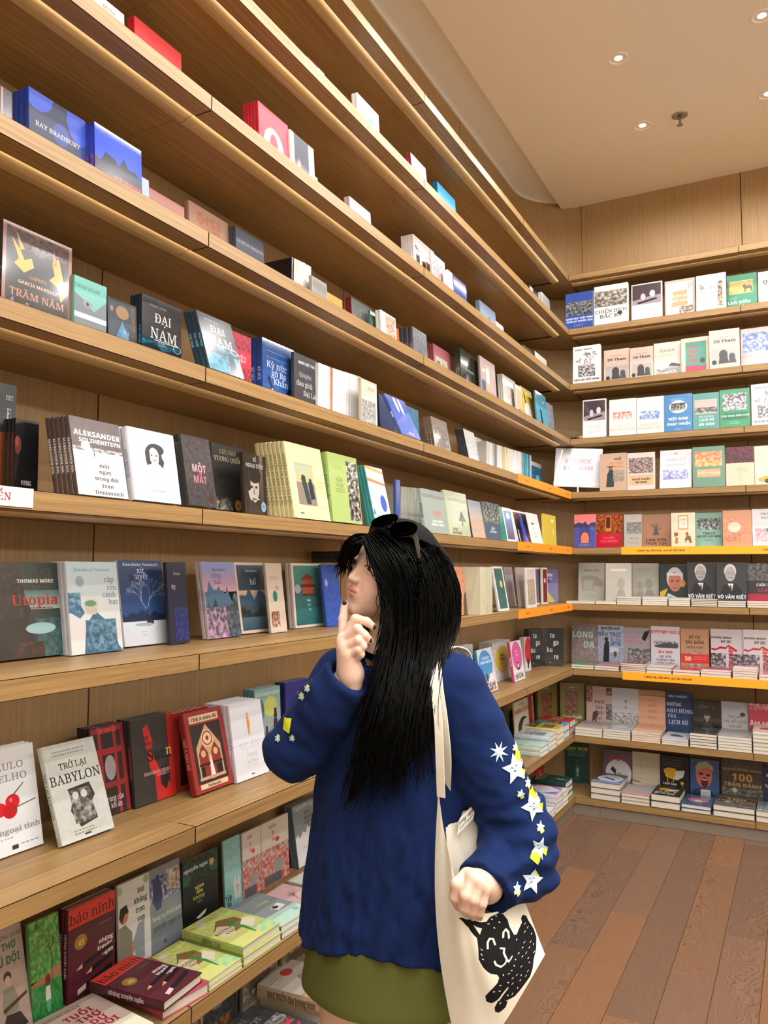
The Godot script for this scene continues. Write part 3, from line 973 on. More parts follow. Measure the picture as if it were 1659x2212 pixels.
func skin_nets(field: Callable, lo: Vector3, hi: Vector3, cell: float, st: SurfaceTool, xf: Transform3D, paint_at: Callable) -> void:
	# surface nets: one vertex per crossed cell, one quad per crossed edge
	var n := Vector3i(((hi - lo) / cell).ceil()) + Vector3i.ONE
	var val := PackedFloat32Array()
	val.resize(n.x * n.y * n.z)
	var i := 0
	for z in n.z:
		for y in n.y:
			for x in n.x:
				val[i] = field.call(lo + Vector3(x, y, z) * cell)
				i += 1
	var sx := 1
	var sy := n.x
	var sz := n.x * n.y
	var vid := PackedInt32Array()
	vid.resize(val.size())
	vid.fill(-1)
	var verts := PackedVector3Array()
	for z in n.z - 1:
		for y in n.y - 1:
			for x in n.x - 1:
				var o := x + y * sy + z * sz
				var neg := 0
				for c in 8:
					if val[o + (c & 1) + ((c >> 1) & 1) * sy + (c >> 2) * sz] < 0.0: neg += 1
				if neg == 0 or neg == 8: continue
				var sum := Vector3.ZERO
				var cnt := 0
				for e in 12:
					var axis := e >> 2
					var u := e & 1
					var w := (e >> 1) & 1
					var p0 := Vector3(0, u, w) if axis == 0 else Vector3(u, 0, w) if axis == 1 else Vector3(u, w, 0)
					var i0 := o + int(p0.x) + int(p0.y) * sy + int(p0.z) * sz
					var i1 := i0 + (sx if axis == 0 else sy if axis == 1 else sz)
					var a := val[i0]
					var b := val[i1]
					if (a < 0.0) != (b < 0.0):
						p0[axis] = a / (a - b)
						sum += p0
						cnt += 1
				vid[o] = verts.size()
				verts.append(lo + (Vector3(x, y, z) + sum / cnt) * cell)
	var tris := PackedInt32Array()
	for z in range(1, n.z - 1):
		for y in range(1, n.y - 1):
			for x in range(1, n.x - 1):
				var o := x + y * sy + z * sz
				for axis in 3:
					var step := sx if axis == 0 else sy if axis == 1 else sz
					var a := val[o] < 0.0
					if a == (val[o + step] < 0.0): continue
					var du := sy if axis == 0 else sz if axis == 1 else sx
					var dv := sz if axis == 0 else sx if axis == 1 else sy
					var q := [vid[o], vid[o - du], vid[o - du - dv], vid[o - dv]]
					if q.has(-1): continue
					if not a: q = [q[3], q[2], q[1], q[0]]
					tris.append_array(PackedInt32Array([q[0], q[2], q[1], q[0], q[3], q[2]]))
	var nor := PackedVector3Array()
	nor.resize(verts.size())
	var e := cell * 0.6
	for k in verts.size():
		var p := verts[k]
		nor[k] = Vector3(field.call(p + Vector3(e, 0, 0)) - field.call(p - Vector3(e, 0, 0)), field.call(p + Vector3(0, e, 0)) - field.call(p - Vector3(0, e, 0)), field.call(p + Vector3(0, 0, e)) - field.call(p - Vector3(0, 0, e))).normalized()
	for t in range(0, tris.size(), 3):
		var order := [tris[t], tris[t + 1], tris[t + 2]]
		var fn := (verts[order[1]] - verts[order[0]]).cross(verts[order[2]] - verts[order[0]])
		# front faces run clockwise
		if fn.dot(nor[order[0]] + nor[order[1]] + nor[order[2]]) > 0.0: order = [order[0], order[2], order[1]]
		for k in order:
			st.set_color(paint_at.call(verts[k]))
			st.set_normal((xf.basis * nor[k]).normalized())
			st.set_uv(Vector2(verts[k].x, verts[k].y))
			st.add_vertex(xf * verts[k])

func curve_points(ctrl: Array, n: int) -> PackedVector3Array:
	# Catmull-Rom through the control points, n samples
	var o := PackedVector3Array()
	var m := ctrl.size()
	for i in n:
		var f := float(i) / (n - 1) * (m - 1)
		var k := mini(int(f), m - 2)
		var t := f - k
		var a: Vector3 = ctrl[maxi(k - 1, 0)]
		var b: Vector3 = ctrl[k]
		var c: Vector3 = ctrl[k + 1]
		var d: Vector3 = ctrl[mini(k + 2, m - 1)]
		o.append(b.cubic_interpolate(c, a, d, t))
	return o

func tube(st: SurfaceTool, pts: PackedVector3Array, radii: Array, sides: int, col := Color.WHITE) -> void:
	var rings := []
	var side := Vector3.ZERO
	for i in pts.size():
		var d := (pts[mini(i + 1, pts.size() - 1)] - pts[maxi(i - 1, 0)]).normalized()
		if side == Vector3.ZERO: side = d.cross(Vector3(0.31, 0.2, 0.9)).normalized()
		side = (side - d * side.dot(d)).normalized()
		var up := d.cross(side)
		var r: float = radii[i] if radii.size() > 1 else radii[0]
		var ring := []
		for k in sides:
			var a := TAU * k / sides
			var nn := side * cos(a) + up * sin(a)
			ring.append([pts[i] + nn * r, nn])
		rings.append(ring)
	for i in pts.size() - 1:
		for k in sides:
			var j := (k + 1) % sides
			for v in [rings[i][k], rings[i][j], rings[i + 1][j], rings[i][k], rings[i + 1][j], rings[i + 1][k]]:
				st.set_color(col)
				st.set_normal(v[1])
				st.add_vertex(v[0])

func ribbon(st: SurfaceTool, pts: PackedVector3Array, across: Array, width: Array, thick: float) -> void:
	# a flat strap with a little thickness
	for i in pts.size() - 1:
		var q := []
		for j in [i, i + 1]:
			var d := (pts[mini(j + 1, pts.size() - 1)] - pts[maxi(j - 1, 0)]).normalized()
			var a: Vector3 = across[j] if across.size() > 1 else across[0]
			a = (a - d * a.dot(d)).normalized()
			var n := d.cross(a).normalized() * thick / 2.0
			var w: float = width[j] if width.size() > 1 else width[0]
			a *= w / 2.0
			q.append([pts[j] - a + n, pts[j] + a + n, pts[j] + a - n, pts[j] - a - n])
		for k in 4:
			var l := (k + 1) % 4
			var f := [q[0][k], q[0][l], q[1][l], q[1][k]]
			var nn: Vector3 = (f[1] - f[0]).cross(f[3] - f[0]).normalized()
			var mid: Vector3 = (f[0] + f[1] + f[2] + f[3]) / 4.0
			var core := (pts[i] + pts[i + 1]) / 2.0
			if nn.dot(mid - core) < 0.0:
				nn = -nn
				f = [f[1], f[0], f[3], f[2]]
			quad(st, f[0], f[1], f[2], f[3], nn)

# ------------------------------------------------------------------ the young woman
var HEAD := Transform3D(Basis(Vector3.UP, deg_to_rad(-54.0)) * Basis(Vector3.RIGHT, deg_to_rad(-8.0)) * Basis(Vector3.BACK, deg_to_rad(-13.0)) * Basis.from_scale(Vector3.ONE * 0.9), Vector3(-0.022, 1.440, 0.004))
const TURN := 0.61

func head_field(p: Vector3) -> float:
	var x := absf(p.x)
	var q := Vector3(x, p.y, p.z)
	var d := ell_d(p, Vector3(0, 0.047, -0.018), Vector3(0.070, 0.076, 0.086))
	d = smin(d, ell_d(p, Vector3(0, -0.004, 0.022), Vector3(0.060, 0.082, 0.060)), 0.03)
	d = smin(d, ell_d(q, Vector3(0.022, -0.062, 0.030), Vector3(0.030, 0.032, 0.044)), 0.03)
	d = smin(d, ell_d(p, Vector3(0, -0.088, 0.060), Vector3(0.019, 0.016, 0.018)), 0.026)
	d = smin(d, ell_d(q, Vector3(0.034, -0.030, 0.053), Vector3(0.023, 0.024, 0.022)), 0.022)
	# eye hollows, then the nose and mouth
	d = smax(d, -ell_d(q, Vector3(0.031, 0.011, 0.0935), Vector3(0.019, 0.011, 0.0135)), 0.012)
	d = smin(d, cone_d(p, Vector3(0, 0.018, 0.076), Vector3(0, -0.018, 0.094), 0.0055, 0.0085), 0.011)
	d = smin(d, ell_d(q, Vector3(0.0085, -0.021, 0.086), Vector3(0.0075, 0.0065, 0.009)), 0.006)
	d = smax(d, -ell_d(q, Vector3(0.0062, -0.0285, 0.090), Vector3(0.0036, 0.0026, 0.005)), 0.003)
	d = smin(d, ell_d(p, Vector3(0, -0.049, 0.070), Vector3(0.024, 0.016, 0.0145)), 0.014)
	d = smin(d, ell_d(q, Vector3(0.006, -0.0440, 0.0835), Vector3(0.0125, 0.0042, 0.0052)), 0.005)
	d = smin(d, ell_d(p, Vector3(0, -0.0540, 0.0815), Vector3(0.0150, 0.0054, 0.0060)), 0.005)
	d = smax(d, -cone_d(q, Vector3(0.0, -0.0490, 0.0890), Vector3(0.0165, -0.0498, 0.0825), 0.0012, 0.0006), 0.003)
	# eyelids around the eyeball
	d = smin(d, ell_d(q, Vector3(0.0290, 0.0198, 0.0690), Vector3(0.0150, 0.0052, 0.0098)), 0.010)
	d = smin(d, ell_d(q, Vector3(0.0305, 0.0048, 0.0700), Vector3(0.0150, 0.0036, 0.0100)), 0.007)
	# ears
	d = smin(d, ell_d(q, Vector3(0.071, 0.0, -0.012), Vector3(0.007, 0.028, 0.017)), 0.008)
	# into the neck
	d = smin(d, cone_d(p, Vector3(0, -0.04, -0.022), Vector3(0.0, -0.13, -0.045), 0.046, 0.047), 0.035)
	return d

func head_paint(p: Vector3) -> Color:
	var skin := Color(0.80, 0.53, 0.41)
	var q := Vector3(absf(p.x), p.y, p.z)
	var c := skin
	# blush on the cheeks and nose, lips, brows
	c = c.lerp(Color(0.80, 0.36, 0.30), 0.45 * clampf(1.0 - q.distance_to(Vector3(0.036, -0.018, 0.068)) / 0.03, 0.0, 1.0))
	if p.z > 0.064:
		var up := ell_d(q, Vector3(0.006, -0.0440, 0.0835), Vector3(0.0140, 0.0050, 0.0085))
		var low := ell_d(p, Vector3(0, -0.0540, 0.0815), Vector3(0.0165, 0.0060, 0.0095))
		var l := clampf(0.5 - minf(up, low) / 0.0022, 0.0, 1.0)
		c = c.lerp(Color(0.58, 0.17, 0.16), l * 0.8)
		var seam := cone_d(q, Vector3(0.0, -0.0490, 0.0875), Vector3(0.020, -0.0500, 0.078), 0.0012, 0.001)
		c = c.lerp(Color(0.30, 0.06, 0.06), clampf(0.5 - seam / 0.0015, 0.0, 1.0) * 0.8)
	if p.z > 0.05 and p.y > 0.0:
		var brow := cone_d(q, Vector3(0.016, 0.0345, 0.078), Vector3(0.048, 0.036, 0.060), 0.0035, 0.002)
		c = c.lerp(Color(0.05, 0.035, 0.03), clampf(0.6 - brow / 0.003, 0.0, 1.0) * 0.75)
		var lash := absf(ell_d(q, Vector3(0.031, 0.0125, 0.080), Vector3(0.0150, 0.0060, 0.02)))
		if p.y > 0.0125: c = c.lerp(Color(0.04, 0.03, 0.03), clampf(1.0 - lash / 0.0022, 0.0, 1.0) * 0.9)
	return c

func hand_field(p: Vector3, bones: Array) -> float:
	var d := 1.0
	for b in bones:
		var k: float = b[4]
		d = smin(d, cone_d(p, b[0], b[1], b[2], b[3]), k)
	return d

func finger(bones: Array, j: Array, r: float) -> void:
	# knuckle, two bends, tip
	var rs := [r, r * 0.94, r * 0.86, r * 0.72]
	for i in j.size() - 1: bones.append([j[i], j[i + 1], rs[i], rs[i + 1], 0.0035])

func body_field(p: Vector3) -> float:
	# neck, hidden trunk, arms and legs of one figure
	var d := cone_d(p, Vector3(-0.012, 1.24, -0.012), Vector3(-0.004, 1.40, -0.010), 0.055, 0.043)
	d = smin(d, cone_d(p, Vector3(-0.012, 1.16, -0.008), Vector3(-0.025, 0.84, 0.0), 0.085, 0.095), 0.05)
	d = smin(d, cone_d(p, Vector3(-0.10, 1.235, -0.065), Vector3(0.075, 1.235, 0.055), 0.042, 0.042), 0.04)
	for a in [[Vector3(-0.115, 1.235, -0.075), Vector3(-0.2139, 1.0813, 0.025), Vector3(-0.0925, 1.2570, 0.108)], [Vector3(0.105, 1.235, 0.07), Vector3(0.2273, 0.9653, 0.100), Vector3(0.1455, 0.9000, 0.205)]]:
		d = smin(d, cone_d(p, a[0], a[1], 0.043, 0.034), 0.02)
		d = smin(d, cone_d(p, a[1], a[2], 0.034, 0.024), 0.015)
	for s in [-1.0, 1.0]:
		var side: Vector3 = Vector3(0.82, 0, 0.57) * s
		var hip: Vector3 = Vector3(-0.025, 0.76, 0.0) + side * 0.072
		var knee: Vector3 = Vector3(-0.030, 0.43, 0.02) + side * 0.075
		var ankle: Vector3 = Vector3(-0.02, 0.075, -0.01) + side * 0.075
		var toe: Vector3 = ankle + Vector3(-0.09, -0.048, 0.125)
		d = smin(d, cone_d(p, hip, knee, 0.086, 0.054), 0.03)
		d = smin(d, cone_d(p, knee, knee.lerp(ankle, 0.35) + Vector3(0.01, 0, -0.014), 0.052, 0.050), 0.025)
		d = smin(d, cone_d(p, knee.lerp(ankle, 0.35) + Vector3(0.01, 0, -0.014), ankle, 0.049, 0.032), 0.025)
		d = smin(d, cone_d(p, ankle - Vector3(0, 0.035, 0), toe, 0.036, 0.027), 0.02)
	return maxf(d, -p.y)

func torso_at(p: Vector3) -> Vector3:
	# the sweatshirt's trunk at a height: (centre x, half width, half depth)
	var t := clampf((p.y - 0.72) / 0.52, 0.0, 1.0)
	return Vector3(lerpf(-0.030, -0.006, t), lerpf(0.184, 0.150, pow(t, 0.8)), lerpf(0.128, 0.100, t))

func shirt_field(p: Vector3) -> float:
	var s := torso_at(p)
	var q := Vector3(p.x - s.x, p.y, p.z - 0.004).rotated(Vector3.UP, TURN)
	var r := Vector2(q.x / s.y, q.z / s.z)
	var th := atan2(q.x, q.z)
	var low := 1.0 - smoothstep(0.72, 1.15, p.y)
	# the cloth hangs in soft upright folds
	var drape := 0.0065 * low * sin(th * 6.0 + 2.2 * fold.get_noise_2d(p.y * 60.0, th * 20.0)) + 0.010 * fold.get_noise_3d(p.x * 60.0, p.y * 26.0, p.z * 60.0)
	var d := (r.length() - 1.0) * s.z * 1.1
	var hem := 0.722 + 0.018 * sin(th * 2.0 + 0.6)
	d = smax(d, p.y - 1.245, 0.06)
	d += drape
	# shoulders
	d = smin(d, cone_d(p, Vector3(-0.030, 1.262, -0.020), Vector3(-0.112, 1.232, -0.075), 0.045, 0.052), 0.05)
	d = smin(d, cone_d(p, Vector3(0.020, 1.262, 0.012), Vector3(0.108, 1.232, 0.070), 0.045, 0.056), 0.05)
	d = smax(d, hem - p.y, 0.004)
	# raised sleeve
	var el := Vector3(-0.2029, 1.0941, 0.025)
	var wr := Vector3(-0.0970, 1.2478, 0.105)
	var sh := Vector3(-0.115, 1.215, -0.070)
	var w1 := fold.get_noise_3d(p.x * 70.0 + p.y * 80.0, p.y * 40.0 - p.x * 40.0, p.z * 60.0)
	var a := cone_d(p, sh, el, 0.066, 0.060)
	a = smin(a, cone_d(p, el, el + (wr - el) * 0.62, 0.058, 0.057), 0.02)
	a = smin(a, cone_d(p, el + (wr - el) * 0.62, wr + (wr - el) * 0.02, 0.056, 0.050), 0.02)
	a += 0.0075 * w1
	a = smax(a, (p - wr).dot((wr - el).normalized()) - 0.006, 0.006)
	a = smax(a, -cone_d(p, wr - (wr - el) * 0.25, wr + (wr - el) * 0.5, 0.030, 0.046), 0.006)
	# hanging sleeve, bunched at the elbow
	var e2 := Vector3(0.2255, 0.9568, 0.100)
	var w2 := Vector3(0.1527, 0.8980, 0.200)
	var s2 := Vector3(0.105, 1.215, 0.066)
	var ax := (e2 - s2).normalized()
	var along := (p - s2).dot(ax)
	var b := cone_d(p, s2, e2, 0.070, 0.066)
	b = smin(b, cone_d(p, e2, e2 + Vector3(0.012, -0.055, 0.035), 0.064, 0.052), 0.03)
	b = smin(b, cone_d(p, e2 + Vector3(0.004, -0.03, 0.02), w2 + (w2 - e2) * 0.02, 0.060, 0.052), 0.03)
	var bunch := smoothstep(0.16, 0.28, along)
	b += (0.006 + 0.006 * bunch) * fold.get_noise_3d(p.x * 50.0 - p.y * 30.0, p.y * 95.0 + p.x * 50.0, p.z * 45.0)
	b += 0.004 * bunch * sin(along * 150.0 + 5.0 * fold.get_noise_3d(p.x * 30.0, p.y * 30.0, p.z * 30.0))
	b = smax(b, (p - w2).dot((w2 - e2).normalized()) - 0.006, 0.006)
	b = smax(b, -cone_d(p, w2 - (w2 - e2) * 0.2, w2 + (w2 - e2) * 0.5, 0.030, 0.046), 0.006)
	d = smin(d, a, 0.018)
	d = smin(d, b, 0.016)
	# neck opening
	return smax(d, -cone_d(p, Vector3(-0.012, 1.275, -0.006), Vector3(-0.02, 1.45, 0.0), 0.052, 0.075), 0.008)

func shirt_front(x: float, y: float, from := 0.5) -> Vector3:
	# the point of the cloth that faces +z over (x, y)
	var z := from
	for i in 80:
		var d := shirt_field(Vector3(x, y, z))
		if d < 0.0006: break
		z -= clampf(d * 0.7, 0.0005, 0.02)
	return Vector3(x, y, z)

func cloth_print(parent: Node, called: String, m: Material, c: Vector2, poly: PackedVector2Array, lift: float) -> void:
	# a flat print that follows the cloth: fine triangles laid on it
	var st := st_new()
	var n := poly.size()
	for i in n:
		var a := poly[i]
		var b := poly[(i + 1) % n]
		var rings := 4
		for k in rings:
			for h in 3:
				var f := func(u: float, v: float) -> Vector2: return c + (a.lerp(b, v)) * u
				var q := [f.call(float(k) / rings, h / 3.0), f.call(float(k + 1) / rings, h / 3.0), f.call(float(k + 1) / rings, (h + 1) / 3.0), f.call(float(k) / rings, (h + 1) / 3.0)]
				var v3 := []
				for w in q:
					var s := shirt_front(w.x, w.y)
					v3.append(s)
				var nn: Vector3 = (v3[2] - v3[0]).cross(v3[3] - v3[1])
				if nn.length() < 1e-9: nn = Vector3.BACK
				nn = nn.normalized() * (1.0 if nn.z > 0.0 else -1.0)
				if v3.any(func(w): return w.z < -0.1): continue
				var flip: bool = (v3[1] - v3[0]).cross(v3[2] - v3[0]).dot(nn) > 0.0
				for t in ([0, 2, 1, 0, 3, 2] if flip else [0, 1, 2, 0, 2, 3]):
					st.set_normal(nn)
					st.add_vertex(v3[t] + nn * lift)
	var am := st.commit()
	obj(called, am, m, parent)

func star(r: float, turn: float, points := 5, inner := 0.46) -> PackedVector2Array:
	var o := PackedVector2Array()
	for i in points * 2:
		var a := turn + TAU * i / (points * 2)
		o.append(Vector2(sin(a), cos(a)) * r * (1.0 if i % 2 == 0 else inner))
	return o

func build_person() -> void:
	fold.seed = 21
	fold.frequency = 0.16
	fold.fractal_octaves = 2
	var me := thing("person", "young woman in navy star-sleeved sweatshirt and olive skirt, hand raised to her chin", "person", Vector3(0.5091, 0.0, 3.3354))
	me.rotation.y = deg_to_rad(28.099)
	# ---- body: trunk and limbs, head, two hands in one mesh
	var skin_col := Color(0.78, 0.52, 0.40)
	var st := st_new()
	var flat := func(_p): return skin_col
	skin_nets(body_field, Vector3(-0.30, 0.0, -0.16), Vector3(0.26, 1.36, 0.27), 0.014, st, Transform3D.IDENTITY, flat)
	skin_nets(head_field, Vector3(-0.086, -0.135, -0.115), Vector3(0.086, 0.13, 0.112), 0.0027, st, HEAD, head_paint)
	# raised hand: knuckles under the chin, fingers curled toward the neck, thumb along the far cheek
	var rh := []
	var wrist := Vector3(-0.0925, 1.2543, 0.108)
	var palm := Vector3(-0.0972, 1.2982, 0.110)
	rh.append([wrist + (wrist - palm) * 0.5, wrist, 0.021, 0.022, 0.01])
	for k in [[Vector3(-0.1046, 1.3217, 0.108), 0.017], [Vector3(-0.1066, 1.3138, 0.118), 0.016], [Vector3(-0.1026, 1.3024, 0.126), 0.015], [Vector3(-0.0962, 1.2908, 0.130), 0.013]]:
		rh.append([wrist, k[0], 0.019, k[1] - 0.004, 0.014])
	finger(rh, [Vector3(-0.1046, 1.3252, 0.108), Vector3(-0.0833, 1.3583, 0.116), Vector3(-0.0619, 1.3536, 0.122), Vector3(-0.0496, 1.3438, 0.118)], 0.0098)
	finger(rh, [Vector3(-0.1066, 1.3155, 0.118), Vector3(-0.0790, 1.3413, 0.134), Vector3(-0.0649, 1.3286, 0.136), Vector3(-0.0554, 1.3186, 0.130)], 0.0098)
	finger(rh, [Vector3(-0.1026, 1.3042, 0.126), Vector3(-0.0769, 1.3203, 0.140), Vector3(-0.0682, 1.3089, 0.138), Vector3(-0.0719, 1.2995, 0.130)], 0.0092)
	finger(rh, [Vector3(-0.0962, 1.2925, 0.130), Vector3(-0.0768, 1.3022, 0.140), Vector3(-0.0716, 1.2933, 0.136), Vector3(-0.0762, 1.2863, 0.128)], 0.0080)
	finger(rh, [Vector3(-0.1040, 1.2833, 0.094), Vector3(-0.1090, 1.3214, 0.074), Vector3(-0.1100, 1.3548, 0.060), Vector3(-0.1071, 1.3844, 0.050)], 0.0105)
	skin_nets(hand_field.bind(rh), Vector3(-0.150, 1.215, 0.03), Vector3(-0.025, 1.415, 0.165), 0.0026, st, Transform3D.IDENTITY, flat)
	# lower hand: a loose fist closed on the bag's edge
	var lh := []
	var w2 := Vector3(0.1536, 0.9000, 0.205)
	lh.append([w2, Vector3(0.1338, 0.9089, 0.222), 0.023, 0.021, 0.01])
	for k in [[Vector3(0.1162, 0.9319, 0.238), 0.015], [Vector3(0.1241, 0.9318, 0.252), 0.015], [Vector3(0.1345, 0.9251, 0.256), 0.014], [Vector3(0.1441, 0.9138, 0.254), 0.012]]:
		lh.append([w2, k[0], 0.021, k[1] - 0.003, 0.014])
	finger(lh, [Vector3(0.1130, 0.9326, 0.238), Vector3(0.0949, 0.9226, 0.254), Vector3(0.0928, 0.8998, 0.250), Vector3(0.1006, 0.8781, 0.234)], 0.0105)
	finger(lh, [Vector3(0.1225, 0.9318, 0.252), Vector3(0.1100, 0.9086, 0.266), Vector3(0.1079, 0.8857, 0.256), Vector3(0.1144, 0.8691, 0.238)], 0.0105)
	finger(lh, [Vector3(0.1338, 0.9251, 0.256), Vector3(0.1242, 0.9011, 0.264), Vector3(0.1205, 0.8789, 0.254), Vector3(0.1254, 0.8630, 0.238)], 0.0098)
	finger(lh, [Vector3(0.1441, 0.9138, 0.254), Vector3(0.1388, 0.8927, 0.258), Vector3(0.1351, 0.8743, 0.250), Vector3(0.1367, 0.8607, 0.236)], 0.0086)
	finger(lh, [Vector3(0.1346, 0.8921, 0.215), Vector3(0.1155, 0.8763, 0.205), Vector3(0.1049, 0.8645, 0.205), Vector3(0.0982, 0.8579, 0.208)], 0.0105)
	skin_nets(hand_field.bind(lh), Vector3(0.070, 0.815, 0.165), Vector3(0.185, 0.955, 0.300), 0.0026, st, Transform3D.IDENTITY, flat)
	var skin := mat("skin", Color.WHITE, 0.5, 0.4)
	skin.vertex_color_use_as_albedo = true
	skin.subsurf_scatter_enabled = true
	skin.subsurf_scatter_strength = 0.04
	obj("body", st.commit(), skin, me)
	# dark nails on the raised hand
	var nail := mat("nail_polish", rgb(38, 34, 40), 0.15)
	for k in [[Vector3(-0.0478, 1.3442, 0.123), 0.0046], [Vector3(-0.0544, 1.3200, 0.136), 0.0044], [Vector3(-0.0725, 1.3019, 0.137), 0.0042], [Vector3(-0.1077, 1.3866, 0.058), 0.0046]]:
		var nm := SphereMesh.new()
		nm.radius = k[1]
		nm.height = k[1] * 2.0
		nm.radial_segments = 12
		nm.rings = 6
		var o := obj("fingernail", nm, nail, me, k[0])
		o.scale = Vector3(1.0, 1.15, 0.55)
	eyes(me)
	clothes(me)
	hair(me)
	tote_bag()
	sunglasses()

func eyes(me: Node3D) -> void:
	for s in [-1.0, 1.0]:
		var st := st_new()
		# a ball whose front carries iris and pupil; it looks past the shelf
		var look := Vector3(0.15, -0.02, 1.0).normalized()
		var R := 0.0118
		for i in 24:
			for j in 32:
				var v := []
				for k in [[i, j], [i + 1, j], [i + 1, j + 1], [i, j + 1]]:
					var a: float = PI * k[0] / 24.0
					var b: float = TAU * k[1] / 32.0
					v.append(Vector3(sin(a) * cos(b), sin(a) * sin(b), cos(a)))
				var face: Vector3 = (v[0] + v[1] + v[2] + v[3]).normalized()
				for t in [0, 2, 1, 0, 3, 2]:
					var ang: float = acos(clampf(v[t].z, -1.0, 1.0))
					var c := Color(0.80, 0.77, 0.74)
					if ang < 0.22: c = Color(0.01, 0.008, 0.008)
					elif ang < 0.52: c = Color(0.05, 0.028, 0.018)
					st.set_color(c)
					st.set_normal(v[t])
					st.add_vertex(v[t] * R)
		var m := mat("eye", Color.WHITE, 0.08)
		m.vertex_color_use_as_albedo = true
		var o := obj("eye", st.commit(), m, me)
		o.transform = HEAD * Transform3D(Basis.looking_at(-look, Vector3.UP), Vector3(0.0305 * s, 0.0122, 0.0672))
		# upper lashes
		var ls := st_new()
		var p := []
		for k in 9:
			var u := k / 8.0
			p.append(Vector3((0.0165 + 0.031 * u) * s, 0.0128 + 0.0062 * sin(PI * minf(u * 1.1, 1.0)), 0.0800 - 0.012 * pow(absf(u - 0.35) * 1.4, 2.0)))
		tube(ls, curve_points(p, 16), [0.0011], 5)
		var lo := obj("eyelashes", ls.commit(), mat("lash", rgb(22, 18, 18), 0.6), me)
		lo.transform = HEAD

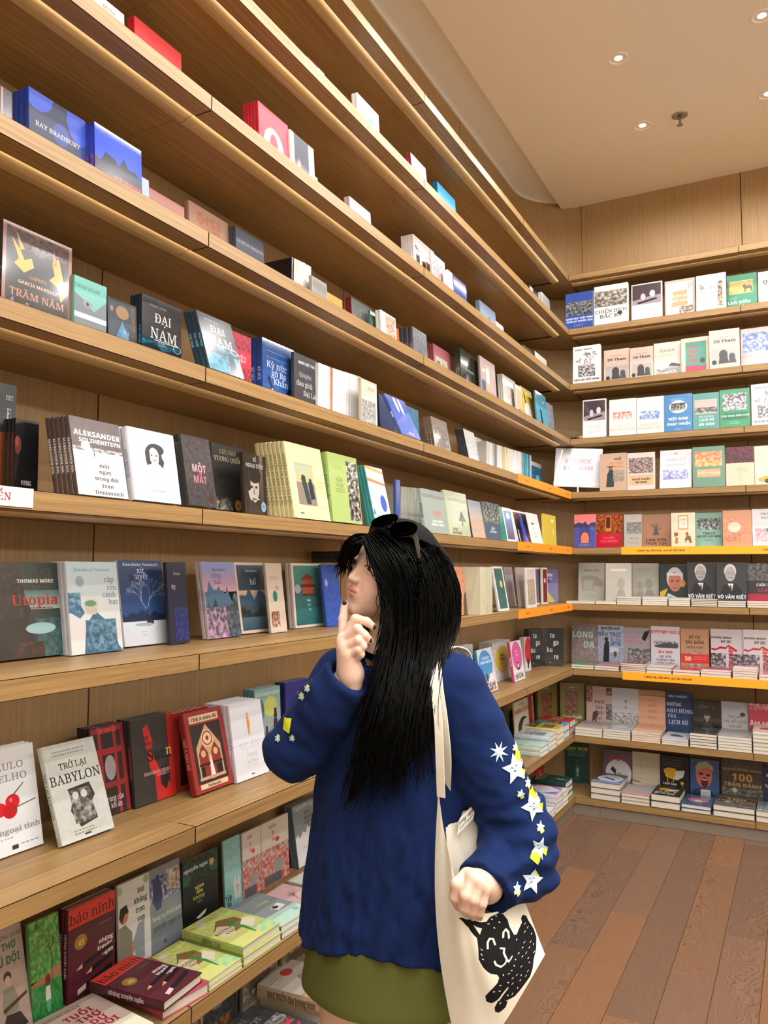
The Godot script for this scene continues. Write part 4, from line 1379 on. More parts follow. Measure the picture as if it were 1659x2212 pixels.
func clothes(me: Node3D) -> void:
	var navy := mat("navy_jersey", rgb(22, 38, 80), 0.9, 0.2)
	navy.rim_enabled = true
	navy.rim = 0.25
	navy.rim_tint = 0.6
	var st := st_new()
	skin_nets(shirt_field, Vector3(-0.31, 0.70, -0.20), Vector3(0.30, 1.33, 0.29), 0.0075, st, Transform3D.IDENTITY, func(_p): return Color.WHITE)
	var shirt := obj("sweatshirt", st.commit(), navy, me)
	# the ribbed collar
	var cs := st_new()
	var ring := []
	for k in 25:
		var a := TAU * k / 24.0
		ring.append(Vector3(-0.014 + 0.060 * cos(a), 1.278 + 0.010 * cos(a + 2.4), -0.004 + 0.056 * sin(a)))
	tube(cs, curve_points(ring, 49), [0.0075], 8)
	obj("collar", cs.commit(), navy, shirt)
	# printed stars on the sleeves, a little green print on the chest
	var pale := mat("print_pale", rgb(196, 216, 226), 0.75)
	var lemon := mat("print_lemon", rgb(218, 222, 34), 0.75)
	var ink := mat("print_ink", rgb(24, 26, 30), 0.75)
	var put := func(x: float, y: float, r: float, turn: float, trail: Vector2) -> void:
		var c := Vector2(x, y)
		if trail != Vector2.ZERO:
			var side: Vector2 = trail.orthogonal().normalized() * r * 0.42
			cloth_print(shirt, "star_trail", lemon, c + trail * 0.62, PackedVector2Array([trail * 0.5 + side * 1.1, trail * 0.5 - side * 1.1, -trail * 0.5 - side, -trail * 0.5 + side]), 0.0012)
			cloth_print(shirt, "star_trail", lemon, c + trail.orthogonal() * 0.5 * signf(trail.x + 0.01), PackedVector2Array([trail.orthogonal() * 0.42 + trail * 0.24, trail.orthogonal() * 0.42 - trail * 0.24, -trail.orthogonal() * 0.4 - trail * 0.24, -trail.orthogonal() * 0.4 + trail * 0.24]), 0.0011)
		cloth_print(shirt, "star_print", pale, c, star(r, turn), 0.0018)
		if r > 0.016:
			for e in [Vector2(-0.26, 0.10), Vector2(0.10, 0.16)]:
				cloth_print(shirt, "star_face", ink, c + e.rotated(-turn) * r, PackedVector2Array([Vector2(-0.10, 0.0) * r, Vector2(0.0, 0.07) * r, Vector2(0.10, 0.0) * r, Vector2(0.0, 0.03) * r]), 0.0024)
			cloth_print(shirt, "star_face", ink, c + Vector2(-0.06, -0.10).rotated(-turn) * r, PackedVector2Array([Vector2(-0.14, 0.02) * r, Vector2(0.0, -0.08) * r, Vector2(0.14, 0.02) * r, Vector2(0.0, -0.03) * r]), 0.0024)
	cloth_print(shirt, "star_print", pale, Vector2(0.1851, 1.1162), star(0.019, -0.4, 8, 0.34), 0.0016)
	put.call(0.2154, 1.0849, 0.027, -0.15, Vector2(0.016, 0.022))
	put.call(0.2461, 1.0207, 0.024, -0.35, Vector2(0.004, 0.022))
	put.call(0.2505, 0.9585, 0.018, 0.5, Vector2(-0.012, -0.016))
	put.call(0.2333, 0.9080, 0.022, 0.3, Vector2(0.012, 0.006))
	for k in [[Vector2(0.2199, 1.1188), 0.008], [Vector2(0.2396, 1.0577), 0.008], [Vector2(0.2227, 1.0445), 0.008], [Vector2(0.2558, 0.9880), 0.009], [Vector2(0.2023, 0.9030), 0.009]]:
		put.call(k[0].x, k[0].y, k[1], 0.3, Vector2(0.003, -0.007))
	for k in [[Vector2(-0.2334, 1.1245), 0.007], [Vector2(-0.2035, 1.1292), 0.007], [Vector2(-0.1849, 1.2103), 0.008], [Vector2(-0.1734, 1.2263), 0.007]]:
		put.call(k[0].x, k[0].y, k[1], 0.2, Vector2(0.002, 0.006))
	cloth_print(shirt, "star_trail", lemon, Vector2(-0.2137, 1.1520), PackedVector2Array([Vector2(-0.008, 0.012), Vector2(0.009, 0.014), Vector2(0.005, -0.014), Vector2(-0.009, -0.010)]), 0.0014)
	cloth_print(shirt, "chest_print", mat("print_green", rgb(120, 160, 128), 0.75), Vector2(-0.0085, 1.1410), PackedVector2Array([Vector2(-0.022, 0.004), Vector2(0.0, 0.011), Vector2(0.024, 0.005), Vector2(0.018, -0.008), Vector2(-0.012, -0.010)]), 0.0014)
	# olive skirt: an open flared cone of cloth with a stitched hem
	var sk := st_new()
	var rows := 22
	var cols := 72
	var pos := func(i: int, k: int) -> Vector3:
		var v := float(i) / rows
		var a := TAU * k / cols
		var y := lerpf(0.82, 0.622 + 0.010 * sin(a + 0.5), v)
		var w := lerpf(0.150, 0.178, v) + 0.004 * sin(a * 5.0 + 1.0) * v
		var q := Vector3(sin(a) * w, 0, cos(a) * (w * 0.74)).rotated(Vector3.UP, -TURN)
		if i >= rows - 2: q *= 0.992 if i == rows else 1.004
		return q + Vector3(-0.026, y, 0.004)
	for i in rows:
		for k in cols:
			var v := [pos.call(i, k), pos.call(i + 1, k), pos.call(i + 1, k + 1), pos.call(i, k + 1)]
			for t in [0, 2, 1, 0, 3, 2]:
				sk.set_smooth_group(0)
				sk.add_vertex(v[t])
	sk.generate_normals()
	obj("skirt", sk.commit(), mat("olive_cotton", rgb(92, 96, 46), 0.85, 0.25), me)

func hair(me: Node3D) -> void:
	var black := mat("hair", rgb(24, 21, 21), 0.36, 0.6)
	black.vertex_color_use_as_albedo = true
	black.albedo_color = Color.WHITE
	var cap := func(p: Vector3) -> float:
		var q := HEAD.affine_inverse() * p
		var d := ell_d(q, Vector3(0, 0.050, -0.022), Vector3(0.083, 0.087, 0.098)) * 0.9
		d = smax(d, -ell_d(q, Vector3(0, -0.040, 0.105), Vector3(0.075, 0.120, 0.070)) * 0.9, 0.01)
		d = smax(d, (-q.y - 0.055) * 0.9, 0.02)
		for ch in [[[Vector3(0.0672, 1.4487, -0.010), 0.050], [Vector3(0.0674, 1.3597, 0.020), 0.049], [Vector3(0.0497, 1.2889, 0.055), 0.042], [Vector3(0.0236, 1.1970, 0.100), 0.032], [Vector3(0.0056, 1.1157, 0.125), 0.022], [Vector3(-0.0055, 1.0577, 0.130), 0.008]], [[Vector3(0.0101, 1.3615, 0.055), 0.030], [Vector3(0.0007, 1.2823, 0.080), 0.028], [Vector3(-0.0320, 1.1829, 0.120), 0.026], [Vector3(-0.0662, 1.0899, 0.125), 0.016], [Vector3(-0.0888, 1.0236, 0.130), 0.006]]]:
			for i in ch.size() - 1:
				d = smin(d, cone_d(p, ch[i][0], ch[i + 1][0], ch[i][1], ch[i + 1][1]), 0.025)
		return d
	var st := st_new()
	skin_nets(cap, Vector3(-0.13, 0.95, -0.12), Vector3(0.14, 1.56, 0.20), 0.0065, st, Transform3D.IDENTITY, func(_p): return Color(0.009, 0.008, 0.008))
	var under := mat("hair_shadow", Color.WHITE, 0.75, 0.2)
	under.vertex_color_use_as_albedo = true
	var mass := obj("hair", st.commit(), under, me)
	# locks combed over it: guides from the parting to the tips, blended into many thin strands
	var sheets := [
		[2300, 0.00125, [
			[Vector3(-0.0685, 1.5127, 0.080), Vector3(-0.0570, 1.4796, 0.100), Vector3(-0.0432, 1.4484, 0.108), Vector3(-0.0297, 1.4244, 0.108), Vector3(-0.0216, 1.3995, 0.103), Vector3(-0.0206, 1.3781, 0.100)],
			[Vector3(-0.0658, 1.5173, 0.080), Vector3(-0.0426, 1.4814, 0.104), Vector3(-0.0182, 1.4351, 0.107), Vector3(-0.0090, 1.3862, 0.101), Vector3(-0.0141, 1.3285, 0.100), Vector3(-0.0281, 1.2698, 0.125), Vector3(-0.0491, 1.1966, 0.150), Vector3(-0.0784, 1.1042, 0.150), Vector3(-0.1055, 0.9962, 0.150)],
			[Vector3(-0.0568, 1.5239, 0.075), Vector3(-0.0220, 1.4859, 0.105), Vector3(0.0031, 1.4353, 0.110), Vector3(0.0106, 1.3820, 0.104), Vector3(0.0037, 1.3199, 0.102), Vector3(-0.0124, 1.2536, 0.132), Vector3(-0.0294, 1.1808, 0.155), Vector3(-0.0527, 1.0972, 0.155), Vector3(-0.0650, 1.0129, 0.150)],
			[Vector3(-0.0432, 1.5311, 0.062), Vector3(0.0050, 1.4907, 0.099), Vector3(0.0300, 1.4354, 0.107), Vector3(0.0356, 1.3820, 0.102), Vector3(0.0286, 1.3113, 0.102), Vector3(0.0155, 1.2451, 0.132), Vector3(-0.0004, 1.1726, 0.155), Vector3(-0.0145, 1.0974, 0.155), Vector3(-0.0201, 1.0214, 0.150)],
			[Vector3(-0.0247, 1.5364, 0.050), Vector3(0.0343, 1.4957, 0.086), Vector3(0.0618, 1.4354, 0.096), Vector3(0.0690, 1.3819, 0.096), Vector3(0.0601, 1.3109, 0.096), Vector3(0.0436, 1.2444, 0.126), Vector3(0.0280, 1.1718, 0.150), Vector3(0.0195, 1.1052, 0.152), Vector3(0.0155, 1.0340, 0.150)],
			[Vector3(-0.0058, 1.5404, 0.030), Vector3(0.0630, 1.4966, 0.060), Vector3(0.0926, 1.4353, 0.071), Vector3(0.0976, 1.3766, 0.076), Vector3(0.0872, 1.3185, 0.080), Vector3(0.0651, 1.2605, 0.116), Vector3(0.0478, 1.1880, 0.146), Vector3(0.0511, 1.1216, 0.150), Vector3(0.0647, 1.0550, 0.150)],
			[Vector3(0.0069, 1.5416, 0.010), Vector3(0.0823, 1.4931, 0.022), Vector3(0.1125, 1.4303, 0.032), Vector3(0.1152, 1.3750, 0.042), Vector3(0.1016, 1.3213, 0.060), Vector3(0.0786, 1.2805, 0.100), Vector3(0.0635, 1.2212, 0.142), Vector3(0.0664, 1.1636, 0.150), Vector3(0.0856, 1.1290, 0.145)],
			[Vector3(0.0095, 1.5414, -0.020), Vector3(0.0928, 1.4848, -0.030), Vector3(0.1229, 1.4199, -0.030), Vector3(0.1199, 1.3625, -0.020), Vector3(0.1001, 1.3125, 0.010), Vector3(0.0741, 1.2805, 0.060), Vector3(0.0526, 1.2350, 0.120), Vector3(0.0425, 1.1718, 0.150), Vector3(0.0366, 1.0881, 0.150)],
			[Vector3(0.0081, 1.5408, -0.045), Vector3(0.0811, 1.5016, -0.075), Vector3(0.1159, 1.4288, -0.085), Vector3(0.1146, 1.3597, -0.070), Vector3(0.0934, 1.2985, -0.040), Vector3(0.0728, 1.2433, -0.020)],
			[Vector3(-0.0074, 1.5365, -0.060), Vector3(0.0423, 1.5043, -0.105), Vector3(0.0735, 1.4231, -0.115), Vector3(0.0727, 1.3478, -0.100), Vector3(0.0558, 1.2862, -0.065), Vector3(0.0454, 1.2393, -0.050)],
			[Vector3(-0.0293, 1.5359, -0.050), Vector3(-0.0240, 1.5037, -0.095), Vector3(-0.0185, 1.4228, -0.105), Vector3(-0.0082, 1.3477, -0.095), Vector3(0.0016, 1.2859, -0.065), Vector3(0.0063, 1.2391, -0.050)],
			[Vector3(-0.0536, 1.5323, -0.020), Vector3(-0.0882, 1.5018, -0.045), Vector3(-0.1024, 1.4331, -0.045), Vector3(-0.0918, 1.3555, -0.040), Vector3(-0.0665, 1.2900, -0.020), Vector3(-0.0515, 1.2452, 0.000)]]],
		[260, 0.0010, [
			[Vector3(-0.0693, 1.5116, 0.084), Vector3(-0.0818, 1.5041, 0.088), Vector3(-0.0957, 1.4880, 0.078), Vector3(-0.1063, 1.4681, 0.062), Vector3(-0.1112, 1.4451, 0.052)],
			[Vector3(-0.0733, 1.5166, 0.072), Vector3(-0.0916, 1.5102, 0.070), Vector3(-0.1049, 1.4912, 0.058), Vector3(-0.1128, 1.4683, 0.044), Vector3(-0.1158, 1.4376, 0.034)],
			[Vector3(-0.0644, 1.5237, 0.060), Vector3(-0.0873, 1.5217, 0.040), Vector3(-0.1077, 1.4979, 0.020), Vector3(-0.1154, 1.4620, 0.010), Vector3(-0.1149, 1.4220, -0.005)]]],
		[260, 0.0011, [
			[Vector3(-0.0173, 1.3063, 0.070), Vector3(-0.0386, 1.2603, 0.118), Vector3(-0.0656, 1.1821, 0.140), Vector3(-0.0913, 1.0988, 0.145), Vector3(-0.1100, 0.9963, 0.145)],
			[Vector3(0.0042, 1.3073, 0.080), Vector3(-0.0105, 1.2527, 0.125), Vector3(-0.0345, 1.1711, 0.148), Vector3(-0.0528, 1.0960, 0.150), Vector3(-0.0795, 1.0205, 0.148)],
			[Vector3(0.0257, 1.3079, 0.085), Vector3(0.0191, 1.2446, 0.128), Vector3(0.0083, 1.1713, 0.148), Vector3(0.0051, 1.0963, 0.150), Vector3(0.0088, 1.0210, 0.148)]]],
		[26, 0.0009, [
			[Vector3(-0.0450, 1.4528, 0.110), Vector3(-0.0315, 1.4156, 0.110), Vector3(-0.0340, 1.3854, 0.106), Vector3(-0.0454, 1.3550, 0.102)],
			[Vector3(-0.0415, 1.4510, 0.110), Vector3(-0.0270, 1.4129, 0.108), Vector3(-0.0251, 1.3800, 0.104), Vector3(-0.0321, 1.3595, 0.102)]]],
	]
	rng.seed = 99
	for sh in sheets:
		var n: int = sh[0]
		var guides := []
		for g in sh[2]: guides.append(curve_points(g, 18))
		var ls := st_new()
		for i in n:
			var s := (i + rng.randf()) / n * (guides.size() - 1)
			var k := mini(int(s), guides.size() - 2)
			var f := s - k
			var g0: PackedVector3Array = guides[k]
			var g1: PackedVector3Array = guides[k + 1]
			var jit := Vector3(rng.randfn(0, 1), 0, rng.randfn(0, 1))
			var wob := rng.randf() * TAU
			var cut := rng.randf_range(0.80, 1.0) if rng.randf() < 0.6 else rng.randf_range(0.55, 0.86)
			var deep := rng.randf_range(-0.006, 0.003)
			var pts := PackedVector3Array()
			var rad := []
			# strands gather into locks
			var lock := floorf(f * 6.0 + 0.5) / 6.0
			for j in 18:
				var u := j / 17.0
				var ff := lerpf(f, lock, 0.65 * u)
				var uu := u * cut * 17.0
				var a := mini(int(uu), 16)
				var p := g0[a].lerp(g0[a + 1], uu - a).lerp(g1[a].lerp(g1[a + 1], uu - a), ff)
				p += jit * 0.0038 * (0.45 + u) + Vector3(sin(u * 7.0 + wob), 0, cos(u * 6.0 + wob)) * 0.004 * u + Vector3(sin(u * 9.0 + lock * 40.0), 0, 0) * 0.006 * u * u
				p.z += deep
				pts.append(p)
				rad.append(sh[1] * (0.75 if j == 0 else 1.0 - 0.85 * pow(u, 3.0)))
			var tone := rng.randf_range(0.006, 0.014)
			tube(ls, pts, rad, 4, Color(tone, tone * 0.9, tone * 0.86))
		obj("hair_locks", ls.commit(), black, me)

func sunglasses() -> void:
	var o := thing("sunglasses", "dark oval sunglasses with ornate frame pushed up on the young woman's hair", "sunglasses", Vector3(0.5091, 0.0, 3.3354))
	o.rotation.y = deg_to_rad(28.099)
	var frame := mat("tortoise", rgb(44, 34, 24), 0.15, 0.7)
	var gold := mat("brass_inlay", rgb(150, 128, 80), 0.25)
	gold.metallic = 0.8
	var lens := mat("dark_lens", rgb(16, 14, 18), 0.05, 0.8)
	var put := func(c: Vector3, nrm: Vector3, along: Vector3) -> void:
		var n := nrm.normalized()
		var u := (along - n * along.dot(n)).normalized()
		var v := n.cross(u)
		var rs := st_new()
		var ls := st_new()
		var gs := st_new()
		var ring := PackedVector3Array()
		for k in 37:
			var a := TAU * k / 36.0
			ring.append(c + u * cos(a) * 0.0255 + v * sin(a) * 0.0205)
		tube(rs, ring, [0.0036], 8)
		for k in 36:
			for t in [c + n * 0.002, ring[k] + n * 0.0005, ring[k + 1] + n * 0.0005]:
				ls.set_normal(n); ls.add_vertex(t)
			for t in [c - n * 0.001, ring[k + 1] - n * 0.001, ring[k] - n * 0.001]:
				ls.set_normal(-n); ls.add_vertex(t)
			if k % 3 == 0: tube(gs, PackedVector3Array([ring[k] + n * 0.0028, ring[k] + n * 0.0042]), [0.0012], 6)
		obj("rim", rs.commit(), frame, o)
		obj("lens", ls.commit(), lens, o)
		obj("studs", gs.commit(), gold, o)
	put.call(Vector3(-0.0285, 1.5526, 0.030), Vector3(-0.30, 0.86, 0.42), Vector3(0.9, 0.12, 0.3))
	put.call(Vector3(0.0081, 1.5323, 0.078), Vector3(-0.20, 0.78, 0.60), Vector3(0.95, -0.2, 0.2))
	var bs := st_new()
	tube(bs, curve_points([Vector3(-0.0108, 1.5479, 0.046), Vector3(-0.0081, 1.5512, 0.054), Vector3(-0.0082, 1.5441, 0.064)], 8), [0.0032], 8)
	obj("bridge", bs.commit(), frame, o)
	for t in [[Vector3(0.0278, 1.5255, 0.088), Vector3(0.0328, 1.5116, 0.098), Vector3(0.0371, 1.4890, 0.104), Vector3(0.0408, 1.4693, 0.102)], [Vector3(-0.0467, 1.5525, 0.000), Vector3(-0.0584, 1.5303, -0.020), Vector3(-0.0588, 1.5021, -0.050), Vector3(-0.0530, 1.4778, -0.070)]]:
		var s := st_new()
		var c := curve_points(t, 14)
		ribbon(s, c, [Vector3(0.9, 0.1, 0.3)], [0.011, 0.011, 0.010, 0.009, 0.008, 0.008, 0.007, 0.007, 0.007, 0.006, 0.006, 0.006, 0.006, 0.006], 0.0034)
		obj("temple", s.commit(), frame, o)
	# the ornate dark chain that hangs along the hair
	var cs := st_new()
	for k in 11:
		var p := curve_points([Vector3(0.0370, 1.4674, 0.108), Vector3(0.0402, 1.4399, 0.116), Vector3(0.0368, 1.4134, 0.114), Vector3(0.0307, 1.3895, 0.112)], 11)[k]
		var ring := PackedVector3Array()
		for j in 11: ring.append(p + Vector3(cos(TAU * j / 10.0) * 0.0036, sin(TAU * j / 10.0) * 0.0050, sin(k * 1.7) * 0.001 * cos(TAU * j / 10.0)))
		tube(cs, ring, [0.0012], 5)
	obj("chain", cs.commit(), frame, o)

func tote_bag() -> void:
	var o := thing("tote_bag", "natural cotton tote bag with a smiling black cat print on her shoulder", "bag", Vector3(0.5091, 0.0, 3.3354))
	o.rotation.y = deg_to_rad(28.099)
	var cotton := mat("cotton", rgb(238, 230, 212), 0.9, 0.2)
	# the printed front panel; its top edge is pulled down where the hand grips it
	var top := [Vector3(0.0724, 1.0434, 0.150), Vector3(0.0800, 0.9877, 0.172), Vector3(0.0917, 0.9332, 0.200), Vector3(0.1088, 0.8803, 0.215), Vector3(0.1429, 0.8583, 0.212), Vector3(0.1831, 0.8550, 0.185), Vector3(0.2214, 0.8668, 0.140)]
	var bot := [Vector3(0.1131, 0.5760, 0.205), Vector3(0.1337, 0.6141, 0.214), Vector3(0.1574, 0.6509, 0.216), Vector3(0.1833, 0.6841, 0.214), Vector3(0.2088, 0.7166, 0.206), Vector3(0.2345, 0.7443, 0.190), Vector3(0.2628, 0.7647, 0.160)]
	var tp := curve_points(top, 41)
	var bp := curve_points(bot, 41)
	var at := func(u: float, v: float) -> Vector3:
		var f := u * 40.0
		var k := mini(int(f), 39)
		var a := tp[k].lerp(tp[k + 1], f - k)
		var b := bp[k].lerp(bp[k + 1], f - k)
		var p := a.lerp(b, v)
		# full in the middle, a few hanging folds near the gripped edge
		p.x -= 0.024 * sin(PI * v) * (1.0 - u) * (1.0 - u)
		p.z += 0.030 * sin(PI * u) * sin(PI * clampf(v * 0.9 + 0.05, 0.0, 1.0)) + 0.004 * sin(u * 24.0 + v * 3.0) * (1.0 - v) * sin(PI * u)
		return p
	var im := Image.create(1024, 1024, false, Image.FORMAT_RGBA8)
	im.fill(rgb(240, 234, 217))
	var black := rgb(32, 31, 32)
	var cream := rgb(232, 226, 208)
	var uvp := func(l: Array) -> PackedVector2Array:
		var r := PackedVector2Array()
		for k in range(0, l.size(), 2): r.append(Vector2(l[k], l[k + 1]) * 1.024)
		return r
	poly_to(im, uvp.call([338, 272, 485, 200, 548, 240, 528, 330, 495, 428, 510, 490, 545, 548, 595, 592, 600, 630, 572, 662, 488, 692, 425, 725, 415, 763, 455, 792, 510, 795, 570, 790, 505, 810, 462, 835, 452, 868, 478, 895, 542, 910, 585, 880, 640, 922, 740, 945, 812, 962, 855, 928, 888, 858, 935, 798, 980, 692, 988, 580, 968, 432, 965, 338, 940, 275, 920, 288, 915, 338, 883, 352, 852, 375, 835, 350, 828, 225, 835, 140, 822, 58, 790, 20, 722, 40, 678, 85, 625, 85, 562, 78]), black)
	poly_to(im, uvp.call([555, 132, 622, 143, 585, 202]), cream)
	for l in [[608, 330, 625, 278, 652, 248, 678, 260, 675, 318], [755, 283, 772, 235, 795, 220, 805, 268, 792, 328], [705, 375, 730, 398, 712, 435, 712, 520], [620, 468, 620, 503, 648, 548, 685, 545, 712, 520, 720, 552, 755, 530], [620, 782, 570, 790, 522, 805]]:
		var q: PackedVector2Array = uvp.call(l)
		for k in q.size() - 1:
			line_to(im, q[k], q[k + 1], 17.0, cream)
			ellipse_to(im, q[k].x, q[k].y, 8.5, 8.5, cream)
			ellipse_to(im, q[k + 1].x, q[k + 1].y, 8.5, 8.5, cream)
	rng.seed = 8
	for l in [[555, 335], [538, 380], [535, 420], [688, 108], [728, 68], [720, 158], [768, 42], [772, 118], [838, 422], [878, 550], [852, 572], [810, 572], [770, 592], [742, 638], [785, 730], [852, 815], [860, 675], [858, 755], [932, 712], [948, 582], [940, 465], [908, 462], [918, 642], [912, 792], [680, 665], [638, 635], [690, 740], [728, 755], [755, 812], [815, 872], [582, 702], [515, 715], [558, 742], [645, 738], [670, 788], [732, 848], [785, 888], [598, 842], [520, 838], [575, 875], [633, 875], [688, 883], [710, 658], [825, 652], [895, 675], [932, 392]]:
		var q := Vector2(l[0], l[1]) * 1.024
		var a := rng.randf_range(-0.9, 0.9) + 0.9
		line_to(im, q - Vector2(cos(a), sin(a)) * 9.0, q + Vector2(cos(a), sin(a)) * 9.0, 9.0, cream)
	im.convert(Image.FORMAT_RGB8)
	var pm := mat("cat_print", Color.WHITE, 0.9, 0.2)
	pm.albedo_texture = ImageTexture.create_from_image(im)
	for part in [["front_panel", pm, 0.0], ["back_panel", cotton, 1.0]]:
		var st := st_new()
		var N := 36
		var back: float = part[2]
		var tb := [Vector3(0.0843, 1.0327, 0.105), Vector3(0.1094, 1.0171, 0.098), Vector3(0.1322, 1.0072, 0.090), Vector3(0.1555, 1.0001, 0.080), Vector3(0.1787, 0.9952, 0.072), Vector3(0.2033, 0.9518, 0.085), Vector3(0.2282, 0.8549, 0.110)]
		var tq := curve_points(tb, 41)
		var pos := func(u: float, v: float) -> Vector3:
			if back == 0.0: return at.call(u, v)
			var f := u * 40.0
			var k := mini(int(f), 39)
			var b := bp[k].lerp(bp[k + 1], f - k)
			var p := tq[k].lerp(tq[k + 1], f - k).lerp(b + Vector3(0, 0, -0.004), v)
			p.z -= 0.02 * sin(PI * u) * sin(PI * v)
			return p
		for side in [1.0, -1.0]:
			for i in N:
				for j in N:
					var uv := [Vector2(i, j) / N, Vector2(i + 1, j) / N, Vector2(i + 1, j + 1) / N, Vector2(i, j + 1) / N]
					var nn := []
					var v := []
					for q in uv:
						var p: Vector3 = pos.call(q.x, q.y)
						var e := 0.012
						var du: Vector3 = pos.call(minf(q.x + e, 1.0), q.y) - pos.call(maxf(q.x - e, 0.0), q.y)
						var dv: Vector3 = pos.call(q.x, minf(q.y + e, 1.0)) - pos.call(q.x, maxf(q.y - e, 0.0))
						var n: Vector3 = dv.cross(du).normalized() * side
						if n.z * side < 0.0: n = -n
						nn.append(n)
						v.append(p + n * 0.0006)
					for t in ([0, 1, 2, 0, 2, 3] if side > 0 else [0, 2, 1, 0, 3, 2]):
						st.set_normal(nn[t])
						st.set_uv(uv[t] if side > 0 else Vector2(0.01, 0.01))
						st.add_vertex(v[t])
		obj(part[0], st.commit(), part[1], o)
	# straps over the shoulder, and the sewn-in label
	var s1 := st_new()
	ribbon(s1, curve_points([Vector3(0.0890, 1.0287, 0.100), Vector3(0.0881, 1.1015, 0.135), Vector3(0.0810, 1.1720, 0.150), Vector3(0.0726, 1.2373, 0.135), Vector3(0.0729, 1.2749, 0.105), Vector3(0.0853, 1.2942, 0.070), Vector3(0.1162, 1.2977, 0.030), Vector3(0.1447, 1.2721, -0.020), Vector3(0.1526, 1.1918, -0.050)], 40), [Vector3(0.85, 0.1, 0.5)], [0.020], 0.0022)
	obj("strap", s1.commit(), cotton, o)
	var s2 := st_new()
	ribbon(s2, curve_points([Vector3(0.0773, 1.0374, 0.152), Vector3(0.0739, 1.1085, 0.165), Vector3(0.0714, 1.1748, 0.165), Vector3(0.0667, 1.2302, 0.145), Vector3(0.0671, 1.2722, 0.112), Vector3(0.0794, 1.2930, 0.076), Vector3(0.1073, 1.2991, 0.036), Vector3(0.1365, 1.2773, -0.015), Vector3(0.1457, 1.1917, -0.050)], 40), [Vector3(0.85, 0.1, 0.5)], [0.016], 0.0022)
	obj("strap", s2.commit(), cotton, o)
	var ls := st_new()
	var c0 := Vector3(0.1083, 0.9612, 0.128)
	var c1 := Vector3(0.1411, 0.9874, 0.112)
	var up := Vector3(0.006, 0.030, -0.004)
	var dn := (c1 - c0).cross(up).normalized()
	quad(ls, c0, c1, c1 + up, c0 + up, dn, Rect2(0, 0, 1, 1))
	quad(ls, c1 - dn * 0.0008, c0 - dn * 0.0008, c0 + up - dn * 0.0008, c1 + up - dn * 0.0008, -dn, Rect2(0, 0, 0, 0))
	var li := Image.create(256, 160, false, Image.FORMAT_RGBA8)
	li.fill(rgb(238, 234, 224))
	text_to(li, "ying tiger", 128, 52, 56, rgb(30, 28, 28), "B", 250)
	text_to(li, "openhagen", 128, 112, 40, rgb(30, 28, 28), "b", 240)
	li.convert(Image.FORMAT_RGB8)
	var lm := mat("label_print", Color.WHITE, 0.8)
	lm.albedo_texture = ImageTexture.create_from_image(li)
	obj("label", ls.commit(), lm, o)

func _ready() -> void:
	make_materials()
	light_and_camera()
	build_room()
	build_shelves()
	setup_fonts()
	print_covers()
	stock_books()
	build_signs()
	build_person()


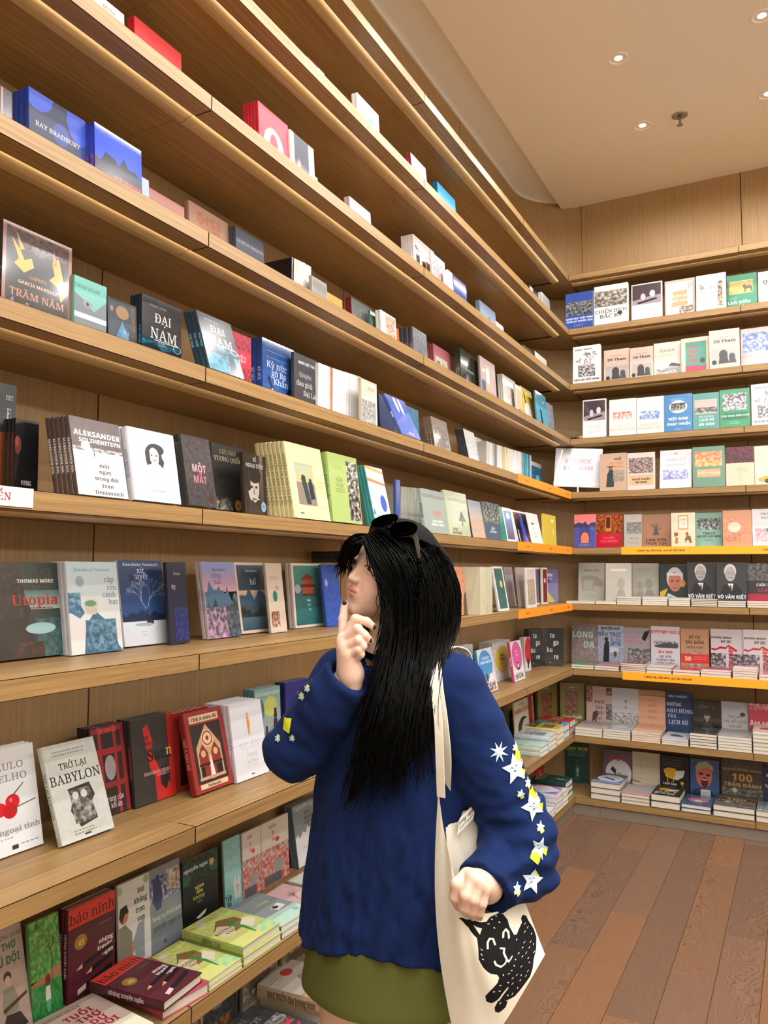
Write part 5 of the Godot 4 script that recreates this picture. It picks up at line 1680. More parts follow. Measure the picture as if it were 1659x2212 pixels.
# one line per cover: 0 small or 1 large tile, then drawing steps in percent of the cover
const COVERS := """
0r 0 0 100 100 b3202a;r 60 0 40 30 e8d8d8
0r 0 0 100 100 eef0f2;e 62 38 20 14 5bb4ea;e 62 62 22 16 5bb4ea;e 62 38 8 5 eef0f2;e 62 62 9 7 eef0f2;s f2f0ee 999 BLUE
0r 0 0 100 100 d8d8de;n 10 15 80 60 c4c4d0 e4e4ea;t 50 40 9 889 f SONG;s 96304a eee SONG
0g 0 0 100 100 39b8ee 1ea6e2;e 50 50 30 20 4cc4f4;s 1680a8 eee XANH
0r 0 0 100 100 3a4468;r 0 0 40 100 e8e8ea
0r 0 0 100 100 f0eeee;n 20 35 60 40 d8d8dc f4f4f4;s f0f0f0 999 x
0r 0 0 100 100 d8c4ae;r 0 22 100 78 38342e;t 50 12 7 443 f TRUYEN;n 15 40 70 45 4a453c 38342e;s 38342e ddd x
0r 0 0 100 100 d8484a;r 32 38 40 40 e4b8a4;r 36 42 32 32 d8a090;l 20 24 60 2 6 e8a0a0;s c02c30 eee x
0r 0 0 100 100 d84458;e 48 55 34 30 dcd4c8;e 48 50 13 17 d84458;p dcd4c8 70,50 84,50 84,100 60,100 74,78;s b41c2c e88 CHIN
0r 0 0 100 100 d8ccc4;r 16 0 60 100 3a4250;e 34 50 11 14 8a4a44;e 34 48 6 8 d8a890;p c8a898 22,75 46,75 44,62 26,62;l 50 85 20 2 5 aab;s dcd0c4 555 x
0r 0 0 100 100 eceae8
0r 0 0 100 100 ead8dc;l 35 40 40 2 6 c8a8b4;s e4d0d4 a88 x
0r 0 0 100 100 f2eaea;r 58 22 34 60 e0a468;p 222 8,15 26,22 22,95 12,95;p 222 36,35 52,35 50,95 42,95;l 62 30 26 3 6 a63;s f4ecec b99 NGAY
0r 0 0 100 100 f0e4e6;n 10 10 80 80 c87a80 f0d8d8;r 40 85 20 5 c66
0r 0 0 100 100 eef0f4;k 50 90 60 88b 7;s f0f0f4 99b x
0r 0 0 100 100 2a4aa8;e 36 62 26 26 c8a868;e 62 64 20 28 b89070;n 20 45 60 45 d8b888 6a5848;s 2a4aa8 eee x
0r 0 0 100 100 a4c0e4;r 30 40 50 45 e4ecf4;p 6688c0 25,40 55,20 85,40;r 45 60 15 25 7a98cc;s 9cbcd8 eee x
0r 0 0 100 100 eceef2;n 20 40 60 40 d0d4e0 f0f0f4
0r 0 0 100 100 b8aca4;r 10 20 80 40 9c8c84
0r 0 0 100 100 2a5a48;r 0 0 100 25 e8dcc8
0r 0 0 100 100 3c3a42;r 62 0 6 100 c08078;s 3c3a42 ccc x
1r 0 0 100 100 2a3352;e 15 0 26 20 3a5ad0;e 95 8 30 26 3a5ad0;e 55 32 14 12 3a4a90;e 100 60 20 30 34488c;t 50 34 7 d8d0d0 f RAY BRADBURY;t 50 52 11 6f8fd0 f NGƯỜI;t 52 66 11 5a6a80 f MINH HỌA;s 2040a0 c04040 TRUYEN
1r 0 0 100 100 3a5ae0;p 2c3044 0,38 12,40 22,28 40,30 50,36 60,24 72,34 84,32 100,40 100,100 0,100;n 0 45 100 55 30344a 262a3e;t 70 52 10 e04848 B DELPHINE;t 70 64 10 e04848 F & VIGAN;t 74 75 4 ccc f tieu thuyet;s 2838a0 d04040 DELPHINE
0r 0 0 100 100 a8b4cc;r 30 30 40 40 d8b0a0
0r 0 0 100 100 d8a09c;n 0 20 100 50 c83c3c d89890;l 20 80 60 2 6 b66
0r 0 0 100 100 cda898;p e4cdb8 14,45 86,45 90,62 82,78 18,78 10,62;t 50 60 9 9a6a58 f chuyện;n 20 8 60 30 c88868 d0a898;s b88c80 eee x
0r 0 0 100 100 474c60;t 50 18 8 aab f GEORGES SIMENON;t 50 46 15 dde f MỐI TÌNH;n 0 60 100 40 8a90a4 40465a;s 40465a ccc x
0r 0 0 100 100 1c1a1c;s 1c1a1c 888 x
0r 0 0 100 100 e8dfc8;s e8dfc8 888 x
0r 0 0 100 100 f0e8da;s f0e8da 888 x
0r 0 0 100 100 f0eae6;s f0eae6 888 x
0r 0 0 100 100 ece4e2;s ece4e2 888 x
0r 0 0 100 100 aaa6a2;r 8 8 84 84 9a9896;l 25 40 50 3 7 ccc
0r 0 0 100 100 d8b050;l 30 40 40 3 7 a67828
0r 0 0 100 100 707874;n 10 10 80 80 60686a 848c88;t 50 45 10 a04048 f THƠ;s 8c2030 eee x
0n 0 0 100 100 3c6a58 8cae9c
0r 0 0 100 100 ece8e4;n 30 4 66 50 b86848 e8d8d0;r 0 56 90 32 2c5ca8;t 46 72 17 fff B NHÃ TƠ;s e8e8ea 99a x
0r 0 0 100 100 d8602c
0r 0 0 100 100 6a7078;e 50 70 22 30 5a5c62;n 0 0 100 40 585e68 80868e;s 4a4a52 c8807a TRINH THÁM
0r 0 0 100 100 d07888;r 12 22 70 74 e8e0d4;r 18 30 20 16 6a9a58;r 48 30 20 16 d8b888;r 20 54 16 16 b8b0a0;r 46 54 10 30 4a5890;s b05868 eee x
0g 0 0 100 100 3c443c 2c3a28;e 60 88 26 14 6a9a48;e 34 62 7 18 a878b0;e 26 78 14 6 8a6a98;t 50 36 6 ccc f Bàn chuyện;s 303c34 889 x
0r 0 0 100 100 b8a4a8;r 30 12 34 46 d8a878;r 36 18 22 30 e8e0e0;r 4 46 26 20 3a5a80;r 6 72 40 18 d83c58;r 30 90 50 10 e848a0;t 20 26 9 fff B DỤ
0r 0 0 100 100 e8e4de;k 50 96 50 88a8d0 5;k 30 96 40 b0a8c0 6;s e4e0d8 a99 x
0r 0 0 100 100 e6dcc8;n 10 10 80 50 e0d0b0 c8a888;n 20 60 70 30 d0402c e6dcc8
0g 0 0 100 100 e4cc58 d8c030;e 45 58 34 24 ece8e0;p 444 20,8 34,14 30,30 40,34 26,38;k 40 80 40 998 5;s d8c050 776 x
0g 0 0 100 100 5aa0bc 6cc4dc;r 0 34 100 66 66c4e0;p 223 30,40 42,44 50,70 60,95 40,95;t 70 20 7 fff f biển
0n 0 0 100 100 5a7890 c0b8c4
1r 0 0 100 100 9a6a5c;r 5 3 90 94 2a2725;n 5 3 90 20 6a3a2c 2a2725;p d8b040 12,12 24,22 30,30 40,26 44,34 30,42 16,36 22,30;p c8a860 24,22 18,6 30,20;p d8b040 70,22 80,16 86,32 92,50 84,58 78,44 66,40 74,34;p c09038 72,10 78,24 70,28;p 6a7090 6,76 16,66 20,82 8,90;p c05a34 84,88 96,80 92,98 74,98;k 86 96 30 8a7a50 4;k 12 98 26 b0603c 4;t 50 44 4 c08050 f GABRIEL;t 50 51 4.4 d0a080 B GARCIA MARQUEZ;t 50 62 9.5 d09070 f TRĂM NĂM;t 50 75 10.5 e09a60 f CÔ ĐƠN;l 34 84 32 1.4 3.4 775;s 3a3634 a98 TRĂM NĂM
1g 0 0 100 100 74c4b4 6c8c98;p 707880 0,22 30,30 60,42 100,22 100,100 0,100;e 40 34 14 5 889098;e 40 34 4 2.5 223;t 40 12 10 2a6a6a f EDGAR ALLAN;r 0 48 100 7 dce4e8;t 45 68 13 4ab0a0 F Vào;t 55 84 13 4ab0a0 F vùng nước
1r 0 0 100 100 20242c;r 6 4 88 92 2c3440;p 1c2c40 20,96 20,52 50,18 80,52 80,96;p 3c7aa0 28,92 28,56 50,30 72,56 72,92;k 50 94 60 9ac0d0 7;e 50 18 22 10 a07850;e 14 16 5 4 b08060;e 86 16 5 4 b08060;n 80 4 14 92 6a4a34 263038;s 1c2a38 9ab x
1g 0 0 100 100 32363c 3c4448;r 0 62 100 38 2f8aa0;n 0 55 100 45 2a98b4 1c5a70;p 1a2630 60,100 66,70 74,58 82,72 86,100;p 2a3a44 0,62 30,56 50,64 100,58 100,66 0,70;t 52 24 16 f4f4f4 f ĐẠI;t 54 44 19 f4f4f4 f NAM;o 88 56 10 5 1.2 f0f0f0;r 30 52 60 1.2 f0f0f0;l 40 54 24 1.2 3 ccc;t 40 10 4 99a f PHANH CƯỜNG;s 1c3440 7ac ĐẠI NAM
1r 0 0 100 100 c4203c;n 0 0 100 30 c42040 6a1020;n 0 60 100 40 d02840 5a0c1c;t 40 45 15 f0d8d8 f TRIỆU
1n 0 0 100 100 2c5aa4 3a6ab4;l 14 15 76 1.6 9 8ab0e0;t 44 34 13 e8f0ff f Kỳ nức;t 50 45 12 e8f0ff f gỡ Ba;t 56 56 12 e8f0ff f Khẩn;p e8e8f0 40,98 48,98 30,66 26,68;p 222c40 26,68 31,66 20,50 15,54;p e8e8f0 50,98 58,98 74,76 69,74;p 222c40 70,74 76,76 86,62 80,60;e 88 94 18 10 204a50;s 24489c b0c8ff KÝ NỨC
1n 0 0 100 70 44444c 3a3840;n 0 60 100 40 4a4048 302c34;t 50 13 6 eee B MƯỜI VIỆT THỦ;t 44 32 9 bbb f Chuyện;t 40 46 11 ddd f đao phủ;t 60 60 11 ddd f Đại La;e 48 80 9 8 e8e8f4;p 555 30,100 38,86 60,86 68,100
0r 0 0 100 100 f0ecea;s f0ecea 888 x
0r 0 0 100 100 f2efee;s f2efee 888 x
0r 0 0 100 100 b87858;s b87858 888 x
0r 0 0 100 100 f0eae6;s f0eae6 888 x
0r 0 0 100 100 eeeae6;s eeeae6 888 x
0r 0 0 100 100 f0eeee;s f0eeee 888 x
0r 0 0 100 100 f0f0f2;s f0f0f2 888 x
0r 0 0 100 100 eeeef2;s eeeef2 888 x
0r 0 0 100 100 f0eef0;s f0eef0 888 x
0r 0 0 100 100 ececf0;s ececf0 888 x
0r 0 0 100 100 efeef0;s efeef0 888 x
0r 0 0 100 100 ece4d4;s ece4d4 888 x
0r 0 0 100 100 eae0cc;s eae0cc 888 x
0r 0 0 100 100 dcd0c0;t 60 16 8 a09080 f Yêu Hồ;g 0 34 88 60 e4e4e4 6a6a6a;n 0 40 88 54 8a8a8a c8c8c8
0r 0 0 100 100 8a7868;r 0 60 100 4 b8a890
0g 0 0 100 100 1c3460 203a70
0r 0 0 100 100 4a66bc;o 50 64 46 36 2 3a54a4;o 50 64 36 28 2 3a54a4;o 50 64 26 20 2 3a54a4;o 50 64 16 12 2 3a54a4;e 40 20 7 20 e8ecf8;e 62 22 7 20 e8ecf8;t 56 90 9 f0d0e8 f sóng;s 2c4290 dde NƯỚC
0n 0 0 100 100 1c5a80 4a9ac0
0r 0 0 100 100 d8d0c8;n 12 20 80 70 e8e8ea a09890;e 50 48 22 22 b0a8a4;s a89888 332 TÊN BOOK
0g 0 0 100 100 d8d8dc a4a4a8;n 10 30 80 60 b8b8bc e8e8ec;s 262628 667 x
0r 0 0 100 100 6a8a5a;p e0e4d8 0,0 60,0 40,30 0,60;r 60 70 12 30 d8e0b0
0r 0 0 100 100 e0dcd4;s e0dcd4 888 x
0r 0 0 100 100 e8e8ea;s e8e8ea 888 x
0r 0 0 100 100 c0bcc0;s c0bcc0 888 x
0r 0 0 100 100 8a8488;s 8a8488 888 x
0r 0 0 100 100 e8e8ee;s e8e8ee 888 x
0r 0 0 100 100 f0f0f4;s f0f0f4 888 x
0r 0 0 100 100 eeeef0;s eeeef0 888 x
0r 0 0 100 100 e4dcb0;s e4dcb0 888 x
0r 0 0 100 100 ece6cc;s ece6cc 888 x
0r 0 0 100 100 e4ead8;s e4ead8 888 x
0r 0 0 100 100 f0f0f2;s f0f0f2 888 x
0r 0 0 100 100 eeeef0;s eeeef0 888 x
0r 0 0 100 100 f0eeee;s f0eeee 888 x
0r 0 0 100 100 ececf0;s ececf0 888 x
0r 0 0 100 100 e8d4d0;s e8d4d0 888 x
0r 0 0 100 100 2a92a8;s 2a92a8 888 x
0r 0 0 100 100 2a8ca4;s 2a8ca4 888 x
0r 0 0 100 100 2a92a8;s 2a92a8 888 x
0r 0 0 100 100 2886a0;s 2886a0 888 x
0r 0 0 100 100 e8ecec;s e8ecec 888 x
0r 0 0 100 100 2484b4;r 0 0 100 14 eef0f2;n 0 14 100 60 1c6a98 2c8cbc;e 60 50 14 10 8ad0ee;k 46 60 40 143c60 6
1r 0 0 100 100 45484c;p b4643c 0,100 0,40 88,44 100,58 100,100;t 84 12 6 ddd f ERT;t 84 26 13 dcd f E;n 0 50 100 50 b4643c a85830;r 78 62 6 1 e8d0b0;s 45484c ddd x
1r 0 0 100 100 18181a;e 12 34 14 12 6a3030;e 8 30 8 7 8a4a44;t 50 82 8 ddd f VƯƠNG;l 20 90 60 1.4 3 999;s 111 ccc x
1r 0 0 100 100 e2dedc;n 0 0 100 40 4c3c38 5c4a44;n 0 38 100 5 e8e8e8 5c4a44;t 52 20 11 eee B ALEKSANDER;t 56 29 10 ddd B SOLZHENITSYN;e 26 36 9 6 b8b8bc;t 58 60 7 222 F một;t 58 68 7 222 F ngày;t 60 77 7 222 F trong đời;t 60 86 7 222 F Ivan;t 62 95 7 222 F Denisovich;p 222 40,44 42,44 42,49 40,49;s 4c3c38 eee ALEKSANDER SOL
1r 0 0 100 100 e6e8ee;r 0 62 100 38 b4bccc;e 50 35 18 15 1c1c1e;e 56 26 18 8 141416;e 51 36 11 12 d0ccca;p 1c1c1e 32,40 42,30 42,48 34,50;p 1c1c1e 62,30 72,42 68,52 60,46;p c8c8c8 36,52 66,52 58,45 46,45;e 46 35 1.6 1.4 222;e 56 35 1.6 1.4 222;p 8a4a4a 47,41 56,41 51,43;r 28 51 54 13 e8e6e4;t 54 58 8 aaa f NHẬT KÝ;l 36 84 40 1 3 99a;s d0d0d8 88a ANNE NHẬT KÝ
1g 0 0 100 100 4c4c50 38363a;n 0 0 100 100 504e50 403c40;t 50 46 15 c8a0a8 B MỘT;t 50 62 15 b07880 B MẤT;e 52 54 4 4 c03040;e 80 88 9 7 4a3434;s 2a2a2c 888 x
1r 0 0 100 100 2c2a2a;n 0 30 100 60 343230 262424;t 50 10 8 c8b890 f LƯU ĐÀY;t 50 20 8.5 d8c8a0 f VƯƠNG QUỐC;n 10 72 50 18 c8c0b0 343230;e 78 82 10 8 e8a858;t 78 82 5 543 f RA;t 50 97 6 ccc f ALBERT CAMUS
1r 0 0 100 100 2e2828;g 70 0 16 100 7a6864 3a3232;e 42 52 25 25 b8b0a8;e 48 34 27 12 262222;p 262222 14,40 26,28 30,56 18,60;p 3a3434 18,84 34,72 60,82 80,100 10,100;e 34 52 5 2 2a2626;e 54 52 5 2 2a2626;p 8c847c 42,52 46,52 48,64 38,64;r 36 70 18 2.4 4a3c38;r 54 70 14 1.6 ddd;t 50 8 8 ddd f KẺ;t 50 18 8.5 ddd f NGOẠI CUỘC;e 84 82 11 8 98c0d8;l 76 80 16 1.2 3 357;t 40 97 6 bbb f ALBERT
1r 0 0 100 100 e4dca4;r 18 26 50 56 8a7a6c;n 18 26 50 26 c8b060 9ab0b4;p 2c3a34 32,46 44,42 52,80 40,80;p 1c2230 50,50 62,50 64,72 52,74;e 38 44 4 3 222;e 57 48 4 3 222;e 58 48 26 7 00000000;r 74 42 18 22 d8cc90;t 83 49 5 b0a060 f KIM;t 83 55 5 b0a060 f VÂN;l 72 82 22 1 3 aa8;r 18 92 10 2 554;s c8bc88 6a6040 NGUYỄN DU KIM VÂN KIỀU
1r 0 0 100 100 a8bc70;r 60 8 38 88 e8dcc8;n 60 8 38 88 1c1c1c e8e0cc;t 32 38 8 6a7a40 f KIM;t 32 46 8 6a7a40 f VÂN;t 34 54 8 6a7a40 f KIỀU;l 16 18 36 1.4 3 8a9a58;s 8ca858 55683a KIM VÂN KIỀU
0r 0 0 100 100 e8e8ec;r 0 4 100 4 e4b860;r 0 18 100 6 e08858;s e8e8ec 99a x
0r 0 0 100 100 e4e8f0;p e0a848 0,0 100,6 100,10 0,5;p e08a50 0,20 100,26 100,30 0,26;m 0 66 100 34 2c9c94 1c7c78;e 70 60 17 14 3a5ab0;n 0 80 100 20 f0f4f4 2c9c94;s 2c8c88 eee x
0r 0 0 100 100 4a66b0
0r 0 0 100 100 c8c8bc;s c8c8bc 888 x
0r 0 0 100 100 c6c8bc;s c6c8bc 888 x
0r 0 0 100 100 c4c6b8;s c4c6b8 888 x
0r 0 0 100 100 c2c6b8;s c2c6b8 888 x
0r 0 0 100 100 bcc4b4;s bcc4b4 888 x
0r 0 0 100 100 bac2b2;s bac2b2 888 x
0r 0 0 100 100 a8b4a4;s a8b4a4 888 x
0r 0 0 100 100 b0b8aa;s b0b8aa 888 x
0r 0 0 100 100 98a49c;t 50 16 10 6a6058 f NGUYÊN NGỌC;r 40 48 34 12 b88878;t 55 72 7 e8e8e0 B CÁC BẠN;t 55 80 7 e8e8e0 B TÔI Ở TRÊN;s a4b0a4 445 CÁC BẠN TÔI
0r 0 0 100 100 bcc4a8;t 54 20 10 a08c60 f NGUYÊN NGỌC;p 4a5a40 50,66 84,66 66,42;r 64 66 5 10 3a4030;t 30 86 8 665838 B DỌC;t 36 94 8 665838 B ĐƯỜNG;s b4bea4 232 DỌC ĐƯỜNG 1
0g 0 0 100 60 8a98a4 c8b0a0;n 0 50 100 50 d0b098 b89c8c;s 3a3030 ccc x
0n 0 0 100 55 303838 a4a8a0;r 0 55 100 45 4c6070;t 50 70 8 ccd B GẤU;t 50 79 8 ccd B KHÔNG
0r 0 0 100 100 3a9484
0r 0 0 100 100 e6e6f0;g 12 10 76 84 8cacd8 6a5870;e 50 24 18 10 f0f4f8;s f0f0f4 99a x
0r 0 0 100 100 eeeef4;r 6 6 90 94 141828;p 3a54c8 52,10 60,16 66,40 72,60 64,100 44,100 46,60 42,36;e 54 10 6 5 4a64d8;p 8c80d8 64,70 84,100 60,100;r 16 60 6 36 ddd
0r 0 0 100 100 e8e2e0;p 333 26,30 40,34 54,30 44,38 32,38;t 40 52 8 aaa f mùa;t 46 64 8 aaa f hạc;t 50 76 8 aaa f trắng
0r 0 0 100 100 d4bc3c;l 30 12 50 3 6 a88c20;r 60 14 20 10 f0e8b0;r 72 44 8 20 e8dc90
1n 0 0 100 100 2c3434 3c4a48;g 40 30 60 20 5a8488 a8b4ac;p 2e2622 0,0 34,0 44,36 52,50 48,60 60,100 0,100;n 0 0 40 60 2a2220 443830;n 60 60 40 40 2c4c50 4a6c6c;e 66 70 24 6 98c0c4;n 20 84 50 16 5a3020 2c2420;t 62 20 5.5 eee B THOMAS MORE;t 60 40 15 b83020 F Utopia;l 50 48 40 1.2 3 433;s 201e1e ccc x
1g 0 0 100 100 c4dce6 ecdcd8;p 4a7a98 0,34 16,40 30,56 20,62 0,54;n 0 34 24 22 3a6a8c 8ab4c4;p 3c6c8c 30,70 50,54 60,60 84,72 92,94 100,100 24,100;n 30 64 60 34 2c5470 7ca4b8;e 42 46 14 5 d8d0c0;p d0c8b4 29,46 56,46 52,58 34,58;e 42 46 11 3.4 6a9a74;e 24 22 8 6 9ab4c4;t 50 9 5 88a8bc F Kawabata Yasunari;t 82 20 8 6a7c88 f rập;t 86 29 8 6a7c88 f rờn;t 80 37 8 6a7c88 f cánh;t 88 45 8 6a7c88 f hạc;s d8dce4 89a x
0g 0 0 100 70 24407c 2c4c8c;r 0 74 100 26 e8ecf0
1g 0 0 100 72 24406c 2a5090;n 0 0 100 72 00000000 ffffff18;m 0 58 100 16 1c3058 14284c;r 0 72 100 28 dde4ee;k 56 76 60 c8d8e8 9;p 1c2438 52,78 58,78 57,56 55,56;e 60 74 8 3.4 3a2c34;e 46 76 20 2 9ab8d0;l 40 84 12 1.4 4 9ab8d0;t 50 5 5.4 cfe0f4 F Kawabata Yasunari;t 48 12 9 eef f xứ;t 48 19 9 eef f tuyết;r 22 17 12 8 1c2c48;s e4e8f0 88a XỨ TUYẾT
1r 0 0 100 100 20263c;n 30 56 70 40 2c3c9c 1c2238;t 50 14 5.4 aab F Yasunari;t 30 30 8 ccd f đẹp
1g 0 0 100 40 8098d0 d8a0ac;m 0 26 100 40 5a7ca0 4a6c80;m 0 44 100 56 3c5c60 2c484c;n 0 60 60 40 d8a0c0 3c5058;n 60 66 40 34 6c7884 3a4650;p 4a5058 56,66 92,66 84,60 64,60;t 50 10 5.4 5a6c9c F Kawabata;t 40 18 8.5 4c64a8 f tiếng;t 42 26 8.5 4c64a8 f núi;s d8ccd4 88a TIẾNG NÚI
1r 0 0 100 100 e4ccb8;g 6 4 88 92 2c3c4c 4a6070;g 6 40 88 16 e0b088 90a0a8;m 6 36 88 26 3c5c78 34506c;m 6 56 88 26 28383c 1c282c;g 6 78 88 18 4a6c80 34505c;k 76 82 30 1c2828 6;t 50 12 5 c8ccd0 F Kawabata;t 52 28 11 e8e8e8 f hồ;s d8b8a8 865 HỒ
1r 0 0 100 100 d8c8b8;e 44 48 14 8 2c8478;n 10 70 50 22 6a2c24 d8c8b8;t 60 36 7 765 f TRE;l 20 20 60 1.4 3 a98
1r 0 0 100 100 e8d8cc;g 5 4 90 92 4a8c78 2c6c78;n 5 40 90 30 3c5c60 2c7474;p 7a3428 26,26 74,26 66,22 50,16 34,22;r 36 26 30 8 a04c34;p 6a2c24 20,38 80,38 72,33 28,33;r 32 38 38 10 a85038;r 28 48 46 3 5c3028;e 16 40 10 7 b0a0b4;t 50 58 4.4 eee f kim;t 50 65 4.4 eee f các;t 52 72 4.4 eee f tự;l 30 12 40 1.2 3 2c5c54;s e0d4d0 88a x
1n 0 0 100 100 2448a0 3460c0;e 20 30 8 6 8ab4f0
0n 0 0 100 100 c87858 e09878;p 3a2420 50,60 70,50 60,100 30,100;s 3a2a24 ccc x
0r 0 0 100 100 e8e8e4;n 8 6 84 86 2c5c5c 6aa0a0
0r 0 0 100 100 c8a0a8;r 30 36 60 30 4a4450;r 40 70 50 24 5c5460
0r 0 0 100 100 c8c4a8;s c8c4a8 888 x
0r 0 0 100 100 c4c0a4;s c4c0a4 888 x
0r 0 0 100 100 c8c4a8;s c8c4a8 888 x
0r 0 0 100 100 c0bca0;s c0bca0 888 x
0r 0 0 100 100 c6c2a6;s c6c2a6 888 x
0r 0 0 100 100 e4e4e0;n 10 5 80 90 2c5450 3c706c;e 60 40 12 8 e0c070
0r 0 0 100 100 b8a8a8;g 0 20 100 40 dcd4d4 a89c9c
0n 0 0 100 100 4a4c60 8a8488
0n 0 0 100 100 b8a090 d8c8bc;s d8ccc4 776 x
0r 0 0 100 100 e4dcd8;g 12 6 76 24 c8b8b4 d8c8c0;n 12 30 76 62 6a7880 c89868
0r 0 0 100 100 e0d8d8;r 10 5 80 90 6a6080;n 10 50 80 45 5a4c58 8a7078
0r 0 0 100 100 ece0d4;r 14 5 76 90 7c1420;r 36 30 30 12 e0c8c0
0r 0 0 100 100 8c84b0;r 0 0 100 42 746ea0;p d0c858 4,50 4,98 78,98;t 46 18 11 eee B ĐÊM;t 50 28 8 dde f sao;e 30 36 8 6 443c50
1r 0 0 100 100 eceef0;t 62 18 9 8a8c9c f PAULO;t 60 29 9 8a8c9c f COELHO;e 66 52 9 7 d81828;e 50 57 8 6.4 d81828;e 62 60 9 7 c81020;p 5a4a20 66,46 82,36 82,37 67,47;p 5a4a20 66,58 96,54 96,55 66,59;e 64 50 2 2 f08080;e 48 55 2 2 f08080;t 72 78 13 99a F ngoại tình;l 20 84 50 1 3 aab;r 60 92 8 4 334;l 72 92 24 1 3 99a
1n 0 0 100 100 c8cbc4 d0d2cc;l 16 8 70 1.4 3.4 8a8c84;t 50 24 9 2c2c2a f TRỞ LẠI;t 50 37 15 242422 f BABYLON;p 3a3834 30,48 72,46 78,60 70,66 74,84 40,88 28,70 34,60;n 32 50 40 34 b0aea8 3a3834;e 42 56 6 4 d8d4cc;e 58 56 6 4 d8d4cc;l 26 90 46 1.4 3 887;r 44 95 12 2 444;s b8bcb4 554 TRỞ LẠI BABYLON
1r 0 0 100 100 2c1a1c;r 0 2 100 6 8c2024;r 20 0 10 100 a42428;r 66 0 8 100 a42428;r 0 26 100 7 a42428;r 0 64 100 6 8c2024;e 50 48 16 14 a09498;r 88 0 12 100 8c2024;t 50 6 7 e05040 B VICTOR HU;t 56 82 8 e8e4e4 f cùng của;t 58 90 8 e8e4e4 f kết án
1r 0 0 100 100 34322f;p c42824 28,12 40,8 50,30 46,44 60,60 70,86 78,80 92,84 92,100 52,100 50,70 40,60 34,36;p 2c1c1c 62,64 80,60 86,74 76,90 64,82;r 88 0 12 100 b82420;t 34 24 7 2a1a18 F vũ;t 36 31 7 2a1a18 F điệu;t 38 38 7 2a1a18 F quỷ;t 64 46 18 1c1412 F Sata;t 88 44 16 d8b060 F n;t 56 66 5 e8b0a8 f KRASZNAHORKAI;t 70 70 5 e8b0a8 f LÁSZLÓ;s 2c2a28 c43 SATANTANGO
1r 0 0 100 100 a8322c;r 20 8 74 10 d8c0a0;r 20 20 74 74 3a2220;s a02a28 d8b080 CHỮ A
1r 0 0 100 100 9c2c2a;r 12 6 76 9 e0cca8;t 50 10.5 6.5 4a2018 F Chữ A màu đỏ;r 10 17 80 72 2c2422;p c8a078 18,84 18,46 50,18 82,46 82,84;p 8a2c28 22,84 22,54 34,42 46,54 46,84;p 8a2c28 54,84 54,54 66,42 78,54 78,84;e 50 36 15 11 e0c098;o 50 36 13 9 2.4 8a2c28;e 50 36 4 3 8a2c28;e 34 54 6 4.4 d8b080;e 66 54 6 4.4 d8b080;r 20 66 60 3 1c1614;p 1c1614 22,70 32,70 32,82 22,84;p 1c1614 62,70 78,70 78,84 64,82;p e8e0cc 44,86 58,86 54,66 52,60 48,66;e 51 60 3 2.4 d8b898;r 16 82 68 4 c8a078;r 14 90 72 6 e0cca8;t 50 93 4.6 4a2018 F Nathaniel;s 8c2424 e0a080 CHỮ A MÀU ĐỎ
1r 0 0 100 100 e4e6ee;p d8a050 48,20 54,18 58,30 54,44 50,44 48,32;e 52 17 3 2.4 d8a050;o 52 32 14 14 1 d0d4e0;t 50 57 13 d0d0da f VỤ ÁN;r 0 54 100 .8 b8bcc8;t 54 70 6.5 b8bcc8 f FRANZ;t 54 78 6.5 b8bcc8 f KAFKA;l 36 83 36 .8 3 c8ccd8;r 46 94 10 2 778;s dcdce6 99b VỤ ÁN
1g 0 0 100 60 88b4b0 a8b0b8;p 8a94a4 0,40 40,60 100,46 100,100 0,100;e 60 26 26 14 c8d070;e 16 30 20 18 5c7878;p 2c2c34 72,44 86,44 88,96 70,96;e 79 40 7 4 3a3434;r 74 30 10 8 24242c;p 3a3c48 40,52 48,52 52,76 36,80;t 50 8 8 e8f0f0 f GUY DE MAUPASSANT;s 5c9090 eee x
1r 0 0 100 100 2c3290;t 60 18 6 dde f GUY DE;t 60 36 9 eef f SÁN;s 20246c ccf x
0n 0 0 100 100 e4e4e6 b8b8bc;e 52 48 38 34 e06054;t 52 40 8 fff B VUI;n 10 80 80 18 333 eee
0n 0 0 100 100 e8e8e8 c0c0c0;e 52 46 38 34 d8c040;t 52 36 8 333 B HỌC;t 52 46 8 333 B NHÀ
0n 0 0 100 100 eeeeee d0d0d4;e 46 36 42 32 2c98dc;t 50 22 7 eef B THẾ GIỚI;t 50 31 8 eef B MÓN NGHĨA;p 222 34,60 44,54 52,66 46,76 36,72;e 70 66 12 8 eee;n 10 78 80 18 222 eee;s 2090d0 eef THẾ GIỚI
0r 0 0 100 100 eae8e8;e 60 40 60 40 d82c34;p 222 40,60 70,70 60,95 40,90
0n 0 0 100 100 eeeeee d8d8d8;e 50 38 44 36 d8609c;t 48 26 8 f4d0e4 B HÀ;t 50 36 7 f4d0e4 B DÃ;p 222 40,56 54,52 60,70 44,74;e 50 62 6 6 eee;n 10 80 80 16 444 eee;s c8407c eee NHÀ GIẢ
0r 0 0 100 100 3a3a3e;t 42 18 18 e4e0cc B ta;t 62 36 18 e4e0cc B ga;t 28 56 18 e4e0cc B ku;t 62 74 18 e4e0cc B re;e 30 90 5 2 888
1r 0 0 100 100 c4aca0;t 70 9 6 6a584c f PHÙNG QUÁN;t 50 18 10 2c6a4c B TUỔI THƠ;t 62 31 11 2c6a4c B DỮ DỘI;e 60 46 8 5 3c3c38;e 60 50 6 5 d8b898;p 9a9484 44,70 50,56 70,56 78,70 74,80 48,80;p 3c342c 36,96 50,80 78,82 92,96 60,98;p 5a3c28 44,74 96,66 96,69 46,78;s b8a498 543 TUỔI THƠ
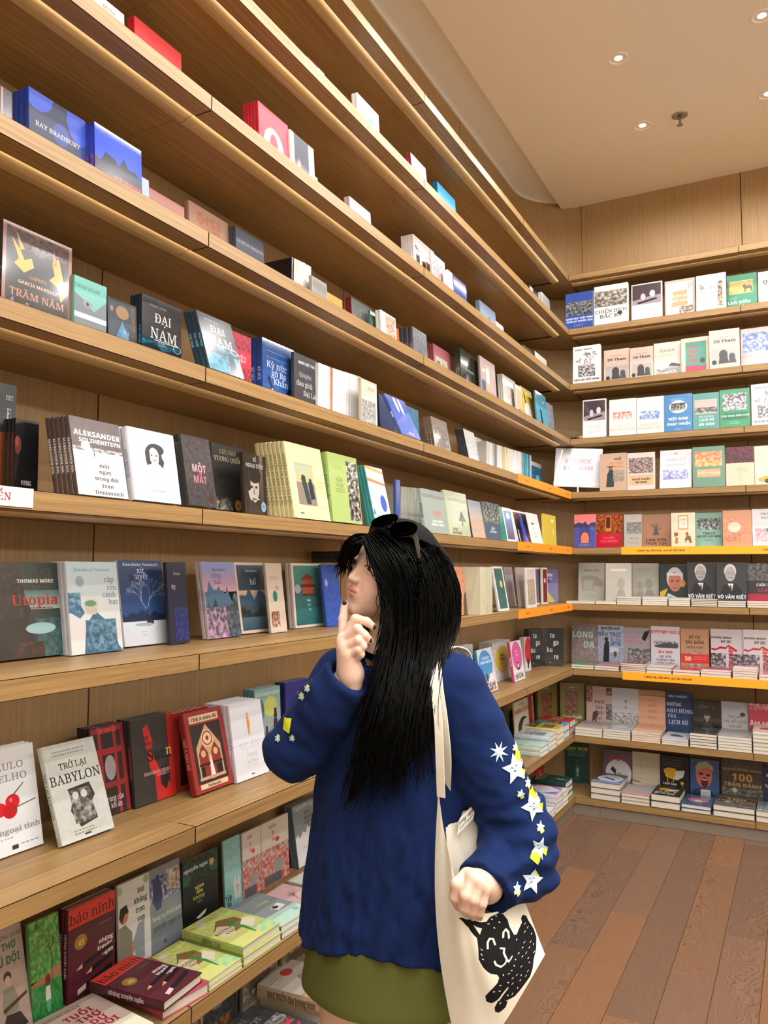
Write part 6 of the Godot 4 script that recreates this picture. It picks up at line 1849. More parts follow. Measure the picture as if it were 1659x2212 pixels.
1g 0 0 100 60 4c9444 7cbc58;n 0 0 100 60 3c8438 8ccc68;p a87c54 0,62 100,52 100,66 0,74;n 0 66 100 34 2c7c44 4ca450;p e8e4e0 46,70 60,70 62,84 44,84;e 54 64 9 6 7a3828;p 6ab488 46,84 60,84 58,96 48,96;k 70 70 60 2a3a28 6;t 30 6 12 243 f ng
1r 0 0 100 100 5c2430;r 0 0 100 22 e84030;t 50 13 17 3a2020 f bảo ninh;e 26 40 13 8 a88430;t 27 41 8 e8d088 B 45;l 66 30 28 1 2.6 987;t 80 50 7 f4f0f0 B những;t 78 57 7 f4f0f0 B truyện;t 84 64 7 f4f0f0 B ngắn;p 1c1a20 30,64 96,57 96,62 30,69;p e8b890 16,69 30,64 30,69;p 1c1a20 50,73 96,67 96,72 50,78;p e8b890 36,78 50,73 50,78;p 1c1a20 38,87 94,80 94,86 38,93;p e8c8c8 20,90 38,87 38,93 20,96;s 4c1c28 e8d8d8 những truyện ngắn
1r 0 0 100 100 e6e4e2;t 72 16 9 2a2a2a F Đời;t 70 27 9 2a2a2a F không;t 68 38 9 2a2a2a F trọn;t 70 49 9 2a2a2a F vẹn;e 16 38 14 9 c88c64;p 2a2422 2,38 6,28 26,26 32,36 20,36 10,46;p 8c8c78 0,50 20,48 40,60 42,100 0,100;p c88c64 36,76 44,70 60,58 66,60 52,78 40,86;p 9aa0ac 44,72 60,54 80,52 78,96 50,96;p 3a3434 0,98 42,92 42,100 0,100;e 90 6 9 5 a8b890;e 6 8 8 5 b8c4a4
1r 0 0 100 100 8a939c;n 0 12 100 30 2c4888 d8d8d8;p 2a4478 10,40 14,14 30,8 40,30 36,50 20,52;n 56 8 44 26 e4e0dc 8a6c68;t 52 60 8 e0e4e4 f hong tay khói lạnh;t 52 72 9 4c545c f nguyễn ngọc tư;r 38 90 10 4 5c6870
1r 0 0 100 100 141816;n 0 0 100 40 245440 141816;e 6 26 16 8 2c6048;e 90 22 16 8 2c6048;t 44 14 10 eef F nguyễn ngọc tư;e 82 16 7 5 c8a868;t 46 42 7 e0d860 F ngọn;t 46 49 7 e0d860 F đèn;t 44 56 7 a8b050 F không;t 46 63 7 5c7c48 F tắt;p d8d8cc 34,84 66,78 60,84 44,87
1r 0 0 100 100 8cc4c4;n 0 10 100 40 84bcc0 9cd0cc;p d8d8d4 50,66 64,56 72,68 84,56 92,72 90,90 58,90;k 74 94 30 444 5;t 20 84 11 223 B TÂM;t 22 92 11 223 B NG
0g 0 0 100 60 d8d0c8 e4dcd0;n 0 42 100 58 c04030 c8c4c0;e 60 74 18 10 989894;r 10 84 60 14 5a5c64;e 58 33 7 4 d84838;t 40 10 7 b04038 f hành;t 42 20 7 b04038 f lý;t 44 30 7 b04038 f hư
1r 0 0 100 100 8c989c;p eceef0 0,52 10,48 14,56 24,46 34,50 40,40 52,44 60,34 72,40 80,26 100,34 100,100 0,100;p 6a6c70 52,60 58,56 56,66 42,90 40,90 48,68;r 20 72 70 .8 889;t 50 6 8 e8ecec f nguyễn ngọc tư;t 44 18 7 333 f yêu;t 46 26 7 333 f người;t 48 34 7 333 f ngóng;t 50 42 7 333 f núi;e 74 20 6 4 c84038;s 6c7c88 dde x
0r 0 0 100 100 1c5430;t 50 30 14 c8c060 B TẮT;p d8c060 40,80 60,60 70,90
0r 0 0 100 100 d4ccb0;t 54 10 7 6a7040 f TUYỂN;t 50 24 15 b03a2c B NAM CAO;e 60 70 42 30 2c2420;e 76 72 30 26 c8c4bc;p 7a4030 20,88 40,70 50,98
0r 0 0 100 100 b03a2c;n 60 10 40 80 e8dcc0 b03a2c
0r 0 0 100 100 7c7434;n 22 20 52 50 5a3424 9c6c50;r 40 9 20 2 d8d0a0;t 50 78 11 ece8d8 F Tam Quốc;t 50 89 11 ece8d8 F Dị Sử;s 6c6428 ccb x
0r 0 0 100 100 c42a2c;r 0 0 100 14 e8b0a0;r 46 30 8 60 e8a8a0;e 80 70 16 10 d86858
1r 0 0 100 100 3a3c3c;n 0 0 100 60 2c302e 4a4c48;e 40 30 24 16 8a8494;n 0 60 80 40 b07838 4c3420;s d8d0b8 543 HOA HƯƠNG
1n 0 0 100 100 7c7464 a89c84;n 0 20 100 50 5c564a b0a48c;r 16 40 60 14 48443c;o 30 56 9 7 3 3c3830;o 76 50 9 7 3 3c3830;p 54504a 10,0 14,0 26,60 20,60
1n 0 0 100 100 c8b48c e0d0ac;n 40 10 50 40 6c4c34 c0a078
0r 0 0 100 100 2c4a9c;n 2 26 96 38 24282c 9c9c9c;t 50 72 8 e8ecf4 B GIÁO DỤC VIỆT NAM;t 50 80 8 e8ecf4 B THỜI KỲ THUỘC ĐỊA;l 30 88 40 1.6 4 9ab;s 24408c eee x
0r 0 0 100 100 e8e4dc;n 2 14 96 40 4a443c c8c0b4;t 50 66 13 443c34 f CHIẾN DỊCH;t 50 78 13 443c34 f BẮC KỲ;e 76 74 7 5 2a2420;l 20 10 60 1.4 4 bbb
0r 0 0 100 100 e6e4e2;r 4 4 92 52 4a3c44;p 9c8c94 4,56 4,44 60,36 96,34 96,56;e 38 36 8 9 c8bcbc;e 68 30 9 9 d8d0cc;p 241c20 18,50 80,42 84,46 24,54;t 50 72 12 c4c0bc f bắc kỳ;t 50 83 12 c4c0bc f tạp lục
0r 0 0 100 100 a89888;r 6 8 86 88 ece8e8;n 6 8 86 20 e8e8ec b0a8a8;p d8905c 26,32 74,30 76,72 24,74;t 50 46 9 f4e8dc F DẬY ĐI;t 50 58 9 f4e8dc F VIỆT NAM;n 48 74 44 22 5a4434 d8ccc0;k 80 30 24 5a4c48 4
0r 0 0 100 100 dfdce6;r 10 10 80 84 d0ccd8;r 12 26 16 66 d8a868;r 72 22 16 68 d8a868;n 12 26 16 66 4a4c58 d8b078;n 72 22 16 68 4a4c58 d8b078;r 32 24 36 60 e4e4ee;t 50 38 9 5a7898 f VIỆT;t 50 52 9 5a7898 f SỬ;t 50 66 9 5a7898 f YẾU
0r 0 0 100 100 2c8460;n 8 18 80 36 d8b060 b8984c;r 8 18 80 1.4 e8dca8;p 54503c 52,36 58,28 66,34 82,34 86,50 80,50 78,42 64,42 62,50 58,50 58,40;l 8 62 30 2 5 b8d8c4;t 40 76 12 f0f0d8 B Lịch triều;t 32 88 12 f0f0d8 B tạp kỷ
0n 0 0 100 100 c8ccd0 d4d6d8;k 50 60 50 222 6;t 50 30 14 333 F Quảng
0r 0 0 100 100 e4e0e4;t 40 10 6 554 f JOHN J WHITE;k 64 52 40 4a4848 7;k 36 70 40 4a4848 6;n 20 52 62 32 4a4444 e0dce0;t 50 91 7 4a3434 B LỊCH SỬ VIỆT NAM
0r 0 0 100 100 d4b8a8;t 50 20 6 a08878 f C MAYBON;t 50 30 11 2c2422 F Dê Tham;r 8 50 84 40 b0a8a4;e 46 66 14 13 3c3838;p 3c3838 30,88 34,70 58,68 64,88;e 74 72 10 9 484444;p 484444 62,88 66,76 84,76 88,88;e 16 84 8 6 2c2828
0r 0 0 100 100 dcd8cc;t 50 24 11 8c8474 f HANOI;l 24 34 52 1.4 4 aaa;p b0b0b0 0,98 10,80 50,74 60,66 96,70 96,98;n 10 76 86 22 8c8c8c d8d8d4;p 585858 54,68 66,60 96,66 96,72
0r 0 0 100 100 e0cfae;r 16 12 74 86 4c9484;t 42 26 10 d04848 B VIỆT;t 42 39 10 d04848 B MINH;t 42 52 10 d04848 B MÙA;t 42 65 10 d04848 B BÃO;e 76 66 9 7 4a3c20;r 16 82 74 16 d03c58;r 16 78 50 20 d03c58
0r 0 0 100 100 d0c0c0;n 6 12 88 46 5a74b0 d8d8e4;r 48 8 2 56 e0d8d8;l 6 64 30 2 5 a89898
0r 0 0 100 100 e4e6de;n 14 36 70 20 d86858 e8e4dc;t 44 74 8 c8c4a0 F QUỐC LÝ;t 50 83 8 b8b890 F GIÁO KHOA THƯ;l 24 12 50 1.4 4 ccc
0r 0 0 100 100 e0dcd0;n 12 38 74 24 4c74b4 e4e0d8;t 46 76 8 b0a88c F QUỐC VĂN;t 46 85 8 b0a88c F GIÁO KHOA THƯ;l 24 14 50 1.4 4 ccc
0r 0 0 100 100 4c84b8;e 50 34 32 17 e0e0d8;n 24 24 52 20 3a4038 b0b0a8;t 50 66 10 eef B VIỆT-NAM;t 52 80 9 eef B PHÁP THUỘC;l 24 12 52 1.6 4 bcd;l 36 91 28 1.6 4 bcd
0r 0 0 100 100 549088;r 8 18 84 40 b8a8a0;n 8 40 84 14 3c3c3c b8a8a0;t 52 74 10 d0dcd4 B LỊCH SỬ;t 52 86 10 d0dcd4 B AN NAM;t 50 65 7 b0c4bc B BÀI GIẢNG
0r 0 0 100 100 3c8c64;n 10 12 80 44 e0e0e0 4a4c4c;r 8 62 84 18 2c6c50;t 50 70 10 c8dccc B LẦN THEO DẤU CHỮ;l 30 86 40 1.4 4 9cb
0r 0 0 100 100 c8a890;t 66 16 9 4a4c58 B HUẾ;t 62 27 8 c0784c f ĐẸP NHƯ;t 66 36 8 c0784c f TRANH;p 3c4448 24,90 28,56 36,44 48,44 56,60 52,90;e 40 40 7 5 8c6450;r 28 35 24 2 2c2c30;n 50 46 40 30 8c8878 c0a890
0r 0 0 100 100 dcc8c0;n 6 14 88 42 5a4440 c0b0a8;r 6 60 88 28 d4ac80;t 50 72 7 3a2c24 B NGHỆ THUẬT;t 50 80 7 3a2c24 B AN NAM
0r 0 0 100 100 dcd8dc;t 50 26 10 b8a4b4 f TANG LỄ;t 50 40 10 c4b4b8 f AN NAM;n 10 52 80 26 7c88b8 dcd8dc;e 50 10 6 3 d0a890
0r 0 0 100 100 68907c;n 8 12 84 38 c8685c e0c878;r 14 56 72 20 c8a078;t 50 66 9 e0d0b0 F VIỆT NAM
0r 0 0 100 100 d4c4a8;n 0 0 100 42 7c2030 2c1c20;k 50 90 40 a89c84 6
0r 0 0 100 100 ded6c0;e 60 86 50 10 c0a848;e 40 90 10 6 3a3a38;t 60 30 10 b8b0a0 F tem
0r 0 0 100 100 4c4c98;g 0 0 100 32 e87870 d87888;m 0 18 100 22 30305c 30305c;r 26 40 48 44 3c3c80;p e88050 32,86 32,66 40,56 52,54 62,58 68,68 68,86;l 72 38 20 2 6 b0b0dc;l 26 90 48 2 4 9898cc
0r 0 0 100 100 e42c40;n 0 2 100 56 e08040 7c3020;r 36 6 24 46 e89050;r 40 10 16 32 5c2c20;t 50 70 8 f07878 B HÀ NỘI;t 50 80 8 f07878 B CỦA NGƯỜI;l 12 90 76 2 4 b82034
0r 0 0 100 100 b0a8a0;n 14 24 84 36 5c6468 a8a090;t 56 74 8 88807c B NHẬT KÝ;l 20 84 70 1.6 4 8c8480;t 50 12 8 98908c f VIỆT
0r 0 0 100 100 c08c6c;k 48 66 40 5a4c54 7;p 6a5c60 38,62 46,36 54,36 60,62;t 50 76 11 54301c B LAM SƠN;t 50 86 11 54301c B THỰC LỤC
0r 0 0 100 100 dcd8c0;r 30 8 42 42 c8985c;r 34 11 34 36 e4e0d0;t 52 20 8 a8a890 f VĂN;t 52 33 8 a8a890 f SỬ;p 7c6c28 56,78 66,66 80,68 86,88 76,88 72,80 64,80 62,90;e 66 62 6 5 b84838;p a8583c 12,58 30,58 28,68 14,70;p a88c3c 18,72 28,72 28,90 16,90
0r 0 0 100 100 98c8b4;n 6 16 88 34 3c4848 d8dcd8;t 50 60 9 3c5c50 B TÂM LÝ;t 50 68 8 3c5c50 B NGƯỜI AN NAM;l 30 76 40 1.2 4 6a8c80
0r 0 0 100 100 dc9c7c;n 6 20 60 66 c88060 e0a888;e 40 46 22 14 f0dcc8;t 80 52 10 c88464 F ÁC;t 80 62 10 c88464 F HUY
0r 0 0 100 100 e2e0e4;t 40 14 8 777 f THƠ;t 50 24 8 777 f NGƯỜI;n 10 52 80 34 d8a0b0 e4e4e4;e 60 56 16 6 5c9878
0r 0 0 100 100 b8b4a8;t 50 20 6 6c6860 f ĐƯỜNG CÁCH;p 9c988c 10,36 40,32 70,34 96,48 92,60 60,58 60,70 16,70;p b0aca0 20,44 56,44 56,68 20,68;l 24 80 50 1.4 5 9c988c
0r 0 0 100 100 bcbab0;e 60 50 15 13 a8a69c;p a09e94 40,92 50,64 70,64 84,92;r 20 14 60 6 d8d8d4
0r 0 0 100 100 c0bcb0;e 30 56 12 11 aaa69c;e 62 52 15 13 a4a096;p a09c92 44,92 54,66 76,66 88,92;p aaa69c 14,92 22,68 40,68 46,92;l 20 14 60 1.6 5 8c8a80
0r 0 0 100 100 344448;e 56 36 30 28 e4dcd8;e 56 44 24 24 c88070;r 26 22 60 8 e8e8ec;e 46 42 4 2 4a2c28;e 66 42 4 2 4a2c28;r 48 58 16 3 a85048;p d0d4dc 20,100 30,72 70,84 80,100;e 84 48 11 9 d89858;p d8b030 0,70 30,60 20,78 0,84;t 50 88 12 c07c3c F Võ
0r 0 0 100 100 38383a;e 46 20 20 16 d8d8d8;e 46 26 17 17 b4b0ae;o 38 25 6 4 1 444;o 54 25 6 4 1 444;p 8c8886 36,36 56,36 54,33 38,33;p 1a1a1c 4,82 20,56 34,46 58,46 80,58 92,82;p e4e4e4 36,48 56,48 50,66 44,56;p 222 45,52 49,52 50,66 46,70;t 50 78 12 f0f0f0 B VÕ VĂN KIỆT;l 24 87 54 2 4 bbb
0n 0 0 100 40 4c4c50 8c8c90;r 0 40 100 30 3c383c;t 60 50 8 eee B CUỘC ĐÀM;t 60 62 10 c03c4c B LÊ ĐỨC;r 0 70 100 30 b82c44
0n 0 0 100 100 7c6c6c 9c8c8c;t 44 28 20 a8d0cc B LONG;t 68 52 22 a8d0cc B DẠ;k 40 84 30 c0b4b4 4
0n 0 0 100 100 b0b4c4 8c94a8;t 50 8 8 2c2c34 B NGUYỄN ĐỨC;t 46 22 14 2c5c94 B BẦU TRỜI;p 1c1c20 22,90 26,48 34,36 44,40 46,60 44,90;e 34 34 7 5 24242a;r 46 54 34 12 c8ccd4;e 68 70 6 7 444;n 50 28 40 22 4c6c9c a0a8bc
0r 0 0 100 100 a49ca4;p 222 68,28 78,10 98,6 92,18 80,34;n 14 52 86 40 4c4c50 b4b0b4;t 36 26 9 c0788c B NGÀY;t 40 36 9 c0788c B SÀI GÒN;l 20 10 60 1.6 4 888
0r 0 0 100 100 ccc8d0;n 0 10 100 8 d06060 ccc8d0;n 10 34 84 16 3c3c40 ccc8d0;p 444 20,44 60,38 96,44 90,50 24,50;t 50 60 8 c83038 B 30 4 1975;t 50 70 7 6c6870 B SÀI GÒN;t 50 78 7 6c6870 B KHÔNG CÒN;t 50 86 7 6c6870 B TRẬN TUYẾN
0r 0 0 100 100 b88c68;t 50 20 10 4c342c B KÝ ỨC;t 50 32 11 4c342c B SÀI GÒN;t 50 44 7 6c4c40 B THỜI CHIẾN;n 26 52 50 44 c8b8a8 8c7460;r 0 60 100 22 d03030;t 26 71 14 f0d8a0 B 50;l 46 66 46 2 5 f0b0a0
0r 0 0 100 100 d8d0d4;n 0 56 100 44 3c383c d4ccd0;p c02c30 2,44 16,46 30,40 46,42 54,36 70,42 82,48 78,52 66,46 54,40 46,46 30,45 14,50 2,48;t 34 20 8 4c4448 B NHỮNG MẢNH;t 48 29 8 4c4448 B KÝ ỨC;r 46 46 10 50 d8d0d4;v 51 71 13 c02c30 B 1979-1989
0r 0 0 100 100 ccb0a8;r 2 2 22 36 5c5458;n 4 4 18 32 c8a498 7c4440;r 78 2 22 18 5c5458;n 80 4 18 14 c8a498 443c40;p 5c3c34 22,90 26,62 40,56 48,66 40,74 40,90 34,90 34,78 28,80;r 78 40 22 36 5c5458;n 80 42 18 32 a8b0b8 4c4448;t 52 36 10 54383c f BÁCH;t 52 49 10 54383c f GIA;t 52 62 10 54383c f CHƯ;t 52 75 10 54383c f TỬ
0r 0 0 100 100 d0d0d8;n 0 56 100 44 e0dcd8 8c8884;e 52 30 4 3 778;e 52 44 4 3 d08080
0r 0 0 100 100 e4b090;m 0 0 100 14 a8846c 8c6c58;n 0 0 100 12 a8846c c89878;t 50 34 9 c88c70 f NAM;t 50 48 9 c88c70 f HOA;t 50 62 9 c88c70 f KINH;k 46 94 22 a05838 5;t 50 24 5 c88c70 f TRANG TỬ
0r 0 0 100 100 24406c;t 44 10 7 c8d4e4 B WILL DURANT;t 30 28 10 eef f NHỮNG;t 50 42 12 eef f ANH HÙNG;t 22 54 10 eef f CỦA;t 44 67 12 eef f LỊCH SỬ;e 72 88 8 6 4c5c7c
0r 0 0 100 100 2c2a2a;p 4a4844 26,100 30,66 42,54 60,54 74,66 78,100;e 50 40 10 12 a4a09c;e 50 32 11 6 3c3834;t 50 16 11 5c5854 B TÔN TỬ;t 50 48 14 5c4838 B BINH PHÁP
0g 0 0 100 100 c4c4d4 d0c8b0;n 0 66 100 34 d0c8b8 a89c88;t 50 36 9 7c8090 f TẠI SAO;t 50 48 9 7c8090 f CÁC ĐẾ QUỐC;t 50 60 9 7c8090 f SỤP ĐỔ;e 78 30 10 5 6c3440;l 16 12 60 1.6 4 999
0r 0 0 100 100 c42c48;n 0 0 100 16 e8b0b8 c42c48;t 44 48 16 f4e4e4 B ÂM MƯU;t 44 66 14 f4e4e4 B CẦU KỲ
0r 0 0 100 100 16463f;t 50 13 13 dce03c B LÍNH TRƠN;l 10 20 80 2.4 5 d8e0dc;p 2a5c54 36,90 44,40 54,40 62,90;p 8cb49c 44,68 52,58 60,70 54,72 56,84 48,84;e 12 54 12 8 1e544c;l 36 90 28 1.6 4 7ca498
0r 0 0 100 100 6c5c64;e 54 56 44 34 e0e0e8;p 2a2a2c 26,48 34,40 78,74 72,80;e 56 56 12 10 e8e8ec;p 444 50,54 54,54 54,58 50,58;p 444 58,54 62,54 62,58 58,58;t 48 20 15 c03838 B M U S;s 5c5058 ccc x
0r 0 0 100 100 d4ccb4;p c08078 0,66 30,70 34,84 0,80;p e4dcd4 0,72 34,74 36,80 0,78;p c08078 62,84 100,72 100,90 70,96;t 54 20 10 b8ac8c f NGUYÊN TẮC;t 50 32 10 b8ac8c f LẬP QUỐC;l 20 10 60 1.6 4 b8ac8c
0r 0 0 100 100 1a1a1a;l 8 10 76 2.4 6 999;p e8e4dc 12,34 24,30 60,34 86,32 80,48 60,56 40,54 20,50;p e8b420 14,34 30,28 56,30 50,52 30,52 18,46;p e8b420 24,50 28,50 28,64 25,64;p e8b420 44,52 48,52 48,62 44,62;e 76 62 6 4 e8b420;p e8b420 75,64 78,64 78,74 76,74;t 34 66 8 f0f0f0 B Làm Sao;t 42 76 8 f0f0f0 B Để Che Giấu;t 44 86 8 f0f0f0 B Một Đế Quốc
0r 0 0 100 100 2c5c94;e 48 36 28 30 d87868;p b8b488 18,20 30,8 56,4 78,14 82,26 60,18 40,22 22,30;e 38 34 7 3 2a2020;e 62 36 7 3 2a2020;e 50 54 12 12 5c1c20;r 42 46 16 3 f0f0f0;p 24304c 0,100 10,72 34,68 72,72 96,100;r 36 70 34 26 d8dcd8;l 40 76 26 2 5 999;e 80 90 6 4 b03038
0n 0 0 100 60 4c4038 5c5048;n 0 60 100 40 8c8884 3c3834;l 30 14 40 1.8 4 988;t 50 22 7 c8a868 B LỊCH SỬ CHIẾN TRANH;t 50 38 21 d8b060 B 100;t 52 54 11 c8a868 B TRẬN ĐÁNH;p c8c8c8 24,66 32,60 40,66 32,72
0r 0 0 100 100 243454;t 20 20 10 e8e8f0 B B;t 26 44 10 e8e8f0 B Trận
0r 0 0 100 100 e4e0dc
0r 0 0 100 100 e0c8b4;l 20 40 60 2 6 b98
0r 0 0 100 100 cfccc0;l 20 30 60 2 8 aaa
0r 0 0 100 100 d0ccc4;e 50 40 30 20 b8b4ac
0r 0 0 100 100 d8d4d0;e 60 40 25 20 c89888
0r 0 0 100 100 46464a;e 50 30 25 20 aaa
0r 0 0 100 100 46464a;e 50 30 25 20 999
0r 0 0 100 100 a83c4c;r 0 0 100 50 555
0r 0 0 100 100 4a8c64;e 60 40 30 20 b8584c
0r 0 0 100 100 a8787c;l 20 40 60 3 8 ccc
0r 0 0 100 100 b0404c;r 0 50 100 50 554
0r 0 0 100 100 c8c0c4;n 10 20 80 30 c86060 c8c0c4
0r 0 0 100 100 b83848;l 20 30 60 3 8 e8b0a0
0r 0 0 100 100 c04858;r 0 60 100 40 d8d0d0
0r 0 0 100 100 d88c94;r 0 40 100 60 e0d4d8
0r 0 0 100 100 d0808c
0r 0 0 100 100 b8a8a4;n 10 10 80 80 ccbcb8 8c7c7c
0r 0 0 100 100 b4b4bc;e 50 50 30 20 d8d8d8
0r 0 0 100 100 dca888;l 20 40 60 3 8 b98060
0r 0 0 100 100 c4c4cc;e 40 50 20 16 54545c;e 60 56 12 10 44444c
0r 0 0 100 100 3a3a3a;e 50 30 12 10 88857f
0r 0 0 100 100 a4a4ac;n 0 50 100 50 c8c0b4 8c8890
0r 0 0 100 100 e0d8d0;e 50 70 30 16 c04048
0r 0 0 100 100 6c5c64;e 54 50 44 34 d8dce4;r 0 80 100 20 7c94c4;p 333 30,46 36,40 74,60 68,66
0r 0 0 100 100 c8b8b4;r 0 50 100 20 a8b0c8;r 0 70 100 30 c88c88
0r 0 0 100 100 3c5c8c;e 50 50 36 22 d88080;e 50 56 14 8 eee
0r 0 0 100 100 8c8c90;n 0 0 100 100 3c4048 c8ccc8
1r 0 0 100 100 c8506c;l 20 70 60 2 8 e8b0c0;s c04868 eee x
1g 0 0 100 100 c8d06c d8d884;n 0 0 100 40 b4c85c e0dc90;p 8c6c3c 20,40 50,22 80,34 78,62 24,64;p e0d0a8 10,46 36,34 52,52 30,70 12,62;t 32 50 8 4a3c28 F ĐƯỜNG;t 34 58 7 4a3c28 F TÀU;p 3a8c4c 52,40 60,34 64,60 58,86 54,86 56,60;p e8e4c8 62,56 86,44 96,60 68,74;n 60 74 40 24 90d0b0 d8dc78;e 30 12 8 5 d8d0e0;s a8b85c 443 ĐƯỜNG TÀU
1r 0 0 100 100 8c989c;r 0 66 100 34 b8d8c8;t 60 30 9 d8d060 F trong;p e8e0d4 50,52 80,46 84,60 56,64;e 62 54 8 4 2c2c30;e 80 80 7 5 8cb0c0
1r 0 0 100 100 e4bcbc;p b8906c 0,100 0,76 60,66 100,80 100,100;p e8c88c 0,100 20,86 100,90 100,100;k 50 60 40 7c4848 5
1r 0 0 100 100 d4dccc;r 0 70 100 30 c0dcb4;t 50 30 8 8c948c F thương;t 50 42 8 8c948c F nhớ
1r 0 0 100 100 8c2c24;k 50 80 50 e8d8c8 6
1r 0 0 100 100 c4aca0;t 36 10 6 6a584c f PHÙNG QUÁN;t 50 24 13 a02430 B TUỔI;t 56 36 13 a02430 B THƠ;t 60 48 13 a02430 B DỮ;t 64 59 13 a02430 B DỘI;r 0 66 100 34 ece4c8;e 70 80 5 4 c04848;s c8b0a0 844 TUỔI THƠ
1r 0 0 100 100 dcd4c8;e 56 18 13 8 d84c48;t 62 40 10 6c6458 F đàn;t 66 54 10 6c6458 F hương hình;n 0 64 100 36 c8a870 e4d8b8;l 8 10 34 3 6 a89c94;s c8b090 5c4438 MẠC NGÔN đàn hương hình
1r 0 0 100 100 dcd4c8;s d8d0bc 665 x
1r 0 0 100 100 4c4e50;n 0 0 100 100 44464a 585a5c;t 40 20 11 b8bcbc f CA HÉ;t 46 32 11 b8bcbc f CHICOT;p d8505c 30,70 60,56 90,60 96,72 60,70 40,82;p c84050 60,70 80,80 96,76 80,92;n 60 44 40 20 d8c8c8 4c4e50;s 3c3c40 ccc CA HÉ CHICOT
0r 0 0 100 100 e0dcd8;s 1c1c1e eee x
0r 0 0 100 100 4c8cc0;r 0 30 100 50 2c3870;n 20 30 70 44 2c3468 c8a850;e 80 86 16 10 5aa8e0;s 3c84c4 eef x
0r 0 0 100 100 b8382c;n 0 30 100 40 8c2c24 d8a080;s a83028 eee x
0r 0 0 100 100 e4cc3c;r 0 0 100 36 2c6034;n 30 10 50 20 2c6034 d8a838;n 14 50 66 34 54504c a8a068;s dccc9c 553 x
0r 0 0 100 100 c4ccd4;n 20 20 60 60 5c5c60 d8dce0;s c8d4d8 688 x
0r 0 0 100 100 c0dccc;l 20 40 60 2 8 8cb0a0;s c8dcd0 799 x
0r 0 0 100 100 e4e0ec;p 9478bc 0,0 50,0 0,40;p 9478bc 100,0 100,40 60,0;p 9478bc 0,100 0,60 50,100;p 9478bc 100,100 100,64 60,100;l 34 44 32 2 6 8888a0;s d4d4dc 556 x
0r 0 0 100 100 e8e0d8;p d83c3c 40,0 100,0 100,80;r 0 0 20 100 e8d878;s ece8e4 887 x
0r 0 0 100 100 e4e2e0;l 30 40 40 2 6 bbb
"""

